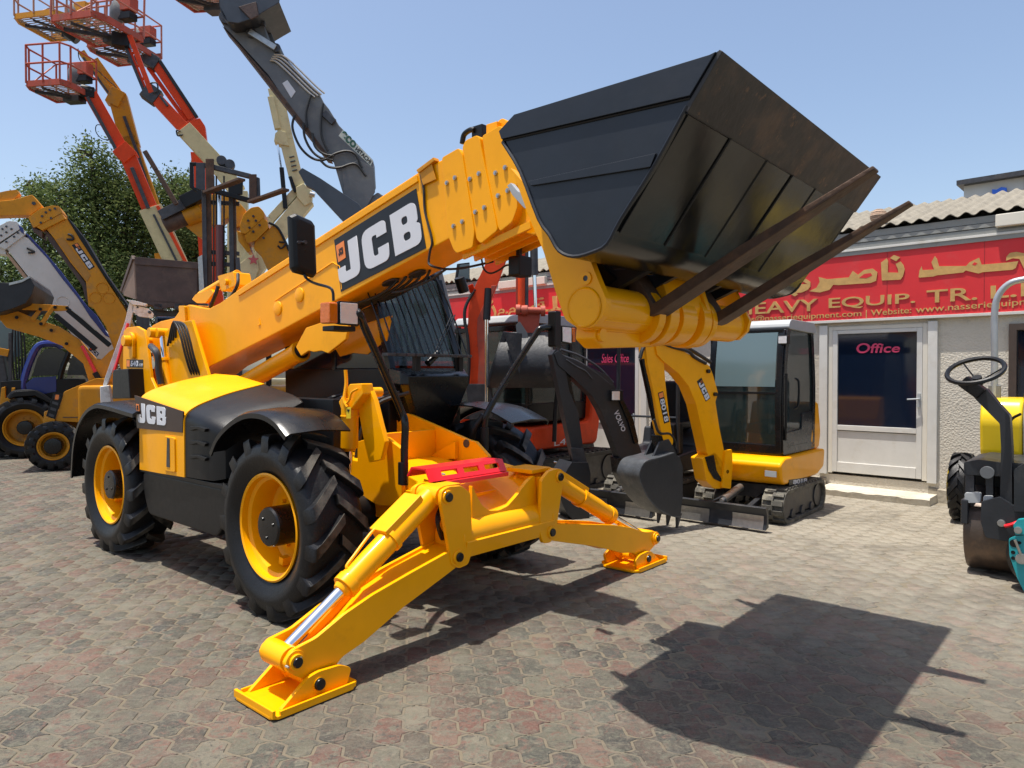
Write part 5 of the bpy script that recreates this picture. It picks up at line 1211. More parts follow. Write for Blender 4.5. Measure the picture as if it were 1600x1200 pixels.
def yellow_mini():
    A = Fr(3.0, 8.52, -131)
    t = thing('mini_excavator', 'yellow and black mini excavator with a closed cab, its bucket down on the paving', 'excavator', A)
    track(t, .40, .24, 1.42, .185, mat_=RUBD); track(t, -.40, .24, 1.42, .185, mat_=RUBD)
    part('undercarriage', G().box((0, 0, .30), (.7, .62, .16)).cyl((0, 0, .34), (0, 0, .48), .26), DKS, t, .01)
    blade(t, 1.12, 1.02, .03, .26, DGR, STL)
    # house
    prof = rnd([(.62, .50), (.55, .42), (-.55, .42), (-.80, .50), (-.84, .72), (.52, .72), (.66, .66)], .05)
    g = G(); g.prism(prof, -.46, .47); bd = part('body', g, YEL, t, .03, 3)
    g = G(); g.prism(rnd([(-.50, .72), (-.84, .72), (-.90, .92), (-.80, 1.30), (-.66, 1.30)], .06), -.40, .40); part('engine_hood', g, YEL, t, .03, 3)
    q = [A.P(1233, 759, .475), A.P(1262, 754, .475), A.P(1262, 746, .475), A.P(1233, 750, .475)]
    dp = part('decal_panel', G().slab(q, (0, -.004, 0)), DEC, bd)
    text('lettering', '8018', [Vector(x)+Vector((0, .001, 0)) for x in (quadmap(q, (.2, .1)), quadmap(q, (.95, .1)), quadmap(q, (.95, .9)), quadmap(q, (.2, .9)))], WLT, dp, .002, bold=.03)
    part('number_plate', G().slab([A.Q(1195, 744, .675), A.Q(1213, 746, .675), A.Q(1213, 737, .675), A.Q(1195, 735, .675)], (-.01, 0, 0)), LGR, bd)
    # cab
    x0, x1, y0, y1, zt = -.66, .36, -.50, .40, 2.27
    side = rnd([(x0, .73), (x1+.03, .73), (x1+.06, 1.25), (x1-.02, 1.95), (x1-.12, zt), (x0+.08, zt), (x0-.03, 1.5)], [.02, .04, .3, .3, .18, .14, .2], 6)
    inner = [(a*.0+(x0+x1)/2+(a-(x0+x1)/2)*.84, 1.50+(b-1.50)*.88) for a, b in side]
    cab = None
    g = G(); g.prism(rnd([(x0+.02, 2.14), (x1-.06, 2.16), (x1-.12, zt), (x0+.08, zt)], .06), y0-.02, y1+.02); cab = part('cab_roof', g, LGR, t, .04, 3)
    for y, s in ((y0, 1), (y1, -1)):
        n = len(side); vs = [(a, y, b) for a, b in side]+[(a, y, b) for a, b in inner]+[(a, y+s*.045, b) for a, b in side]+[(a, y+s*.045, b) for a, b in inner]; fs = []
        for i in range(n):
            j = (i+1) % n; fs += [(i, j, n+j, n+i), (2*n+i, 3*n+i, 3*n+j, 2*n+j), (i, 2*n+i, 2*n+j, j), (n+i, n+j, 3*n+j, 3*n+i)]
        part('cab_side_frame', G().add(vs, fs), BLKG, t, .004)
        part('side_window', G().prism(inner, y+s*.02, y+s*.026), GLS, t)
        part('lower_panel', G().prism([(x0+.03, .76), (x1-.0, .76), (x1+.0, .98), (x0+.45, 1.0), (x0+.42, 1.18), (x0, 1.2)], y+s*.004, y+s*.035), BLKG, t, .01)
    for y in (y0+.05, y1-.05):
        part('cab_pillar', G().prism([(x1-.0, .74), (x1+.05, .74), (x1+.075, 1.3), (x1+.01, 1.95), (x1-.06, 2.16), (x1-.12, 2.14), (x1-.05, 1.9), (x1+.02, 1.3)], y-.035, y+.035), BLKG, t, .012)
    fw = sp2([(x1+.035, .84), (x1+.055, 1.25), (x1+.015, 1.75), (x1-.045, 2.12)], 4)
    g = G(); g.ribbon(fw, .006, y0+.08, y1-.08); ws = part('windscreen', g, GLG if False else GLS, t)
    g = G(); g.ribbon([q for q in fw if q[1] > 1.44], .006, y0+.11, y1-.11); pp = g
    part('upper_screen', G().ribbon([(a+.012, b) for a, b in fw if b > 1.42], .006, y0+.09, y1-.09), GLG, t)
    part('screen_bar', G().box((x1+.055, (y0+y1)/2, 1.43), (.02, y1-y0-.14, .025)), BLK, t)
    part('sill', G().box((x1+.02, (y0+y1)/2, .79), (.06, y1-y0-.06, .12)), BLKG, t, .02)
    part('top_rail', G().box((x1-.075, (y0+y1)/2, 2.13), (.06, y1-y0-.06, .06)), BLKG, t, .01)
    p = (x1+.03, y1+.0, 2.03); part('work_lamp', G().box(p, (.08, .11, .10)), BLK, t, .012)
    part('lamp_glass', G().box((p[0]+.042, p[1], p[2]), (.006, .09, .08)), LENS, t)
    g = G(); g.box((-.30, -.05, .98), (.42, .42, .12)); g.box((-.48, -.05, 1.30), (.10, .40, .55)); part('seat', g, BLK, t, .04)
    g = G()
    for y in (-.30, .14): g.tube([(.12, y, .95), (.1, y, 1.2), (.13, y+.02, 1.30)], .018, 8)
    g.tube([(.22, -.12, .75), (.20, -.12, 1.15)], .014, 6); part('control_lever', g, LGR, t)
    g = G(); g.tube([(x1+.0, y1+.01, .9), (x1+.01, y1+.02, 1.2), (x1-.0, y1+.02, 1.65)], .014, 8); part('grab_rail', g, BLK, t)
    g = G(); g.tube([(x1-.28, y1+.012, 1.25), (x1-.29, y1+.05, 1.3), (x1-.30, y1+.05, 1.55), (x1-.29, y1+.012, 1.6)], .012, 8); part('door_handle', g, BLK, t)
    # boom, dipper, bucket on the swung plane
    B = Fr(2.43, 8.02, -148)
    def bxz(pts, y=0): return B.xz(pts, y)
    def put(name, poly, y0_, y1_, m, par=None, bev=.008, r=0):
        g = G(); pr = B.xz(poly, (y0_+y1_)/2*0-.08 if False else y0_)
        # near face of the boom plane is the +y side seen from the camera
        g.prism(rnd(pr, r, 3) if r else pr, y0_, y1_)
        for i, v in enumerate(g.v): g.v[i] = tuple(A.loc(B.wor(v)))
        return part(name, g, m, par or t, bev)
    nf = .075     # near face offset (towards the camera)
    sg = 1
    kb = put('king_post', [(1097, 716), (1118, 706), (1134, 728), (1142, 735), (1142, 762), (1116, 764), (1104, 752)], nf, -nf-.02, YEL, r=.02)
    put('king_post_plate', [(1134, 704), (1144, 702), (1145, 728), (1142, 764), (1128, 762), (1131, 736)], nf+.03, nf, YEL, r=.015)
    put('ram_cover', [(1102, 714), (1116, 711), (1120, 735), (1129, 750), (1126, 753), (1116, 748), (1108, 735)], nf+.012, nf, BLKG, kb)
    bm = put('boom', [(1024, 536), (1029, 531), (1036, 531), (1062, 545), (1098, 566), (1108, 571), (1114, 585), (1122, 614), (1118, 628), (1124, 668), (1131, 702), (1133, 725), (1126, 748), (1117, 746), (1112, 722), (1105, 708), (1097, 672), (1088, 632), (1076, 603), (1060, 583), (1036, 564), (1027, 554)], nf, -nf, YEL, r=.01)
    q = [B.P(1106, 627, nf+.002), B.P(1100, 597, nf+.002), B.P(1090, 591, nf+.002), B.P(1096, 622, nf+.002)]
    lq = [B.P(1104.5, 627, nf+.003), B.P(1110, 622, nf+.003), B.P(1097, 589, nf+.003), B.P(1090, 594, nf+.003)]
    # lettering runs down the boom: left-top to right-bottom
    a = [Vector(A.loc(B.wor(B.P(u, v, nf+.003)))) for u, v in ((1089, 596), (1103, 627.5), (1110, 622), (1096, 590))]
    dpn = part('decal_panel', G().slab([a[0], a[1], a[2], a[3]], (a[1]-a[0]).cross(a[3]-a[0]).normalized()*-.002), DEC, bm)
    jcb(dpn, [quadmap(a, c) for c in ((.12, .08), (.97, .08), (.97, .92), (.12, .92))], JM, .002, badge=True)
    g = G()
    pth = [B.P(u, v, nf+.01) for u, v in ((1030, 533), (1048, 541), (1075, 549), (1085, 558), (1103, 568))]
    g.tube([A.loc(B.wor(p)) for p in pth], .018, 8); pth = [B.P(u, v, -.03) for u, v in ((1034, 528), (1055, 535), (1080, 547), (1110, 566))]
    g.tube([A.loc(B.wor(p)) for p in pth], .022, 8); part('boom_hose', g, HOSE, bm)
    for u, v in ((1108.5, 580), (1119.5, 616), (1137, 737)):
        p = B.P(u, v, nf+.03); c0 = A.loc(B.wor(p)); c1 = A.loc(B.wor((p.x, nf-.01, p.z))); part('pivot_pin', G().cyl(c0, c1, .022, n=14), BLKG, bm)
    dpp = put('dipper', [(1008, 534), (1016, 530), (1034, 534), (1036, 548), (1040, 600), (1045, 645), (1052, 690), (1048, 705), (1040, 702), (1030, 660), (1022, 615), (1012, 570)], nf-.02, -nf+.02, YEL, r=.01)
    a = [Vector(A.loc(B.wor(B.P(u, v, nf-.017)))) for u, v in ((1028, 614), (1038, 662), (1046, 659), (1036, 611))]
    dpn = part('decal_panel', G().slab(a, (a[1]-a[0]).cross(a[3]-a[0]).normalized()*-.002), DEC, dpp)
    text('lettering', '8018', [quadmap(a, c) for c in ((.22, .1), (.96, .1), (.96, .9), (.22, .9))], WLT, dpn, .002, bold=.02)
    part('badge', G().slab([quadmap(a, c) for c in ((.03, .1), (.18, .1), (.18, .9), (.03, .9))], (a[1]-a[0]).cross(a[3]-a[0]).normalized()*.002), OBD, dpn)
    def rod(pts, r0, m, name, yo):
        return part(name, G().tube([A.loc(B.wor(B.P(u, v, yo))) for u, v in pts], r0, 10, smooth=False), m, t)
    rod([(1004, 560), (1014, 608), (1024, 655)], .040, BLKG, 'bucket_ram', -.02); rod([(1024, 655), (1036, 690)], .02, CHR, 'ram_rod', -.02)
    put('bucket_link', [(1028, 680), (1040, 682), (1052, 684), (1056, 700), (1050, 714), (1036, 716), (1029, 705)], .05, -.05, BLKG, r=.01)
    # bucket: side outline, curved back
    sd = [(1028, 716), (1053, 708), (1062, 716), (1066, 730), (1066, 775), (1062, 807), (1050, 806), (1030, 796), (1012, 777), (1000, 752), (999, 738), (1008, 722)]
    zz = B.xz(sd, .16); near_out = [Vector((a, .16, b)) for a, b in zz]
    bw = .34
    bk = G(); n = len(zz)
    c = [A.loc(B.wor((a, .17, b))) for a, b in zz]; d = [A.loc(B.wor((a, .15, b))) for a, b in zz]
    bk.add(c+d, [tuple(range(n)), tuple(range(2*n-1, n-1, -1))]+[(i, (i+1) % n, n+(i+1) % n, n+i) for i in range(n)])
    c = [A.loc(B.wor((a, -.17, b))) for a, b in zz]; d = [A.loc(B.wor((a, -.15, b))) for a, b in zz]
    bk.add(c+d, [tuple(range(n)), tuple(range(2*n-1, n-1, -1))]+[(i, (i+1) % n, n+(i+1) % n, n+i) for i in range(n)])
    bko = part('bucket', bk, DGR, t, .003)
    shell = [zz[1], zz[0]]+zz[:5:-1]; shell = sp2([zz[1], zz[0], zz[11], zz[10], zz[9], zz[8], zz[7], zz[6], zz[5]], 4)
    g = G(); g.ribbon(shell, .014, -.17, .17)
    g.v = [tuple(A.loc(B.wor(v))) for v in g.v]; part('bucket_shell', g, mat('worn_bucket_steel', (.075, .08, .085), .4, .4, .3, 8, .3, 50, dirt=(.2, .19, .17), dirt_amt=.15), bko)
    for yy in (-.14, .0, .14):
        e = Vector((zz[5][0], yy, zz[5][1])); f = Vector((zz[4][0], yy, zz[4][1])); dn = (e-f).normalized()
        g = G(); tip = e+dn*.12; g.loft([[(e.x-.03, yy-.025, e.z+.03), (e.x-.03, yy+.025, e.z+.03), (e.x+.02, yy+.025, e.z+.03), (e.x+.02, yy-.025, e.z+.03)], [(tip.x-.006, yy-.012, tip.z), (tip.x-.006, yy+.012, tip.z), (tip.x+.006, yy+.012, tip.z), (tip.x+.006, yy-.012, tip.z)]])
        g.v = [tuple(A.loc(B.wor(v))) for v in g.v]; part('bucket_tooth', g, DKS, bko)
    for yy in (-.06, .06):
        g = G(); g.prism(B.xz([(1028, 716), (1010, 724), (1020, 712), (1030, 690), (1044, 686), (1054, 704), (1060, 718)], .06), yy-.012, yy+.012); g.v = [tuple(A.loc(B.wor(v))) for v in g.v]; part('bucket_ear', g, DGR, bko, .003)
    g = G(); g.tube([A.loc(B.wor(B.P(u, v, .05))) for u, v in ((1022, 655), (1030, 676), (1046, 678), (1055, 690), (1056, 702))], .014, 8); g.tube([A.loc(B.wor(B.P(u, v, .04))) for u, v in ((1000, 560), (1003, 548), (1008, 538))], .02, 8); part('dipper_hose', g, HOSE, dpp)
yellow_mini()

def black_mini():
    V = Fr(1.96, 9.13, -131)
    t = thing('mini_excavator', 'charcoal mini excavator with a canopy and white lettering on its boom', 'excavator', V)
    track(t, .36, .24, 1.35, .18, mat_=RUBD); track(t, -.36, .24, 1.35, .18, mat_=RUBD)
    part('undercarriage', G().box((0, 0, .30), (.7, .6, .16)).cyl((0, 0, .34), (0, 0, .46), .25), DKS, t, .01)
    blade(t, 1.12, .98, .03, .27, DGR, STL)
    g = G(); g.prism(rnd([(.55, .46), (-.70, .46), (-.74, .9), (-.25, .95), (-.2, .72), (.55, .66)], .04), -.45, .45); bd = part('body', g, DGR, t, .03, 3)
    part('control_console', G().box((.38, .30, .85), (.24, .22, .40)), BLK, t, .03); part('control_console', G().box((.38, -.36, .80), (.22, .16, .30)), BLK, t, .03)
    g = G(); g.box((-.18, .0, .98), (.40, .42, .12)); g.box((-.36, 0, 1.28), (.10, .40, .55)); part('seat', g, BLK, t, .04)
    for y in (-.42, .42): part('canopy_post', G().tube([(.42, y, .70), (.44, y, 1.2), (.42, y, 2.18)], .024, 8, smooth=False), DGR, t); part('canopy_post', G().tube([(-.5, y, .90), (-.5, y, 2.18)], .024, 8, smooth=False), DGR, t)
    part('grab_bar', G().tube([(.44, -.42, 1.12), (.44, .42, 1.12)], .014, 8, smooth=False), DGR, t)
    part('canopy_roof', G().box((-.02, 0, 2.22), (1.15, .98, .08)), DGR, t, .03)
    g = G(); g.tube([(.40, -.22, .9), (.38, -.22, 1.15)], .014, 8); g.tube([(.36, .2, 1.0), (.35, .2, 1.22)], .014, 8); part('control_lever', g, LGR, t)
    g = G(); g.tube([(.55, -.30, 1.15), (.52, -.33, 1.0), (.54, -.36, .75)], .013, 8); part('yellow_hose', g, YEL2, t)
    B = Fr(1.55, 8.55, -158)
    def cv(g): g.v = [tuple(V.loc(B.wor(v))) for v in g.v]; return g
    def put(name, poly, ya, yb, m, par=None, r=0, bev=.006):
        pr = B.xz(poly, ya); return part(name, cv(G().prism(rnd(pr, r, 3) if r else pr, ya, yb)), m, par or t, bev)
    bm = put('boom', [(866, 552), (872, 548), (882, 556), (910, 568), (952, 588), (962, 606), (972, 625), (986, 660), (1002, 705), (1006, 722), (996, 731), (975, 728), (968, 716), (962, 700), (950, 668), (938, 640), (925, 618), (895, 590), (872, 570)], .07, -.07, DGR, r=.01)
    put('ram_guard', [(965, 618), (972, 620), (990, 655), (998, 690), (992, 694), (982, 660)], .10, .07, BLKG, bm)
    g = G(); g.tube([B.P(u, v, .06) for u, v in ((880, 556), (905, 566), (930, 582), (955, 602))], .012, 8); g.tube([B.P(u, v, .075) for u, v in ((885, 562), (900, 572), (915, 580), (925, 592))], .009, 8); g.tube([B.P(u, v, .0) for u, v in ((876, 546), (906, 556), (935, 574), (958, 598))], .014, 8); part('boom_hose', cv(g), DKS, bm)
    p = B.P(963, 618, .1); part('boom_lamp', cv(G().box(p, (.14, .08, .13))), BLK, bm, .01); part('lamp_glass', cv(G().box((p.x+.03, p.y+.042, p.z), (.10, .006, .10))), LENS, bm)
    a = [Vector(V.loc(B.wor(B.P(u, v, .074)))) for u, v in ((958.5, 644), (972, 675), (978, 672), (966, 640))]
    text('lettering', 'VOLVO', a, WLT, bm, .002, bold=.02)
    put('king_post', [(965, 715), (1000, 720), (1008, 735), (1002, 760), (980, 765), (968, 740)], .09, -.09, BLKG, r=.02)
    dp = put('dipper', [(862, 554), (868, 546), (876, 550), (884, 580), (890, 612), (904, 645), (912, 705), (914, 722), (900, 728), (893, 700), (882, 650), (872, 600)], .055, -.055, DGR, r=.01)
    put('bucket_ram', [(884, 585), (890, 583), (905, 660), (912, 712), (905, 714), (896, 664)], .03, -.03, BLKG)
    sd = [(894, 722), (918, 722), (922, 740), (920, 818), (905, 816), (890, 806), (878, 785), (876, 760), (884, 738)]
    zz = B.xz(sd, .15); g = G(); g.prism(zz, .15, .165); g.prism(zz, -.15, -.165); bk = part('bucket', cv(g), DGR, t, .003)
    g = G(); g.ribbon(sp2([zz[0], zz[8], zz[7], zz[6], zz[5], zz[4], zz[3]], 4), .014, -.165, .165); part('bucket_shell', cv(g), DGR, bk)
    for yy in (-.12, .0, .12):
        e = zz[3]; g = G(); g.loft([[(e[0]-.025, yy-.025, e[1]+.03), (e[0]-.025, yy+.025, e[1]+.03), (e[0]+.02, yy+.025, e[1]+.03), (e[0]+.02, yy-.025, e[1]+.03)], [(e[0]-.01, yy-.01, e[1]-.05), (e[0]-.01, yy+.01, e[1]-.05), (e[0], yy+.01, e[1]-.05), (e[0], yy-.01, e[1]-.05)]]); part('bucket_tooth', cv(g), DKS, bk)
    put('bucket_link', [(892, 700), (912, 700), (918, 724), (896, 726)], .09, .06, DKS, bk)
black_mini()

def red_mini():
    K = Fr(.30, 10.55, -131)
    t = thing('mini_excavator', 'orange red excavator with a white roofed cab, behind the big telehandler front wheel', 'excavator', K)
    track(t, .72, .36, 2.1, .26, 40, RUBK); track(t, -.72, .36, 2.1, .26, 40, RUBK)
    part('undercarriage', G().box((0, 0, .42), (1.0, 1.1, .2)).cyl((0, 0, .45), (0, 0, .62), .4), DKS, t, .01)
    blade(t, 1.55, 1.75, .05, .38, ORG, None)
    g = G(); g.prism(rnd([(.90, .62), (-.62, .62), (-.70, .95), (-.66, 1.45), (-.5, 1.50), (-.45, .96), (.90, .93)], .08), -.78, .74); bd = part('body', g, ORG, t, .04, 3)
    a = [K.P(864, 692, .806), K.P(882, 697, .806), K.P(882, 686, .806), K.P(864, 681, .806)]
    text('lettering', 'L4', [K.P(866, 697, .806), K.P(884, 694, .806), K.P(884, 685, .806), K.P(866, 688, .806)], WLT, bd, .003)
    x0, x1, y0, y1, zt = -.48, .86, -.74, .64, 2.46
    part('cab_base', G().box(((x0+x1)/2, (y0+y1)/2, 1.12), (x1-x0, y1-y0, .26)), BLK, t, .02)
    part('cab_roof', G().prism(rnd([(x0-.03, zt-.14), (x1+.02, zt-.12), (x1-.05, zt), (x0, zt)], .05), y0-.03, y1+.03), LGR, t, .03, 3)
    for x in (x0+.03, -.1, x1-.03):
        for y in (y0+.03, y1-.03): part('cab_pillar', G().box((x, y, 1.77), (.07, .06, 1.12)), BLKG, t, .01)
    part('windscreen', G().box((x1-.03, (y0+y1)/2, 1.78), (.008, y1-y0-.12, 1.06)), GLS, t)
    for y in (y0+.02, y1-.02): part('side_window', G().box(((x0+x1)/2, y, 1.78), (x1-x0-.12, .008, 1.06)), GLS, t)
    part('rear_window', G().box((x0+.03, (y0+y1)/2, 1.78), (.008, y1-y0-.12, 1.06)), GLS, t)
    part('header_bar', G().box((x1-.0, (y0+y1)/2, 2.27), (.06, y1-y0, .07)), BLKG, t, .01)
    g = G(); g.box((.1, -.1, 1.35), (.5, .5, .16)); g.box((-.15, -.1, 1.75), (.14, .48, .7)); part('seat', g, BLK, t, .05)
    g = G(); g.prism([(x1+.02, 1.72), (x1+.06, 1.72), (x1+.06, 2.08), (x1+.02, 2.08)], y1+.0, y1+.10); g.tube([(x1-.02, y1, 2.2), (x1+.05, y1+.12, 2.1), (x1+.05, y1+.12, 1.8)], .012, 6); part('mirror', g, BLK, t, .006)
    S = Fr(0, 9.5, 0)
    def cv(g): g.v = [tuple(K.loc(S.wor(v))) for v in g.v]; return g
    def put(name, poly, y, th, m, par=None, r=0, bev=.008):
        pr = S.xz(poly, y); return part(name, cv(G().prism(rnd(pr, r, 3) if r else pr, y, y+th)), m, par or t, bev)
    bm = put('boom', [(733, 604), (735, 560), (731, 510), (732, 480), (738, 456), (762, 405), (772, 395), (794, 396), (778, 440), (768, 468), (764, 486), (762, 505), (758, 540), (758, 604)], 0, .20, ORG, r=.02)
    put('boom_front_plate', [(746, 604), (748, 560), (745, 520), (746, 498), (758, 470), (768, 446), (776, 446), (766, 470), (760, 490), (758, 520), (757, 604)], -.008, .012, ORD, bm)
    g = G(); g.tube([S.P(u, v, -.03) for u, v in ((742, 452), (728, 478), (726, 500), (731, 530), (733, 570), (731, 600))], .022, 8); part('boom_hose', cv(g), HOSE, bm)
    for u, v in ((737, 452), (735, 448)): put('hose_clamp', [(731, 446), (739, 443), (743, 456), (734, 458)], -.05, .05, ORG, bm)
    p = S.P(757, 500, 0); part('boom_ram', cv(G().cyl((p.x+.03, -.03, .9), (p.x+.03, -.03, p.z), .03)), CHR, bm); part('ram_barrel', cv(G().cyl((p.x+.03, -.03, p.z), (p.x+.05, .02, p.z+.42), .05)), BLK, bm)
    put('king_post', [(728, 600), (768, 600), (770, 650), (755, 670), (735, 665)], -.05, .3, DKS, r=.02)
    dp = put('dipper', [(798, 380), (822, 378), (824, 420), (820, 478), (806, 478), (806, 430)], 0, .16, ORD, r=.01)
    for u, r_, m in ((815, .05, ORG), (822.5, .028, DKS)):
        a = S.P(u, 380, -.06); b = S.P(u, 480, -.06); part('dipper_tube', cv(G().cyl(b, a, r_)), m, dp)
    a = S.P(834, 376, -.05); b = S.P(835, 430, -.05); c = S.P(837, 480, -.05)
    part('bucket_ram', cv(G().cyl(b, a, .052)), DKS, t, .004); part('ram_rod', cv(G().cyl(c, b, .026)), CHR, t)
    g = G(); a = S.P(806, 484, -.08); b = S.P(852, 486, -.08); g.cyl(a, b, .045); g.cyl(a+Vector((-.0, 0, 0)), a+Vector((.06, 0, 0)), .07); g.cyl(b-Vector((.06, 0, 0)), b, .07); g.cyl((a+b)/2-Vector((.12, 0, 0)), (a+b)/2-Vector((.04, 0, 0)), .07); part('link_cross_pin', cv(g), ORD, t, .004)
    put('link_plate', [(809, 490), (844, 490), (842, 510), (838, 530), (828, 548), (820, 530), (810, 508)], -.06, .12, ORD, r=.01)
    put('quick_hitch', [(806, 508), (812, 502), (824, 520), (828, 560), (820, 575), (812, 560)], -.15, .05, GRY, r=.01)
    # bucket hanging with its back to the camera
    bt = S.xz([(784, 519), (792, 518), (856, 520), (864, 548), (868, 590), (866, 612), (766, 604), (764, 585), (772, 555)], -.25)
    up = [Vector((a, -.25, b)) for a, b in bt]
    W_ = mat('dusty_bucket_steel', (.024, .025, .028), .5, .2, .3, 6, .3, 30, dirt=(.12, .105, .085), dirt_amt=.25)
    y = -.25
    rings = []
    for (u0, u1, v, yy) in ((786, 856, 519, -.05), (780, 861, 535, -.22), (775, 865, 552, -.32), (770, 868, 575, -.36), (766, 868, 592, -.32), (765, 866, 606, -.20)):
        a = S.P(u0, v, yy); b = S.P(u1, v, yy); rings.append([(a.x, yy, a.z), (b.x, yy, b.z), (b.x, yy+.018, b.z), (a.x, yy+.018, a.z)])
    bk = part('bucket', cv(G().loft(rings)), W_, t, 0)
    for k in (0, 1):
        pl = [r[k] for r in rings]; e = [(p[0], .16, p[2]) for p in (rings[-1][k], rings[0][k])]
        g = G(); g.slab([Vector(q) for q in pl]+[Vector((rings[-1][k][0], .12, rings[-1][k][2])), Vector((rings[0][k][0], .10, rings[0][k][2]))], (.02 if k == 0 else -.02, 0, 0)); part('bucket_side', cv(g), W_, bk, .003)
    g = G(); a = S.P(784, 519, -.02); b = S.P(818, 519, -.02); 
    g.prism(S.xz([(787, 519), (816, 521), (812, 585), (800, 560)], -.30), -.37, -.30); part('bucket_rib', cv(g), W_, bk, .004)
    g = G(); g.prism(S.xz([(786, 519), (793, 519), (768, 605), (763, 602), (764, 585)], -.1), -.22, .1); part('bucket_edge', cv(g), DGR, bk, .004)
    g = G(); g.tube([S.P(u, v, .1) for u, v in ((868, 546), (871, 560), (872, 600), (868, 640), (866, 690))], .03, 8); part('bucket_hose', cv(g), HOSE, t)
red_mini()

# ------------------------------------------------------------------ roller and the teal machine at the right edge
def roller():
    Rr = Fr(4.25, 5.82, -131)
    t = thing('road_roller', 'small yellow and grey road roller with a black steering wheel and a steel drum', 'roller', Rr)
    part('drum', G().lathe([(.30, -.42), (.345, -.41), (.35, -.38), (.35, .46), (.345, .50), (.30, .52), (.29, .50), (.05, .47), (.05, -.38), (.29, -.40)], (0, 0, .35), (0, 1, 0), 64, close=True), mat('drum_steel', (.10, .075, .06), .38, .5, .2, 3, .1, 40, dirt=(.22, .14, .09), dirt_amt=.3), t)
    # yoke and frame, measured on upright planes facing the front of the machine
    def fp(name, px, x, th, m, r=.015, bev=.008, par=None):
        return part(name, G().prism(rnd(Rr.yz(px, x), r, 3), x-th, x, 'x'), m, par or t, bev)
    yk = fp('drum_yoke', [(1533, 784), (1562, 776), (1583, 790), (1640, 792), (1640, 850), (1583, 848), (1540, 840), (1532, 815)], .40, .05, DGR)
    p = Rr.Q(1565, 817, .40); part('hub_bolt', G().cyl((.40, p.y, p.z), (.425, p.y, p.z), .028), STL, yk, .004)
    for y in (-.40, .54): part('yoke_arm', G().box((.17, y, .52), (.42, .05, .2)), DGR, t, .01)
    fp('front_frame', [(1506, 722), (1530, 718), (1560, 722), (1600, 724), (1640, 728), (1640, 748), (1506, 742)], .30, .75, DGR); fp('frame_post', [(1508, 742), (1522, 742), (1522, 796), (1508, 796)], .28, .08, DKS); fp('frame_post', [(1540, 742), (1552, 742), (1552, 790), (1540, 790)], .30, .08, DGR)
    fp('engine_face', [(1506, 742), (1640, 745), (1640, 790), (1506, 790)], .0, .3, BLK)
    fp('white_bracket', [(1507, 770), (1532, 770), (1532, 786), (1507, 786)], .36, .06, LGR); fp('white_bracket', [(1536, 775), (1551, 775), (1551, 785), (1536, 785)], .36, .05, LGR)
    p = Rr.Q(1543, 738, .31); part('round_cap', G().cyl((.28, p.y, p.z), (.34, p.y, p.z), .05), GRY, t, .004)
    fp('side_cover', [(1584, 734), (1600, 724), (1640, 722), (1640, 800), (1584, 800)], .42, .3, DGR)
    hp = rnd([(-.55, .88), (-.50, 1.25), (-.58, 1.42), (-1.45, 1.42), (-1.6, 1.25), (-1.6, .88)], .08)
    g = G(); g.prism(hp, -.42, -.10); part('hood', g, YELR, t, .03, 3); g = G(); g.prism(hp, -.099, .22); part('hood_centre', g, GHD, t, .02); g = G(); g.prism(hp, .221, .55); part('hood', g, YELR, t, .03, 3)
    part('hood_knob', G().cyl((-.9, -.08, 1.42), (-.9, -.08, 1.47), .05), BLK, t, .006); part('hood_lever', G().tube([(-.5, -.2, 1.2), (-.42, -.16, 1.26), (-.36, -.10, 1.30)], .012), BLK, t)
    part('rear_body', G().box((-1.25, 0, .62), (1.6, .8, .56)), DGR, t, .02)
    tm = tyre_mesh(.38, .20, .22, 14, .03).mesh('tyre', weld=False)
    part('rear_axle', G().cyl((-2.2, -.8, .42), (-2.2, .8, .42), .06), DKS, t)
    for y in (-.80, .80):
        r = part('wheel', G().lathe([(.24, -.12), (.20, -.10), (.18, 0), (.05, .02), (.05, -.05), (.001, -.05)], (0, 0, 0), (0, 1, 0), 32), YELR, t); r.location = (-2.2, y, .38); r.rotation_euler = (0, 0, 0 if y < 0 else math.pi); part('tyre', tm, RUB, r)
    sc = fp('steering_column', [(1562, 795), (1564, 700), (1562, 662), (1528, 628), (1518, 617), (1528, 607), (1541, 607), (1560, 630), (1578, 650), (1581, 700), (1582, 795)], .36, .13, DGR, .015, .012)
    p = Rr.Q(1520, 605, .34); g = G(); g.box(p, (.16, .17, .10), Matrix.Rotation(R(-40), 3, 'X')); part('column_head', g, BLK, t, .012)
    c = Rr.Q(1525, 584, .34); nrm = Vector((.50, -.12, .86)).normalized(); e1 = nrm.cross(Vector((0, 1, 0))).normalized(); e2 = nrm.cross(e1)
    rw = .20
    g = G(); g.tube([c+nrm*.03+e1*(rw*math.cos(a))+e2*(rw*math.sin(a)) for a in [k*math.pi/10 for k in range(20)]], .019, 8, closed=True, sub=2); sw = part('steering_wheel', g, BLK, t)
    g = G()
    for k in range(3): a = k*2*math.pi/3+.6; g.tube([c-nrm*.08, c+nrm*.03+e1*(rw*math.cos(a))+e2*(rw*math.sin(a))], .006, 6)
    part('spoke', g, BLK, sw); part('wheel_hub', G().cyl(c-nrm*.10, c-nrm*.03, .035), BLK, sw)
    # roll hoop
    x = -1.05; g = G(); p0 = Rr.Q(1553, 690, x); 
    pts = [Rr.Q(1553, 690, x), Rr.Q(1554, 560, x), Rr.Q(1554, 490, x), Rr.Q(1560, 462, x), Rr.Q(1576, 444, x), Rr.Q(1598, 437, x), Rr.Q(1640, 432, x)]
    L_ = pts[-1]; w_ = L_.y-p0.y
    pts += [Vector((x, L_.y+.3, L_.z)), Vector((x, L_.y+.42, L_.z-.1)), Vector((x, L_.y+.46, L_.z-.35)), Vector((x, L_.y+.46, p0.z))]
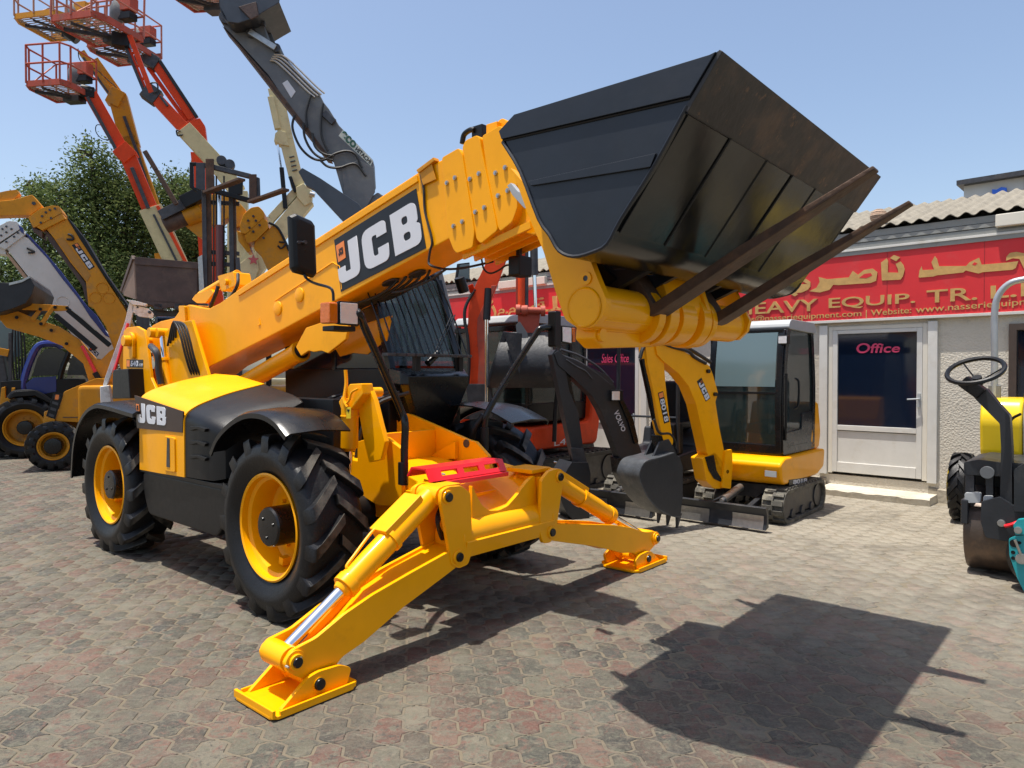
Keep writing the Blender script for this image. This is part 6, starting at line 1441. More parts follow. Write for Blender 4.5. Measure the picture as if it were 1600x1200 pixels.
    g.tube(pts, .030, 12, sub=4); part('roll_hoop', g, mat('galvanised_tube', (.36, .38, .40), .35, .4, .1), t)
    g = G(); g.box(Rr.Q(1554, 620, x), (.05, .10, .22)); part('hoop_bracket', g, GRY, t, .006)
    part('red_tag', G().tube([Rr.Q(1570, 822, .42), Rr.Q(1580, 820, .43), Rr.Q(1590, 816, .42)], .014, 8), RED, t)
roller()
def teal():
    Q_ = Fr(4.05, 5.15, -131)
    t = thing('compactor', 'teal painted steel frame of a small machine cut off by the right edge', 'machine', Q_)
    def fp(name, px, x, th, m, r=.012, bev=.006, par=None): return part(name, G().prism(rnd(Q_.yz(px, x), r, 3), x-th, x, 'x'), m, par or t, bev)
    low = [(1576, 842), (1586, 838), (1640, 830), (1660, 900), (1640, 935), (1600, 925), (1590, 905), (1577, 868)]
    pl = fp('side_plate', low, 0, .03, TEAL); fp('side_plate', low, -.5, .03, TEAL)
    fp('upper_plate', [(1583, 820), (1590, 812), (1660, 804), (1660, 832), (1586, 836)], .03, .06, TEAL)
    for u, v, r_ in ((1585, 849, .030), (1583, 863, .014), (1583, 872, .014), (1593, 848, .012)):
        p = Q_.Q(u, v, 0); part('plate_hole', G().cyl((-.002, p.y, p.z), (.003, p.y, p.z), r_), BLK, pl)
    p = Q_.Q(1591, 828, .03); part('bolt', G().cyl((.03, p.y, p.z), (.055, p.y, p.z), .026, n=12), STL, pl, .003)
    p = Q_.Q(1597, 872, 0); part('wheel_nut', G().cyl((0, p.y, p.z), (.04, p.y, p.z), .04), STL, pl, .004); part('lever', G().tube([(.03, p.y, p.z+.02), (.05, p.y-.04, p.z+.14)], .01), STL, pl)
    c = Q_.Q(1640, 900, -.1); part('wheel', G().lathe([(.10, -.12), (.24, -.10), (.27, -.04), (.27, .04), (.24, .10), (.10, .12)], (-.12, c.y, .27), (1, 0, 0), 32, close=True), RUB, t)
    part('engine_box', G().box((-.3, c.y+.1, .62), (.4, .5, .25)), TEAL, t, .03)
teal()
# ------------------------------------------------------------------ machines parked behind, each at its own distance
class Mk:
    """a machine whose side outline is measured on upright planes at a given distance"""
    def __init__(s, name, label, cat, u, d, deg=None, group=None):
        b = at(u, 600, d)
        if deg is None: deg = math.degrees(math.atan((800-u)/1110))*.8; s.fr = Fr(b.x, d, deg); s.t = thing(name, label, cat, s.fr, group); s.d = d
    def p(s, u, v, y=0): return s.fr.P(u, v, y)
    def put(s, name, poly, y0, y1, m, par=None, r=0, bev=.01):
        pr = s.fr.xz(poly, y0); g = G(); g.prism(rnd(pr, r, 3) if r else pr, y0, y1); return part(name, g, m, par or s.t, bev)
    def bar(s, name, pts, w, m, par=None, y=0, th=None, bev=.01):
        """box beam along pixel points, w metres deep"""
        P_ = [s.p(u, v, y) for u, v in pts]; g = G()
        for a, b in zip(P_, P_[1:]): g.beam(a, b, th or w, w, (0, 1, 0) if False else (0, 0, 1))
        return part(name, g, m, par or s.t, bev)
    def tube(s, name, pts, r, m, par=None, y=0, n=8, smooth=True):
        return part(name, G().tube([s.p(*q, y) if len(q) == 2 else s.p(*q) for q in pts], r, n, smooth), m, par or s.t)
    def cyl(s, name, a, b, r, m, par=None, y=0, bev=0): return part(name, G().cyl(s.p(*a, y), s.p(*b, y), r), m, par or s.t, bev)
MESHF = mat('rusty_floor_grating', (.24, .15, .10), .8, .1, .3, 30, .5, 60, dirt=(.4, .34, .28), dirt_amt=.5, dirt_scale=4)
def basket(mk, u, v, yaw, W_, D_, m, m2, sc=1.0, tilt=0, hgt=1.1):
    """work platform: floor frame, grating, rails, control box, toe boards; (u,v) is the middle of the floor"""
    c = mk.p(u, v, 0); Rm = Matrix.Rotation(R(yaw), 3, 'Z') @ Matrix.Rotation(R(tilt), 3, 'Y')
    def T_(g): g.v = [tuple(c+Rm @ Vector(q)) for q in g.v]; return g
    g = G(); w2, d2 = W_/2, D_/2
    out = [(-w2, -d2*.6), (-w2*.8, -d2), (w2*.8, -d2), (w2, -d2*.6), (w2, d2), (-w2, d2)]
    n = len(out)
    ri = [(x*.93, y*.93) for x, y in out]
    vs = [(x, y, 0) for x, y in out]+[(x, y, .16) for x, y in out]+[(x, y, 0) for x, y in ri]+[(x, y, .16) for x, y in ri]; fs = []
    for i in range(n): j = (i+1) % n; fs += [(i, j, n+j, n+i), (2*n+i, 3*n+i, 3*n+j, 2*n+j), (i, 2*n+i, 2*n+j, j), (n+i, n+j, 3*n+j, 3*n+i)]
    ft = part('platform_frame', T_(G().add(vs, fs)), m, mk.t, .004)
    g = G()
    for k in range(13): y = -d2*.9+k*D_*.9/12; g.box((0, y, .05), (W_*.9, .035, .012))
    for k in range(4): g.box((-w2*.75+k*w2*.5, 0, .035), (.04, D_*.92, .03))
    part('floor_grating', T_(g), MESHF, ft, kind='stuff')
    g = G(); g.beam((-w2*.8, -d2*.5, -.02), (w2*.8, d2*.7, -.02), .08, .08); g.beam((-w2*.2, -d2*.8, -.02), (w2*.5, d2*.7, -.02), .06, .06); g.box((w2*.3, d2*.5, -.06), (.5, .3, .16)); part('underframe', T_(g), DKS, ft, .006)
    h = hgt
    loop = [(-w2, -d2*.6, h), (-w2*.8, -d2, h), (w2*.8, -d2, h), (w2, -d2*.6, h), (w2, d2, h), (-w2, d2, h)]
    def rail(z, nm='top_rail'): part(nm, T_(G().tube([(x, y, z) for x, y, _ in loop], .027, 8, False, closed=True)), m2, ft)
    rail(h); rail(h*.55, 'mid_rail')
    for x, y, _ in loop+[(0, -d2, 0), (0, d2, 0), (-w2*.4, d2, 0)]: part('rail_post', T_(G().tube([(x, y, .1), (x, y, h)], .026, 8, False)), m2, ft)
    part('diagonal_brace', T_(G().tube([(-w2, -d2*.5, .2), (-w2, d2*.9, h*.95)], .02, 8, False)), m2, ft)
    cb = part('control_box', T_(G().box((w2*.55, d2*.75, h*.75), (.42, .28, .34))), m, ft, .02)
    part('control_box_base', T_(G().box((w2*.55, d2*.75, h*.50), (.40, .26, .18))), BLK, cb, .02)
    part('cover', T_(G().ball((w2*.20, d2*.7, h*.62), .22, 10, (1, .8, 1.5))), GRY, cb)
    part('toe_board', T_(G().box((w2*.0, d2+.01, .22), (W_*.96, .02, .12))), m, ft)
    return ft
def lift_base(mk, x, m, zt, name='turret'):
    g = G(); g.box((x, .6, .62), (2.6, 1.9, .30)); ch = part('chassis', g, m, mk.t, .05)
    ty = tyre_mesh(.45, .32, .24, 14, .03).mesh('tyre', weld=False)
    for sx in (-.95, .95):
        for y in (-.35, 1.55):
            r = part('wheel', G().lathe([(.24, -.14), (.18, -.10), (.16, 0), (.01, 0)], (0, 0, 0), (0, 1, 0), 24), m, mk.t); r.location = (x+sx, y, .45); part('tyre', ty, RUB, r)
    g = G(); g.box((x+.1, .6, 1.15), (1.9, 1.5, .75)); part('turntable', g, m, mk.t, .08)
def lift1():
    m = Mk('boom_lift', 'lowest orange red boom lift basket, with white chevrons on its edge', 'boom lift', 300, 21, group='boom lifts parked behind the telehandler')
    basket(m, 94, 147, -28, 1.28, 1.2, ORD, ORD, tilt=0, hgt=1.12)
    g = G(); g.cyl(m.p(127, 140), m.p(146, 146), .16); g.box(m.p(138, 146), (.35, .3, .3)); part('jib_rotator', g, BLK, m.t, .02)
    m.bar('jib', [(142, 148), (194, 240)], .36, ORG, th=.24); m.bar('jib_link', [(137, 152), (188, 246)], .09, DKS, y=-.15)
    m.bar('boom_joint', [(188, 232), (206, 250)], .46, ORG); m.bar('middle_boom', [(200, 244), (236, 330)], .42, ORG, th=.3); m.bar('boom_ram', [(206, 262), (232, 326)], .10, DKS, y=-.2)
    m.bar('lower_boom', [(236, 326), (276, 412), (300, 470)], .62, TAN, th=.4); m.bar('boom_edge', [(246, 322), (290, 410)], .09, ORG, y=-.21); m.bar('boom_groove', [(240, 335), (276, 408)], .06, DKS, y=-.22)
    m.bar('riser', [(300, 470), (330, 560)], .6, ORG, th=.4)
    m.tube('hose_loop', [(176, 218), (160, 217), (150, 206), (152, 195), (168, 199)], .012, HOSE, y=-.1)
    for k in range(9):   # white chevrons on the toe board
        a = m.p(80+5*k, 128+k*.5, -.30); part('chevron', G().slab([a, a+Vector((.06, 0, 0)), a+Vector((.12, 0, -.09)), a+Vector((.06, 0, -.09))], (0, .01, 0)), WLT, m.t)
    lift_base(m, m.p(330, 600).x, ORG, 1)
def lift2():
    m = Mk('boom_lift', 'yellow boom lift with its yellow basket at the top left corner', 'boom lift', 330, 23, group='boom lifts parked behind the telehandler')
    basket(m, 86, 45, -30, 1.7, 1.5, YEL2, mat('faded_rail', (.42, .20, .13), .6), tilt=0)
    part('jib_rotator', G().cyl(m.p(104, 48), m.p(122, 62), .17), BLK, m.t, .02)
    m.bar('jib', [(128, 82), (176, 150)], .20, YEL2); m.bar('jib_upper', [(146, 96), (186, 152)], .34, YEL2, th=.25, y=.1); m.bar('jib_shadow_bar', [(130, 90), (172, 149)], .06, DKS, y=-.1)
    m.tube('jib_hose', [(122, 76), (124, 92), (135, 103), (150, 108), (165, 122), (180, 135), (186, 146)], .014, HOSE, y=-.2)
    m.bar('boom_joint', [(172, 150), (192, 160)], .5, YEL2); m.bar('upper_boom', [(184, 150), (205, 230)], .52, YEL2, th=.35); m.bar('lower_boom', [(200, 215), (240, 330), (276, 430)], .46, YEL2, th=.35); m.bar('chain_track', [(194, 182), (215, 240), (234, 300)], .09, DKS, y=-.2)
    m.bar('boom_cap', [(176, 168), (196, 164)], .22, YEL2); m.bar('riser', [(276, 430), (330, 560)], .6, YEL2, th=.4)
    m.bar('tail_end', [(243, 404), (262, 402)], .28, YEL2)
    lift_base(m, m.p(336, 600).x, YEL2, 1)
def lift3():
    m = Mk('boom_lift', 'largest orange red basket, on a double jib with a cream lower boom', 'boom lift', 400, 19, group='boom lifts parked behind the telehandler')
    basket(m, 150, 51, -32, 1.55, 1.45, ORD, mat('faded_red_rail', (.42, .13, .09), .6), tilt=2, hgt=1.2)
    g = G(); g.cyl(m.p(176, 58), m.p(196, 66), .14); g.box(m.p(190, 64), (.4, .3, .34)); part('jib_rotator', g, BLK, m.t, .02)
    m.bar('jib', [(203, 56), (237, 146)], .12, ORG, y=-.1); m.bar('jib', [(196, 66), (230, 150)], .12, ORG, y=.05); m.bar('jib_lower_edge', [(196, 72), (228, 150)], .07, DKS)
    for k in range(3): m.bar('jib_tie', [(206+8*k, 84+20*k), (213+8*k, 80+20*k)], .06, ORG)
    g = G(); g.box(m.p(237, 148), (.38, .3, .42), Matrix.Rotation(.6, 3, 'Y')); part('jib_joint', g, DKS, m.t, .03)
    m.tube('joint_hose', [(234, 130), (245, 130), (246, 142), (238, 145)], .02, HOSE, y=-.2)
    m.bar('upper_boom', [(244, 154), (292, 206)], .30, ORG, th=.24); m.bar('boom_rail', [(250, 150), (262, 166)], .06, DKS, y=-.2)
    m.bar('lower_boom', [(288, 202), (340, 258), (372, 300)], .42, TAN, th=.32); m.tube('hose_loop', [(282, 205), (276, 204), (278, 212), (286, 210)], .02, HOSE, y=-.2)
    m.bar('riser', [(372, 300), (372, 520)], .5, TAN, th=.4); lift_base(m, m.p(400, 600).x, TAN, 1)
def lift4():
    m = Mk('boom_lift', 'rightmost orange red basket, tucked behind the double jib, with a wide red boom', 'boom lift', 360, 22, group='boom lifts parked behind the telehandler')
    basket(m, 192, 86, -30, 1.55, 1.35, ORD, mat('faded_red_rail', (.42, .13, .09), .6))
    g = G(); g.box(m.p(236, 96), (.42, .35, .40), Matrix.Rotation(.5, 3, 'Y')); g.cyl(m.p(222, 88), m.p(236, 96), .15); part('jib_rotator', g, DKS, m.t, .03)
    m.bar('jib', [(244, 100), (302, 186)], .28, ORG, th=.22); m.bar('jib_link', [(232, 106), (292, 190)], .12, ORG, y=.1); m.bar('jib_hose_tray', [(250, 96), (308, 184)], .10, HOSE, y=-.1)
    m.put('boom_joint', [(290, 190), (312, 184), (320, 196), (326, 245), (322, 256), (308, 252), (305, 212), (294, 198)], -.15, .2, ORG, bev=.02)
    m.bar('lower_boom', [(314, 240), (320, 300), (330, 440), (350, 560)], .55, ORG, th=.35); lift_base(m, m.p(360, 600).x, ORG, 1)
def lift5():
    m = Mk('boom_lift', 'cream boom lift behind the grey excavator arm, its basket cut off at the top', 'boom lift', 470, 17, group='boom lifts parked behind the telehandler')
    basket(m, 318, 4, -30, 1.3, .9, ORD, ORD, tilt=6)
    m.bar('jib', [(344, 8), (414, 46)], .2, ORG); m.bar('upper_boom', [(408, 40), (430, 140)], .22, ORG)
    m.bar('middle_boom', [(430, 140), (448, 220), (466, 292)], .32, TAN, th=.24); m.bar('boom_side_tube', [(423, 152), (434, 202)], .14, TAN, y=-.1); m.put('boom_bracket', [(430, 208), (436, 203), (446, 206), (452, 228), (440, 226), (428, 220)], -.16, .16, TAN)
    m.bar('slew_ram', [(434, 226), (442, 280)], .05, CHR, y=-.1); m.bar('ram_barrel', [(440, 262), (446, 326)], .10, BLK, y=-.1); m.bar('ram_barrel', [(453, 276), (462, 300)], .08, BLK, y=-.15)
    for k in range(4): m.bar('boom_band', [(452+1.5*k, 246+7*k), (460+1.5*k, 244+7*k)], .03, DKS, y=-.14)
    m.put('boom_knee', [(462, 292), (474, 286), (488, 298), (487, 316), (476, 322), (464, 308)], -.2, .2, TAN, bev=.02)
    m.bar('upper_link', [(470, 292), (424, 342), (372, 424)], .18, TAN, th=.16); m.bar('lower_link', [(480, 312), (430, 372), (384, 444), (360, 520)], .38, TAN, th=.3)
    m.cyl('knee_pin', (484, 303), (492, 305), .06, STL, y=-.25)
    m.put('base_plate', [(374, 412), (400, 392), (404, 420), (392, 450), (372, 450)], -.25, -.05, TAN); 
    a = m.p(396, 406, -.26); s5 = [(a.x+.13*math.cos(math.pi/2+k*math.pi/5)*(1 if k % 2 == 0 else .42), a.z+.13*math.sin(math.pi/2+k*math.pi/5)*(1 if k % 2 == 0 else .42)) for k in range(10)]
    part('star_emblem', G().prism(s5, -.27, -.26), mat('faded_star_red', (.45, .08, .08), .5), m.t)
    lift_base(m, m.p(400, 600).x, TAN, 1)
lift2(); lift4(); lift1(); lift3(); lift5()

def grey_excavator():
    m = Mk('large_excavator', 'large grey excavator with its long arm folded up to a bucket at the top edge', 'excavator', 640, 11.5)
    arm = [(349, 42), (352, 20), (358, 15), (372, 20), (388, 28), (408, 30), (414, 44), (418, 60), (434, 82), (446, 90), (500, 148), (506, 160), (514, 170), (530, 196), (583, 250), (585, 286), (566, 330), (552, 345), (548, 320), (535, 300), (528, 276), (519, 246), (500, 232), (440, 150), (420, 118), (360, 52)]
    ar = m.put('arm', arm, 0, .34, GRY, bev=.015)
    m.put('arm_bottom_plate', [(347, 40), (354, 48), (362, 56), (422, 124), (470, 186), (516, 246), (508, 244), (420, 132), (356, 50)], -.012, .352, RUST, ar, bev=.004)
    m.put('arm_web_plate', [(534, 262), (560, 250), (584, 262), (586, 300), (560, 346), (540, 330)], -.02, 0, GRY, ar, bev=.006)
    for k in range(4): m.tube('hydraulic_pipe', [(422+2*k, 94-3*k), (436+4*k, 100-3*k), (480+4*k, 142-3*k), (492+5*k, 152-2*k)], .016, STL, ar, y=-.03, n=6)
    q = [m.p(u, v, -.008) for u, v in ((441, 130), (455, 153), (462, 143), (449, 125))]
    lb = part('white_label', G().slab(q, (0, .004, 0)), WLT, ar)
    q = [m.p(u, v, -.004) for u, v in ((529, 212), (579, 259), (583, 251), (536, 203))]
    lb = part('decal_panel', G().slab(q, (0, .004, 0)), mat('pale_decal', (.55, .58, .52), .5), ar)
    qq = [Vector(a)+Vector((0, -.006, 0)) for a in q]
    text('lettering', 'eco', [quadmap(qq, c) for c in ((.02, .1), (.46, .1), (.46, 1.1), (.02, 1.1))], mat('dark_green_lettering', (.02, .09, .06), .5), lb, .002, bold=.03)
    text('lettering', 'HITACHI', [quadmap(qq, c) for c in ((.5, .12), (.97, .12), (.97, .8), (.5, .8))], DEC, lb, .002, bold=.03)
    for c in ([(460, 180), (457, 200), (468, 228), (486, 246), (505, 250), (524, 240), (542, 236), (556, 242), (565, 262)], [(474, 192), (476, 214), (486, 234), (500, 246), (520, 250)], [(488, 208), (492, 228), (505, 240), (522, 244)], [(500, 250), (512, 260), (530, 262), (555, 256), (572, 275)], [(486, 148), (482, 160), (478, 178), (480, 200)], [(505, 162), (502, 180), (502, 210), (512, 236)]):
        m.tube('hydraulic_hose', c, .020, HOSE, y=-.06, n=7)
    part('arm_lamp', G().box(m.p(514, 184, -.03), (.22, .06, .11), Matrix.Rotation(.75, 3, 'Y')), DKS, ar, .01)
    # bucket linkage and bucket at the tip
    g = G()
    for u, v, r_ in ((352, 26, .10), (368, 26, .10), (392, 50, .08), (431, 74, .07)): a = m.p(u, v, -.05); g.cyl(a, a+Vector((0, .42, 0)), r_)
    part('pivot_pin', g, DKS, m.t, .008)
    m.bar('bucket_link', [(390, 50), (431, 76)], .09, STL, y=-.05); m.bar('bucket_link', [(366, 24), (360, 10)], .10, DKS, y=-.04)
    bk = m.put('bucket', [(342, -50), (344, 10), (356, 34), (372, 36), (396, 28), (412, 18), (436, 4), (440, -30), (420, -60)], -.32, -.29, mat('bucket_blue_grey', (.045, .055, .07), .45, .2, .2, 5), bev=.01)
    m.put('bucket_side', [(342, -50), (344, 10), (356, 34), (372, 36), (396, 28), (412, 18), (436, 4), (440, -30), (420, -60)], .62, .65, DGR, bk)
    fr_ = m.fr; pr = sp2(fr_.xz([(342, -50), (344, 10), (356, 33), (372, 35), (396, 27), (412, 17), (436, 3)], -.3), 4)
    part('bucket_shell', G().ribbon(pr, .02, -.30, .63), DGR, bk); m.put('bucket_lip', [(372, 10), (400, 2), (404, 24), (392, 30)], -.36, -.32, BRW, bk)
    m.put('hitch_plate', [(366, 28), (396, 30), (414, 40), (412, 24), (380, 18)], -.08, -.02, DKS, r=.02)
    m.bar('bucket_ram', [(416, 44), (430, 80), (470, 130)], .10, GRY, y=.4)
    # dark arm ram and the boom descending behind the yellow boom
    m.put('boom_ram', [(466, 268), (472, 262), (500, 278), (560, 318), (580, 345), (570, 362), (540, 350), (490, 296), (478, 290)], -.18, -.04, mat('dark_blue_grey_steel', (.05, .06, .075), .4, .2), bev=.01)
    m.put('boom', [(548, 330), (590, 300), (640, 330), (690, 420), (720, 540), (660, 560), (630, 440), (590, 370)], .02, .46, GRY, bev=.02)
    g = G(); g.box((.9, 1.1, 1.35), (3.2, 2.4, 1.0)); part('house', g, ORG, m.t, .06)
    g = G(); g.box((-.2, .5, 2.1), (1.0, .9, 1.4)); part('cab', g, GLG, m.t, .08)
    for y in (0, 2.2): part('track', G().prism(rnd([(-1.3, 0), (3.0, 0), (3.0, .75), (-1.3, .75)], .35, 6), y-.25, y+.25), RUBK, m.t, .02)
grey_excavator()

def forklift():
    m = Mk('forklift', 'forklift with its dark mast raised and two fork arms at the top', 'forklift', 345, 10.5)
    for u0, u1, y, mt in ((315, 322, 0, DKS), (322, 329, .03, RUST), (357, 364, 0, DKS), (364, 368, .03, RUST)):
        m.put('mast_rail', [(u0, 298), (u1, 298), (u1+2, 455), (u0+2, 455)], y, y+.12, mt, bev=.004)
    m.put('outer_mast_rail', [(309, 402), (316, 398), (320, 470), (312, 470)], -.05, .05, STL, bev=.004); m.put('outer_mast_rail', [(368, 402), (374, 402), (378, 450), (370, 450)], -.05, .05, DKS, bev=.004)
    m.cyl('lift_ram', (343, 450), (343, 352), .052, mat('dark_red_ram', (.10, .03, .03), .4)); m.cyl('ram_rod', (342.5, 352), (342.5, 300), .030, CHR)
    for v in (312, 390, 408): m.put('mast_crossbar', [(316, v), (374, v+3), (374, v+9), (316, v+6)], .08, .14, DKS, bev=.004)
    for u in (334, 338, 350): m.tube('lift_chain', [(u, 275), (u, 450)], .012, HOSE, smooth=False)
    # carriage
    m.put('side_guard', [(296, 254), (302, 253), (303, 292), (308, 294), (307, 300), (296, 292)], -.2, -.14, BLK); m.put('side_guard', [(296, 253), (307, 253), (307, 258), (296, 258)], -.2, -.14, BLK)
    m.put('carriage_plate', [(306, 254), (320, 254), (320, 298), (306, 294)], -.2, -.15, DKS, bev=.004)
    m.put('fork_shank', [(321, 248), (334, 248), (334, 300), (322, 300)], -.24, -.19, RUST, bev=.004); m.put('fork_shank', [(389, 272), (401, 272), (401, 314), (389, 316)], -.24, -.19, RUST, bev=.004); m.put('carriage_plate', [(401, 276), (406, 278), (407, 308), (401, 312)], -.2, -.15, DKS)
    m.bar('carriage_bar', [(320, 258), (392, 276)], .07, DKS, y=-.16); m.bar('carriage_bar', [(334, 298), (392, 314)], .07, BLK, y=-.16)
    m.put('carriage_centre', [(356, 284), (380, 278), (379, 304), (357, 304)], -.18, -.14, BLK)
    for a, b in (((322, 301), (378, 280)), ((391, 316), (447, 296))):
        p0 = m.p(*a, -.22); p1 = m.p(*b, -.9); g = G(); g.beam(p0, p1, .11, .035); part('fork', g, RUST, m.t, .005)
    g = G()
    for u, v in ((346, 250), (359, 256)): a = m.p(u, v, -.1); g.cyl(a, a+Vector((0, .1, 0)), .07)
    part('chain_roller', g, DKS, m.t, .006); m.put('top_bracket', [(338, 250), (350, 244), (366, 262), (350, 268)], -.08, .05, BLK)
    g = G(); g.box((0.2, 1.4, .9), (1.1, 1.9, 1.0)); part('truck_body', g, ORG, m.t, .05); g = G()
    for x in (-.25, .65):
        for y in (.5, 2.0): g.cyl((x-.1, y, .34), (x+.1, y, .34), .34)
    part('tyre', g, RUB, m.t); g = G()
    for x in (-.25, .65):
        for y in (.6, 2.1): g.beam((x, y, 1.3), (x, y, 2.25), .06, .06)
    g.box((.2, 1.35, 2.28), (1.1, 1.7, .06)); part('overhead_guard', g, BLK, m.t)
    g = G(); g.beam(m.p(318, 470, 0), m.p(318, 640, 0)*1, .12, .12); g.beam(m.p(372, 450, 0), m.p(372, 640, 0), .12, .12); part('mast_foot', g, DKS, m.t)
forklift()

def hopper():
    m = Mk('tipping_skip', 'brown steel hopper raised on a stand beside the forklift mast', 'hopper', 250, 10.2)
    f = m.put('front_panel', [(211, 402), (308, 410), (308, 474), (250, 482), (214, 468)], 0, .02, BRW, bev=.004)
    m.put('rim_band', [(210, 401), (309, 410), (309, 420), (211, 413)], -.02, .0, BRW, f, bev=.003)
    a = [m.p(211, 402, 0), m.p(214, 468, 0)]; b = [m.p(191, 450, .5)+Vector((0, .3, 0)), m.p(193, 462, .5)+Vector((0, .3, .0))]
    g = G(); g.slab([a[0], a[1], m.p(196, 462, .45), m.p(191, 452, .55)], (-.02, 0, 0)); part('side_panel', g, BRL, m.t, .003)
    g = G(); g.beam(m.p(209, 402, 0), m.p(191, 455, .55), .05, .07); part('side_rim', g, BRW, m.t, .004)
    g = G(); g.slab([m.p(211, 402, .9), m.p(308, 412, .9), m.p(308, 470, .7), m.p(214, 465, .7)], (0, .02, 0)); part('rear_panel', g, BRW, m.t)
    g = G(); g.slab([m.p(214, 468, 0), m.p(308, 474, 0), m.p(308, 474, 0)+Vector((0, .9, 0)), m.p(214, 468, 0)+Vector((0, .9, 0))], (0, 0, -.02)); part('floor_panel', g, BRW, m.t)
    m.put('side_panel', [(305, 410), (312, 411), (312, 476), (305, 476)], .02, .9, BRW)
    for u in (240, 272, 292): m.put('fork_pocket', [(u, 473), (u+14, 474), (u+14, 484), (u, 483)], .0, .7, DKS)
    zb = m.p(240, 484, .1).z; g = G()
    for u in (219, 228, 300): 
        x = m.p(u, 484, .35).x
        g.beam((x, .35, 0), (x, .35, zb), .09, .09)
    g.beam((m.p(215, 484, .35).x, .35, zb-.03), (m.p(306, 484, .35).x, .35, zb-.03), .1, .08); part('stand', g, DKS, m.t, .004)
hopper()

def handler2():
    m = Mk('telescopic_handler', 'yellow telehandler behind the forklift mast, its boom bent over a brown cross tube', 'telehandler', 500, 11.8)
    m.put('outer_boom', [(398, 378), (426, 352), (438, 360), (452, 388), (450, 398), (540, 510), (600, 600), (540, 600), (430, 448), (408, 400), (396, 388)], 0, .36, YEL2, bev=.012)
    m.put('boom_collar', [(374, 352), (380, 335), (392, 324), (404, 322), (412, 330), (414, 338), (384, 366), (376, 364)], -.05, .41, YEL2, r=.03); m.put('boom_collar', [(382, 368), (410, 338), (418, 346), (420, 356), (400, 376), (386, 380)], -.04, .40, YEL2)
    for u, v in ((388, 345), (396, 338), (390, 356), (400, 345), (396, 362), (406, 352), (412, 372)): m.cyl('bolt', (u, v), (u+.01, v), .02, DKS, y=-.055) if False else part('bolt', G().cyl(m.p(u, v, -.05), m.p(u, v, -.05)+Vector((0, -.02, 0)), .02, n=8), DKS, m.t)
    m.put('inner_boom', [(298, 330), (316, 322), (330, 304), (348, 300), (366, 308), (384, 328), (380, 350), (366, 358), (356, 340), (340, 352), (326, 350), (314, 340)], .05, .33, YEL2, bev=.01)
    m.put('boom_nose', [(300, 326), (318, 316), (318, 372), (308, 368), (288, 352), (284, 344)], .0, .38, YEL2, r=.02)
    m.cyl('cross_tube', (258, 352), (314, 330), .13, BRW); m.cyl('cross_tube_sleeve', (290, 340), (316, 330), .15, YEL2)
    m.bar('carriage_frame', [(252, 338), (316, 306)], .16, DKS, y=-.1); m.bar('carriage_frame', [(286, 318), (318, 302)], .2, BLK, y=-.12); m.bar('carriage_frame', [(252, 332), (290, 322)], .06, BRW, y=-.14)
    m.bar('fork', [(226, 236), (244, 266), (276, 320)], .07, RUST, y=-.4, th=.05)
    m.tube('boom_hose', [(420, 348), (434, 356), (446, 378), (452, 392)], .02, HOSE, y=-.03); m.tube('hose_hook', [(436, 378), (446, 380), (440, 388), (434, 384)], .015, HOSE, y=-.03)
    m.put('slide_block', [(370, 360), (384, 366), (392, 392), (386, 394), (372, 376)], .02, .34, YEL2)
    part('body', G().box((.9, .4, 1.0), (3.6, 1.6, .9)), YEL2, m.t, .08)
    for x in (-.3, 2.2):
        part('tyre', G().lathe([(.3, -.2), (.58, -.2), (.62, -.1), (.62, .1), (.58, .2), (.3, .2)], (x, -.5, .62), (0, 1, 0), 32, close=True), RUB, m.t)
handler2()

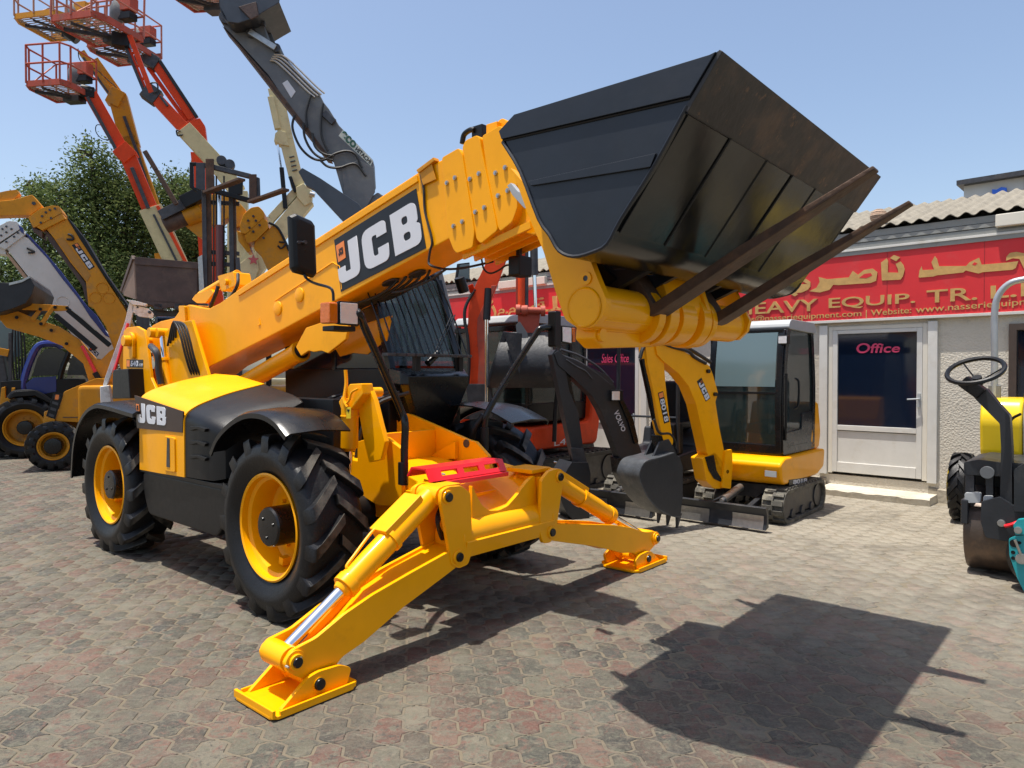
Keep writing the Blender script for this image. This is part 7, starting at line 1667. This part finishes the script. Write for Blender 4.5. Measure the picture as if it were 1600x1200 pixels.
def handler_left():
    m = Mk('telescopic_handler', 'yellow telehandler at the left with lettering on its raised boom and a black top edge', 'telehandler', 215, 13.0, group='parked telehandlers at the left')
    bm = m.put('outer_boom', [(68, 352), (98, 342), (104, 340), (125, 372), (160, 428), (194, 480), (214, 520), (235, 560), (230, 600), (190, 580), (165, 510), (146, 482), (138, 478), (134, 440), (110, 410), (84, 372)], 0, .36, YEL2, bev=.012)
    m.put('top_edge', [(104, 340), (108, 342), (132, 372), (164, 426), (198, 474), (206, 488), (198, 480), (160, 428), (125, 374)], -.02, .38, BLK, bm)
    m.put('under_edge', [(66, 354), (84, 372), (110, 410), (134, 442), (142, 478), (134, 470), (128, 446), (104, 412), (76, 376)], .05, .30, BRW, bm)
    m.put('side_panel', [(87, 374), (98, 370), (142, 430), (136, 440)], -.008, 0, mat('ochre_panel', (.42, .19, .02), .5), bm, bev=.003)
    m.put('boom_collar', [(44, 340), (62, 326), (80, 321), (92, 322), (98, 332), (60, 352), (52, 356)], -.05, .41, YEL2, r=.02); m.put('boom_collar', [(56, 354), (97, 333), (102, 342), (66, 360)], -.04, .40, YEL2)
    for u, v in ((66, 338), (72, 332), (78, 328), (86, 326), (64, 348), (80, 341)): part('bolt', G().cyl(m.p(u, v, -.05), m.p(u, v, -.05)+Vector((0, -.02, 0)), .02, n=8), DKS, m.t)
    m.put('jib_head', [(-30, 324), (0, 314), (20, 312), (50, 304), (66, 322), (48, 336), (20, 336), (-30, 338)], .05, .32, YEL2, bev=.01); m.put('jib_hook_arm', [(-20, 305), (10, 298), (26, 296), (30, 302), (22, 312), (0, 316), (-20, 318)], .1, .28, YEL2, r=.02)
    m.put('slide_block', [(46, 342), (54, 356), (66, 362), (66, 372), (52, 362)], .0, .36, BRW)
    part('jib_pin', G().cyl(m.p(53, 318, .04), m.p(53, 318, .04)+Vector((0, -.02, 0)), .03), DKS, m.t)
    m.tube('boom_hook', [(106, 366), (112, 368), (114, 374), (104, 374)], .02, HOSE, y=-.03)
    q = [m.p(u, v, -.006) for u, v in ((112, 383), (139, 422), (148, 417), (121, 379))]
    dp = part('decal_panel', G().slab(q, (0, .006, 0)), DEC, bm)
    jcb(dp, [quadmap(q, c) for c in ((.16, .14), (.97, .14), (.97, .86), (.16, .86))], JM, .008)
    part('badge', G().slab([quadmap([Vector(x)+Vector((0, -.004, 0)) for x in q], c) for c in ((.02, .45), (.12, .45), (.12, .9), (.02, .9))], (0, -.004, 0)), OBD, dp)
    for u, v in ((149, 465), (160, 450), (170, 466)):
        p = m.p(u, v, -.0); part('boom_boss', G().lathe([(.10, -.002), (.095, -.012), (.085, -.002)], (p.x, 0, p.z), (0, 1, 0), 24), YEL2, bm)
    part('body', G().box((.6, .4, 1.0), (3.0, 1.6, .9)), YEL2, m.t, .08)
    part('tyre', G().lathe([(.3, -.2), (.58, -.2), (.62, -.1), (.62, .1), (.58, .2), (.3, .2)], (1.6, -.5, .62), (0, 1, 0), 32, close=True), RUB, m.t)
handler_left()

def handler_white():
    m = Mk('telescopic_handler', 'telehandler with a black and blue cab and a raised white boom striped blue', 'telehandler', 80, 14.4, group='parked telehandlers at the left')
    bm = m.put('outer_boom', [(10, 388), (36, 368), (44, 372), (75, 404), (112, 452), (140, 490), (178, 530), (186, 545), (180, 565), (150, 560), (110, 520), (78, 478), (44, 432), (22, 404)], 0, .36, WHT, bev=.012)
    m.put('blue_stripe', [(38, 364), (44, 366), (68, 392), (92, 420), (134, 476), (150, 492), (172, 528), (164, 524), (140, 494), (122, 466), (96, 434), (74, 404)], -.012, .37, BLU, bm)
    m.put('rusty_underside', [(8, 390), (22, 406), (44, 434), (78, 480), (74, 482), (40, 438), (14, 404)], .03, .33, mat('rust_stain_paint', (.42, .28, .18), .7, 0, .2), bm)
    m.put('boom_collar', [(-22, 372), (0, 352), (14, 345), (26, 346), (34, 356), (-6, 382)], -.05, .41, WHT, r=.02); m.put('boom_collar', [(-4, 384), (34, 358), (40, 366), (8, 390)], -.04, .4, WHT); m.put('collar_block', [(28, 350), (36, 356), (38, 366), (32, 362)], -.06, -.02, BLU)
    for u, v in ((4, 358), (10, 354), (2, 368), (10, 363), (18, 358), (28, 364), (10, 378), (22, 370)): part('bolt', G().cyl(m.p(u, v, -.05), m.p(u, v, -.05)+Vector((0, -.02, 0)), .02, n=8), DKS, m.t)
    m.put('slide_block', [(-4, 380), (8, 390), (10, 398), (-4, 396)], .02, .34, WHT)
    m.tube('boom_hook', [(42, 388), (50, 391), (53, 394), (44, 395)], .02, HOSE, y=-.03)
    p = m.p(98, 472, 0); part('boom_boss', G().lathe([(.12, -.002), (.115, -.012), (.10, -.002)], (p.x, 0, p.z), (0, 1, 0), 24), WHT, bm)
    # cab
    cb = m.put('cab_body', [(0, 596), (24, 594), (50, 594), (96, 592), (134, 592), (140, 640), (60, 640), (0, 650)], -.2, .8, BLK, bev=.02)
    m.put('windscreen', [(24, 592), (36, 560), (52, 542), (58, 541), (48, 565), (38, 592)], -.05, .7, GLG, cb); m.put('side_window', [(50, 588), (58, 560), (70, 545), (92, 543), (104, 552), (100, 586)], -.11, -.10, GLD, cb); m.put('rear_window', [(104, 586), (112, 556), (130, 552), (136, 586)], -.09, -.08, GLD, cb)
    m.tube('blue_cab_frame', [(38, 620), (37, 600), (42, 578), (52, 553), (60, 541), (72, 537), (90, 538), (98, 543)], .065, BLU, cb, y=-.15); m.tube('cab_pillar', [(93, 596), (98, 575), (106, 555), (110, 545)], .05, BLK, cb, y=-.14)
    m.put('cab_roof', [(56, 540), (70, 530), (130, 536), (134, 548), (96, 544), (70, 540)], -.15, .8, BLK, cb, r=.03); m.put('door_panel', [(40, 600), (52, 590), (88, 588), (88, 612), (44, 620)], -.215, -.2, BLU, cb)
    # mudguard and big wheel
    m.tube('mudguard', [(14, 622), (22, 614), (40, 612), (54, 613), (66, 618), (80, 628)], .045, BLK, y=-.45); m.put('mudguard_top', [(12, 624), (22, 612), (54, 610), (80, 626), (82, 632), (54, 618), (24, 620)], -.5, -.05, BLK)
    m.put('front_bracket', [(0, 628), (2, 606), (8, 604), (8, 622), (18, 620), (18, 606), (23, 606), (22, 626), (60, 618), (34, 626), (0, 634)], -.3, -.2, YEL2)
    ws = {}
    p = m.p(38, 665, -.5); w1 = wheel(m.t, (p.x, -.3, .60), (0, 0, 0), .60, .42, .36, me=ws, matr=YEL2); wheel(m.t, (p.x+2.9, -.3, .60), (0, .3, 0), .60, .42, .36, me=ws, matr=YEL2)
    part('chassis', G().box((p.x+1.5, .5, .75), (3.4, 1.2, .45)), DGR, m.t, .04)
handler_white()

def backhoe():
    m = Mk('backhoe_loader', 'yellow backhoe loader with its front bucket lifted and a small front wheel', 'backhoe loader', 120, 12.6)
    fr = m.fr
    la = m.put('loader_arm', [(0, 484), (6, 490), (28, 486), (60, 500), (92, 510), (124, 530), (134, 548), (160, 572), (162, 596), (150, 600), (138, 594), (130, 568), (96, 540), (60, 526), (24, 516), (10, 512), (0, 500)], 0, .12, YEL2, bev=.01)
    m.put('loader_arm', [(0, 484), (28, 486), (60, 500), (92, 510), (124, 530), (160, 572), (150, 600), (130, 568), (96, 540), (60, 526), (10, 512)], .85, .97, YEL2, bev=.01)
    m.put('loader_crossbeam', [(10, 500), (28, 502), (30, 514), (12, 510)], .12, .85, YEL2)
    m.put('arm_step_plate', [(30, 500), (60, 506), (118, 532), (130, 546), (96, 536), (60, 522), (30, 514)], -.006, 0, YEL2, la, bev=.002)
    for y in (-.05, .85):
        m.put('tilt_link', [(30, 474), (38, 473), (106, 478), (108, 485), (88, 486), (34, 484)], y, y+.06, YEL2, bev=.006); m.put('tilt_lever', [(81, 478), (88, 477), (68, 508), (60, 506)], y-.03, y, YEL2, bev=.006); m.put('tilt_lever', [(60, 482), (66, 483), (54, 502), (46, 498)], y+.02, y+.05, YEL2)
    for u, v in ((86, 480), (105, 481), (64, 506), (63, 483), (14, 487), (26, 496), (80, 516), (104, 537)): part('pivot_pin', G().cyl(m.p(u, v, -.09), m.p(u, v, .02), .028, n=12), BLK, m.t)
    for y, a, b in ((-.04, (106, 484), (172, 540)), (-.02, (86, 492), (150, 546))):
        m.bar('tilt_ram', [a, b], .085, BLK, y=y, bev=.01)
    m.tube('ram_pipe', [(112, 484), (130, 498), (150, 516)], .012, STL, y=-.12)
    m.bar('safety_strut', [(128, 540), (150, 583)], .055, RED, y=-.04); m.bar('strut_foot', [(148, 582), (160, 600)], .09, BLK, y=-.04)
    m.put('loader_tower', [(138, 594), (136, 560), (158, 562), (172, 548), (178, 545), (178, 600), (160, 640), (140, 620)], -.02, .1, YEL2, r=.02)
    q = [m.p(u, v, -.006) for u, v in ((137.5, 546.5), (151, 558.5), (156, 552.5), (142, 539.5))]
    dp = part('decal_panel', G().slab(q, (0, .005, 0)), WLT, la); part('decal_field', G().slab([quadmap(q, c)+Vector((0, -.001, 0)) for c in ((.03, .08), (.97, .08), (.97, .92), (.03, .92))], (0, -.003, 0)), DEC, dp)
    qq = [Vector(x)+Vector((0, -.005, 0)) for x in q]; text('lettering', '2CX', [quadmap(qq, c) for c in ((.3, .2), (.92, .2), (.92, .8), (.3, .8))], WLT, dp, .002, bold=.02); part('badge', G().slab([quadmap(qq, c) for c in ((.08, .3), (.24, .3), (.24, .8), (.08, .8))], (0, -.002, 0)), ORG, dp)
    # bucket
    bs = fr.xz([(-30, 440), (14, 442), (34, 438), (46, 432), (54, 446), (50, 460), (40, 474), (20, 482), (0, 488), (-30, 492)], -.5)
    bk = part('bucket', G().prism(bs, -.5, 1.6), mat('black_bucket_steel', (.012, .013, .015), .5, 0, .2, 4, .1, 20), m.t, .01)
    m.put('bucket_lip', [(14, 442), (34, 437), (46, 431), (47, 434), (34, 441), (14, 446)], -.52, 1.62, STL, bk, bev=.002)
    # hood, grille
    hd = m.put('engine_hood', [(86, 658), (98, 620), (100, 612), (150, 591), (165, 592), (168, 650), (128, 660)], -.30, .5, YEL2, r=.03, bev=.02); m.put('nose_panel', [(68, 650), (86, 655), (86, 672), (68, 668)], -.34, .4, YEL2, hd)
    m.put('grille', [(72, 650), (84, 613), (98, 616), (86, 656)], -.33, -.305, BLK, hd, bev=.004)
    for k in range(4): m.put('grille_slat', [(76-.4+(9-2.7*k), 617+9.5*k), (94-(3.2*k)+.5, 620+9.5*k), (93.5-(3.2*k), 624+9.5*k), (75+(9-2.7*k), 621+9.5*k)], -.336, -.33, DKS, hd, bev=.001)
    q = [m.p(u, v, -.338) for u, v in ((85.5, 624), (91, 624.5), (92.5, 617), (87, 616.5))]; part('badge', G().slab(q, (0, .004, 0)), OBD, hd)
    m.bar('hood_line', [(98, 652), (128, 652)], .012, DKS, y=-.305, bev=0)
    ws = {}; p = m.p(84, 672, -.4)
    wheel(m.t, (p.x, -.35, .42), (0, 0, 0), .42, .30, .24, me=ws, matr=YEL2); wheel(m.t, (p.x+.0, 1.1, .42), (0, 0, math.pi), .42, .30, .24, me=ws, matr=YEL2)
    part('tyre', G().lathe([(.35, -.22), (.72, -.22), (.78, -.1), (.78, .1), (.72, .22), (.35, .22)], (p.x+2.3, -.3, .78), (0, 1, 0), 40, close=True), RUB, m.t)
    part('cab', G().box((p.x+2.2, .4, 1.9), (1.3, 1.3, 1.6)), GLD, m.t, .05); part('chassis', G().box((p.x+1.4, .35, .8), (3.2, .7, .4)), YEL2, m.t, .03)
backhoe()

def strut():
    m = Mk('prop_strut', 'white chipped steel prop leaning beside the battery box of the big telehandler', 'steel prop', 185, 8.4)
    g = G(); m.put('post', [(202, 472), (210, 476), (204, 504), (186, 552), (166, 604), (160, 606), (164, 590), (182, 540), (196, 500)], 0, .10, WPT, bev=.004)
    m.put('head_plate', [(197, 468), (212, 470), (230, 475), (226, 478), (208, 476)], -.04, .14, WPT, bev=.003); m.put('head_arm', [(206, 476), (232, 482), (240, 490), (238, 497), (216, 494), (206, 486)], .0, .10, WPT, r=.01)
    p = m.p(234, 488, -.01); part('bolt_hole', G().cyl(p, p+Vector((0, .02, 0)), .018), DKS, m.t); p = m.p(215, 480, -.005); part('bolt_hole', G().cyl(p, p+Vector((0, .01, 0)), .012), DKS, m.t)
    m.put('base', [(156, 604), (170, 602), (176, 640), (176, 700), (160, 700)], -.06, .12, WPT); m.tube('gas_spring', [(200, 505), (186, 556), (178, 582)], .016, RED, y=-.03)
strut()

def rear_clutter():
    m = Mk('loader', 'small machine with a chrome lever stand and yellow arm at the left edge', 'machine', 10, 14.0)
    m.put('body', [(-20, 560), (6, 556), (12, 590), (8, 640), (-20, 640)], 0, .8, DKS, bev=.03); m.bar('yellow_arm', [(-6, 548), (14, 552)], .14, YEL2); m.bar('post', [(16, 520), (16, 600)], .06, DKS)
    for k in range(5): m.tube('cable', [(20+4*k, 515), (19+5*k, 550), (22+4*k, 592)], .015, HOSE)
    part('pale_window', G().box(m.p(8, 530, .4), (.5, .02, .7)), GLG, m.t, .01); part('pale_window', G().box(m.p(-1, 530, .5), (.5, .02, .9)), GLG, m.t)
    part('wheel_block', G().cyl((-.2, 0, .4), (-.2, .3, .4), .4), RUB, m.t)
    m = Mk('yard_fence', 'low concrete yard wall seen in the gaps behind the parked machines', 'wall', 300, 30)
    part('wall_panel', G().box((2, 0, .9), (40, .2, 1.8)), mat('yard_wall', (.36, .33, .28), .9, 0, .15, 1, .2, 20), m.t)
rear_clutter()
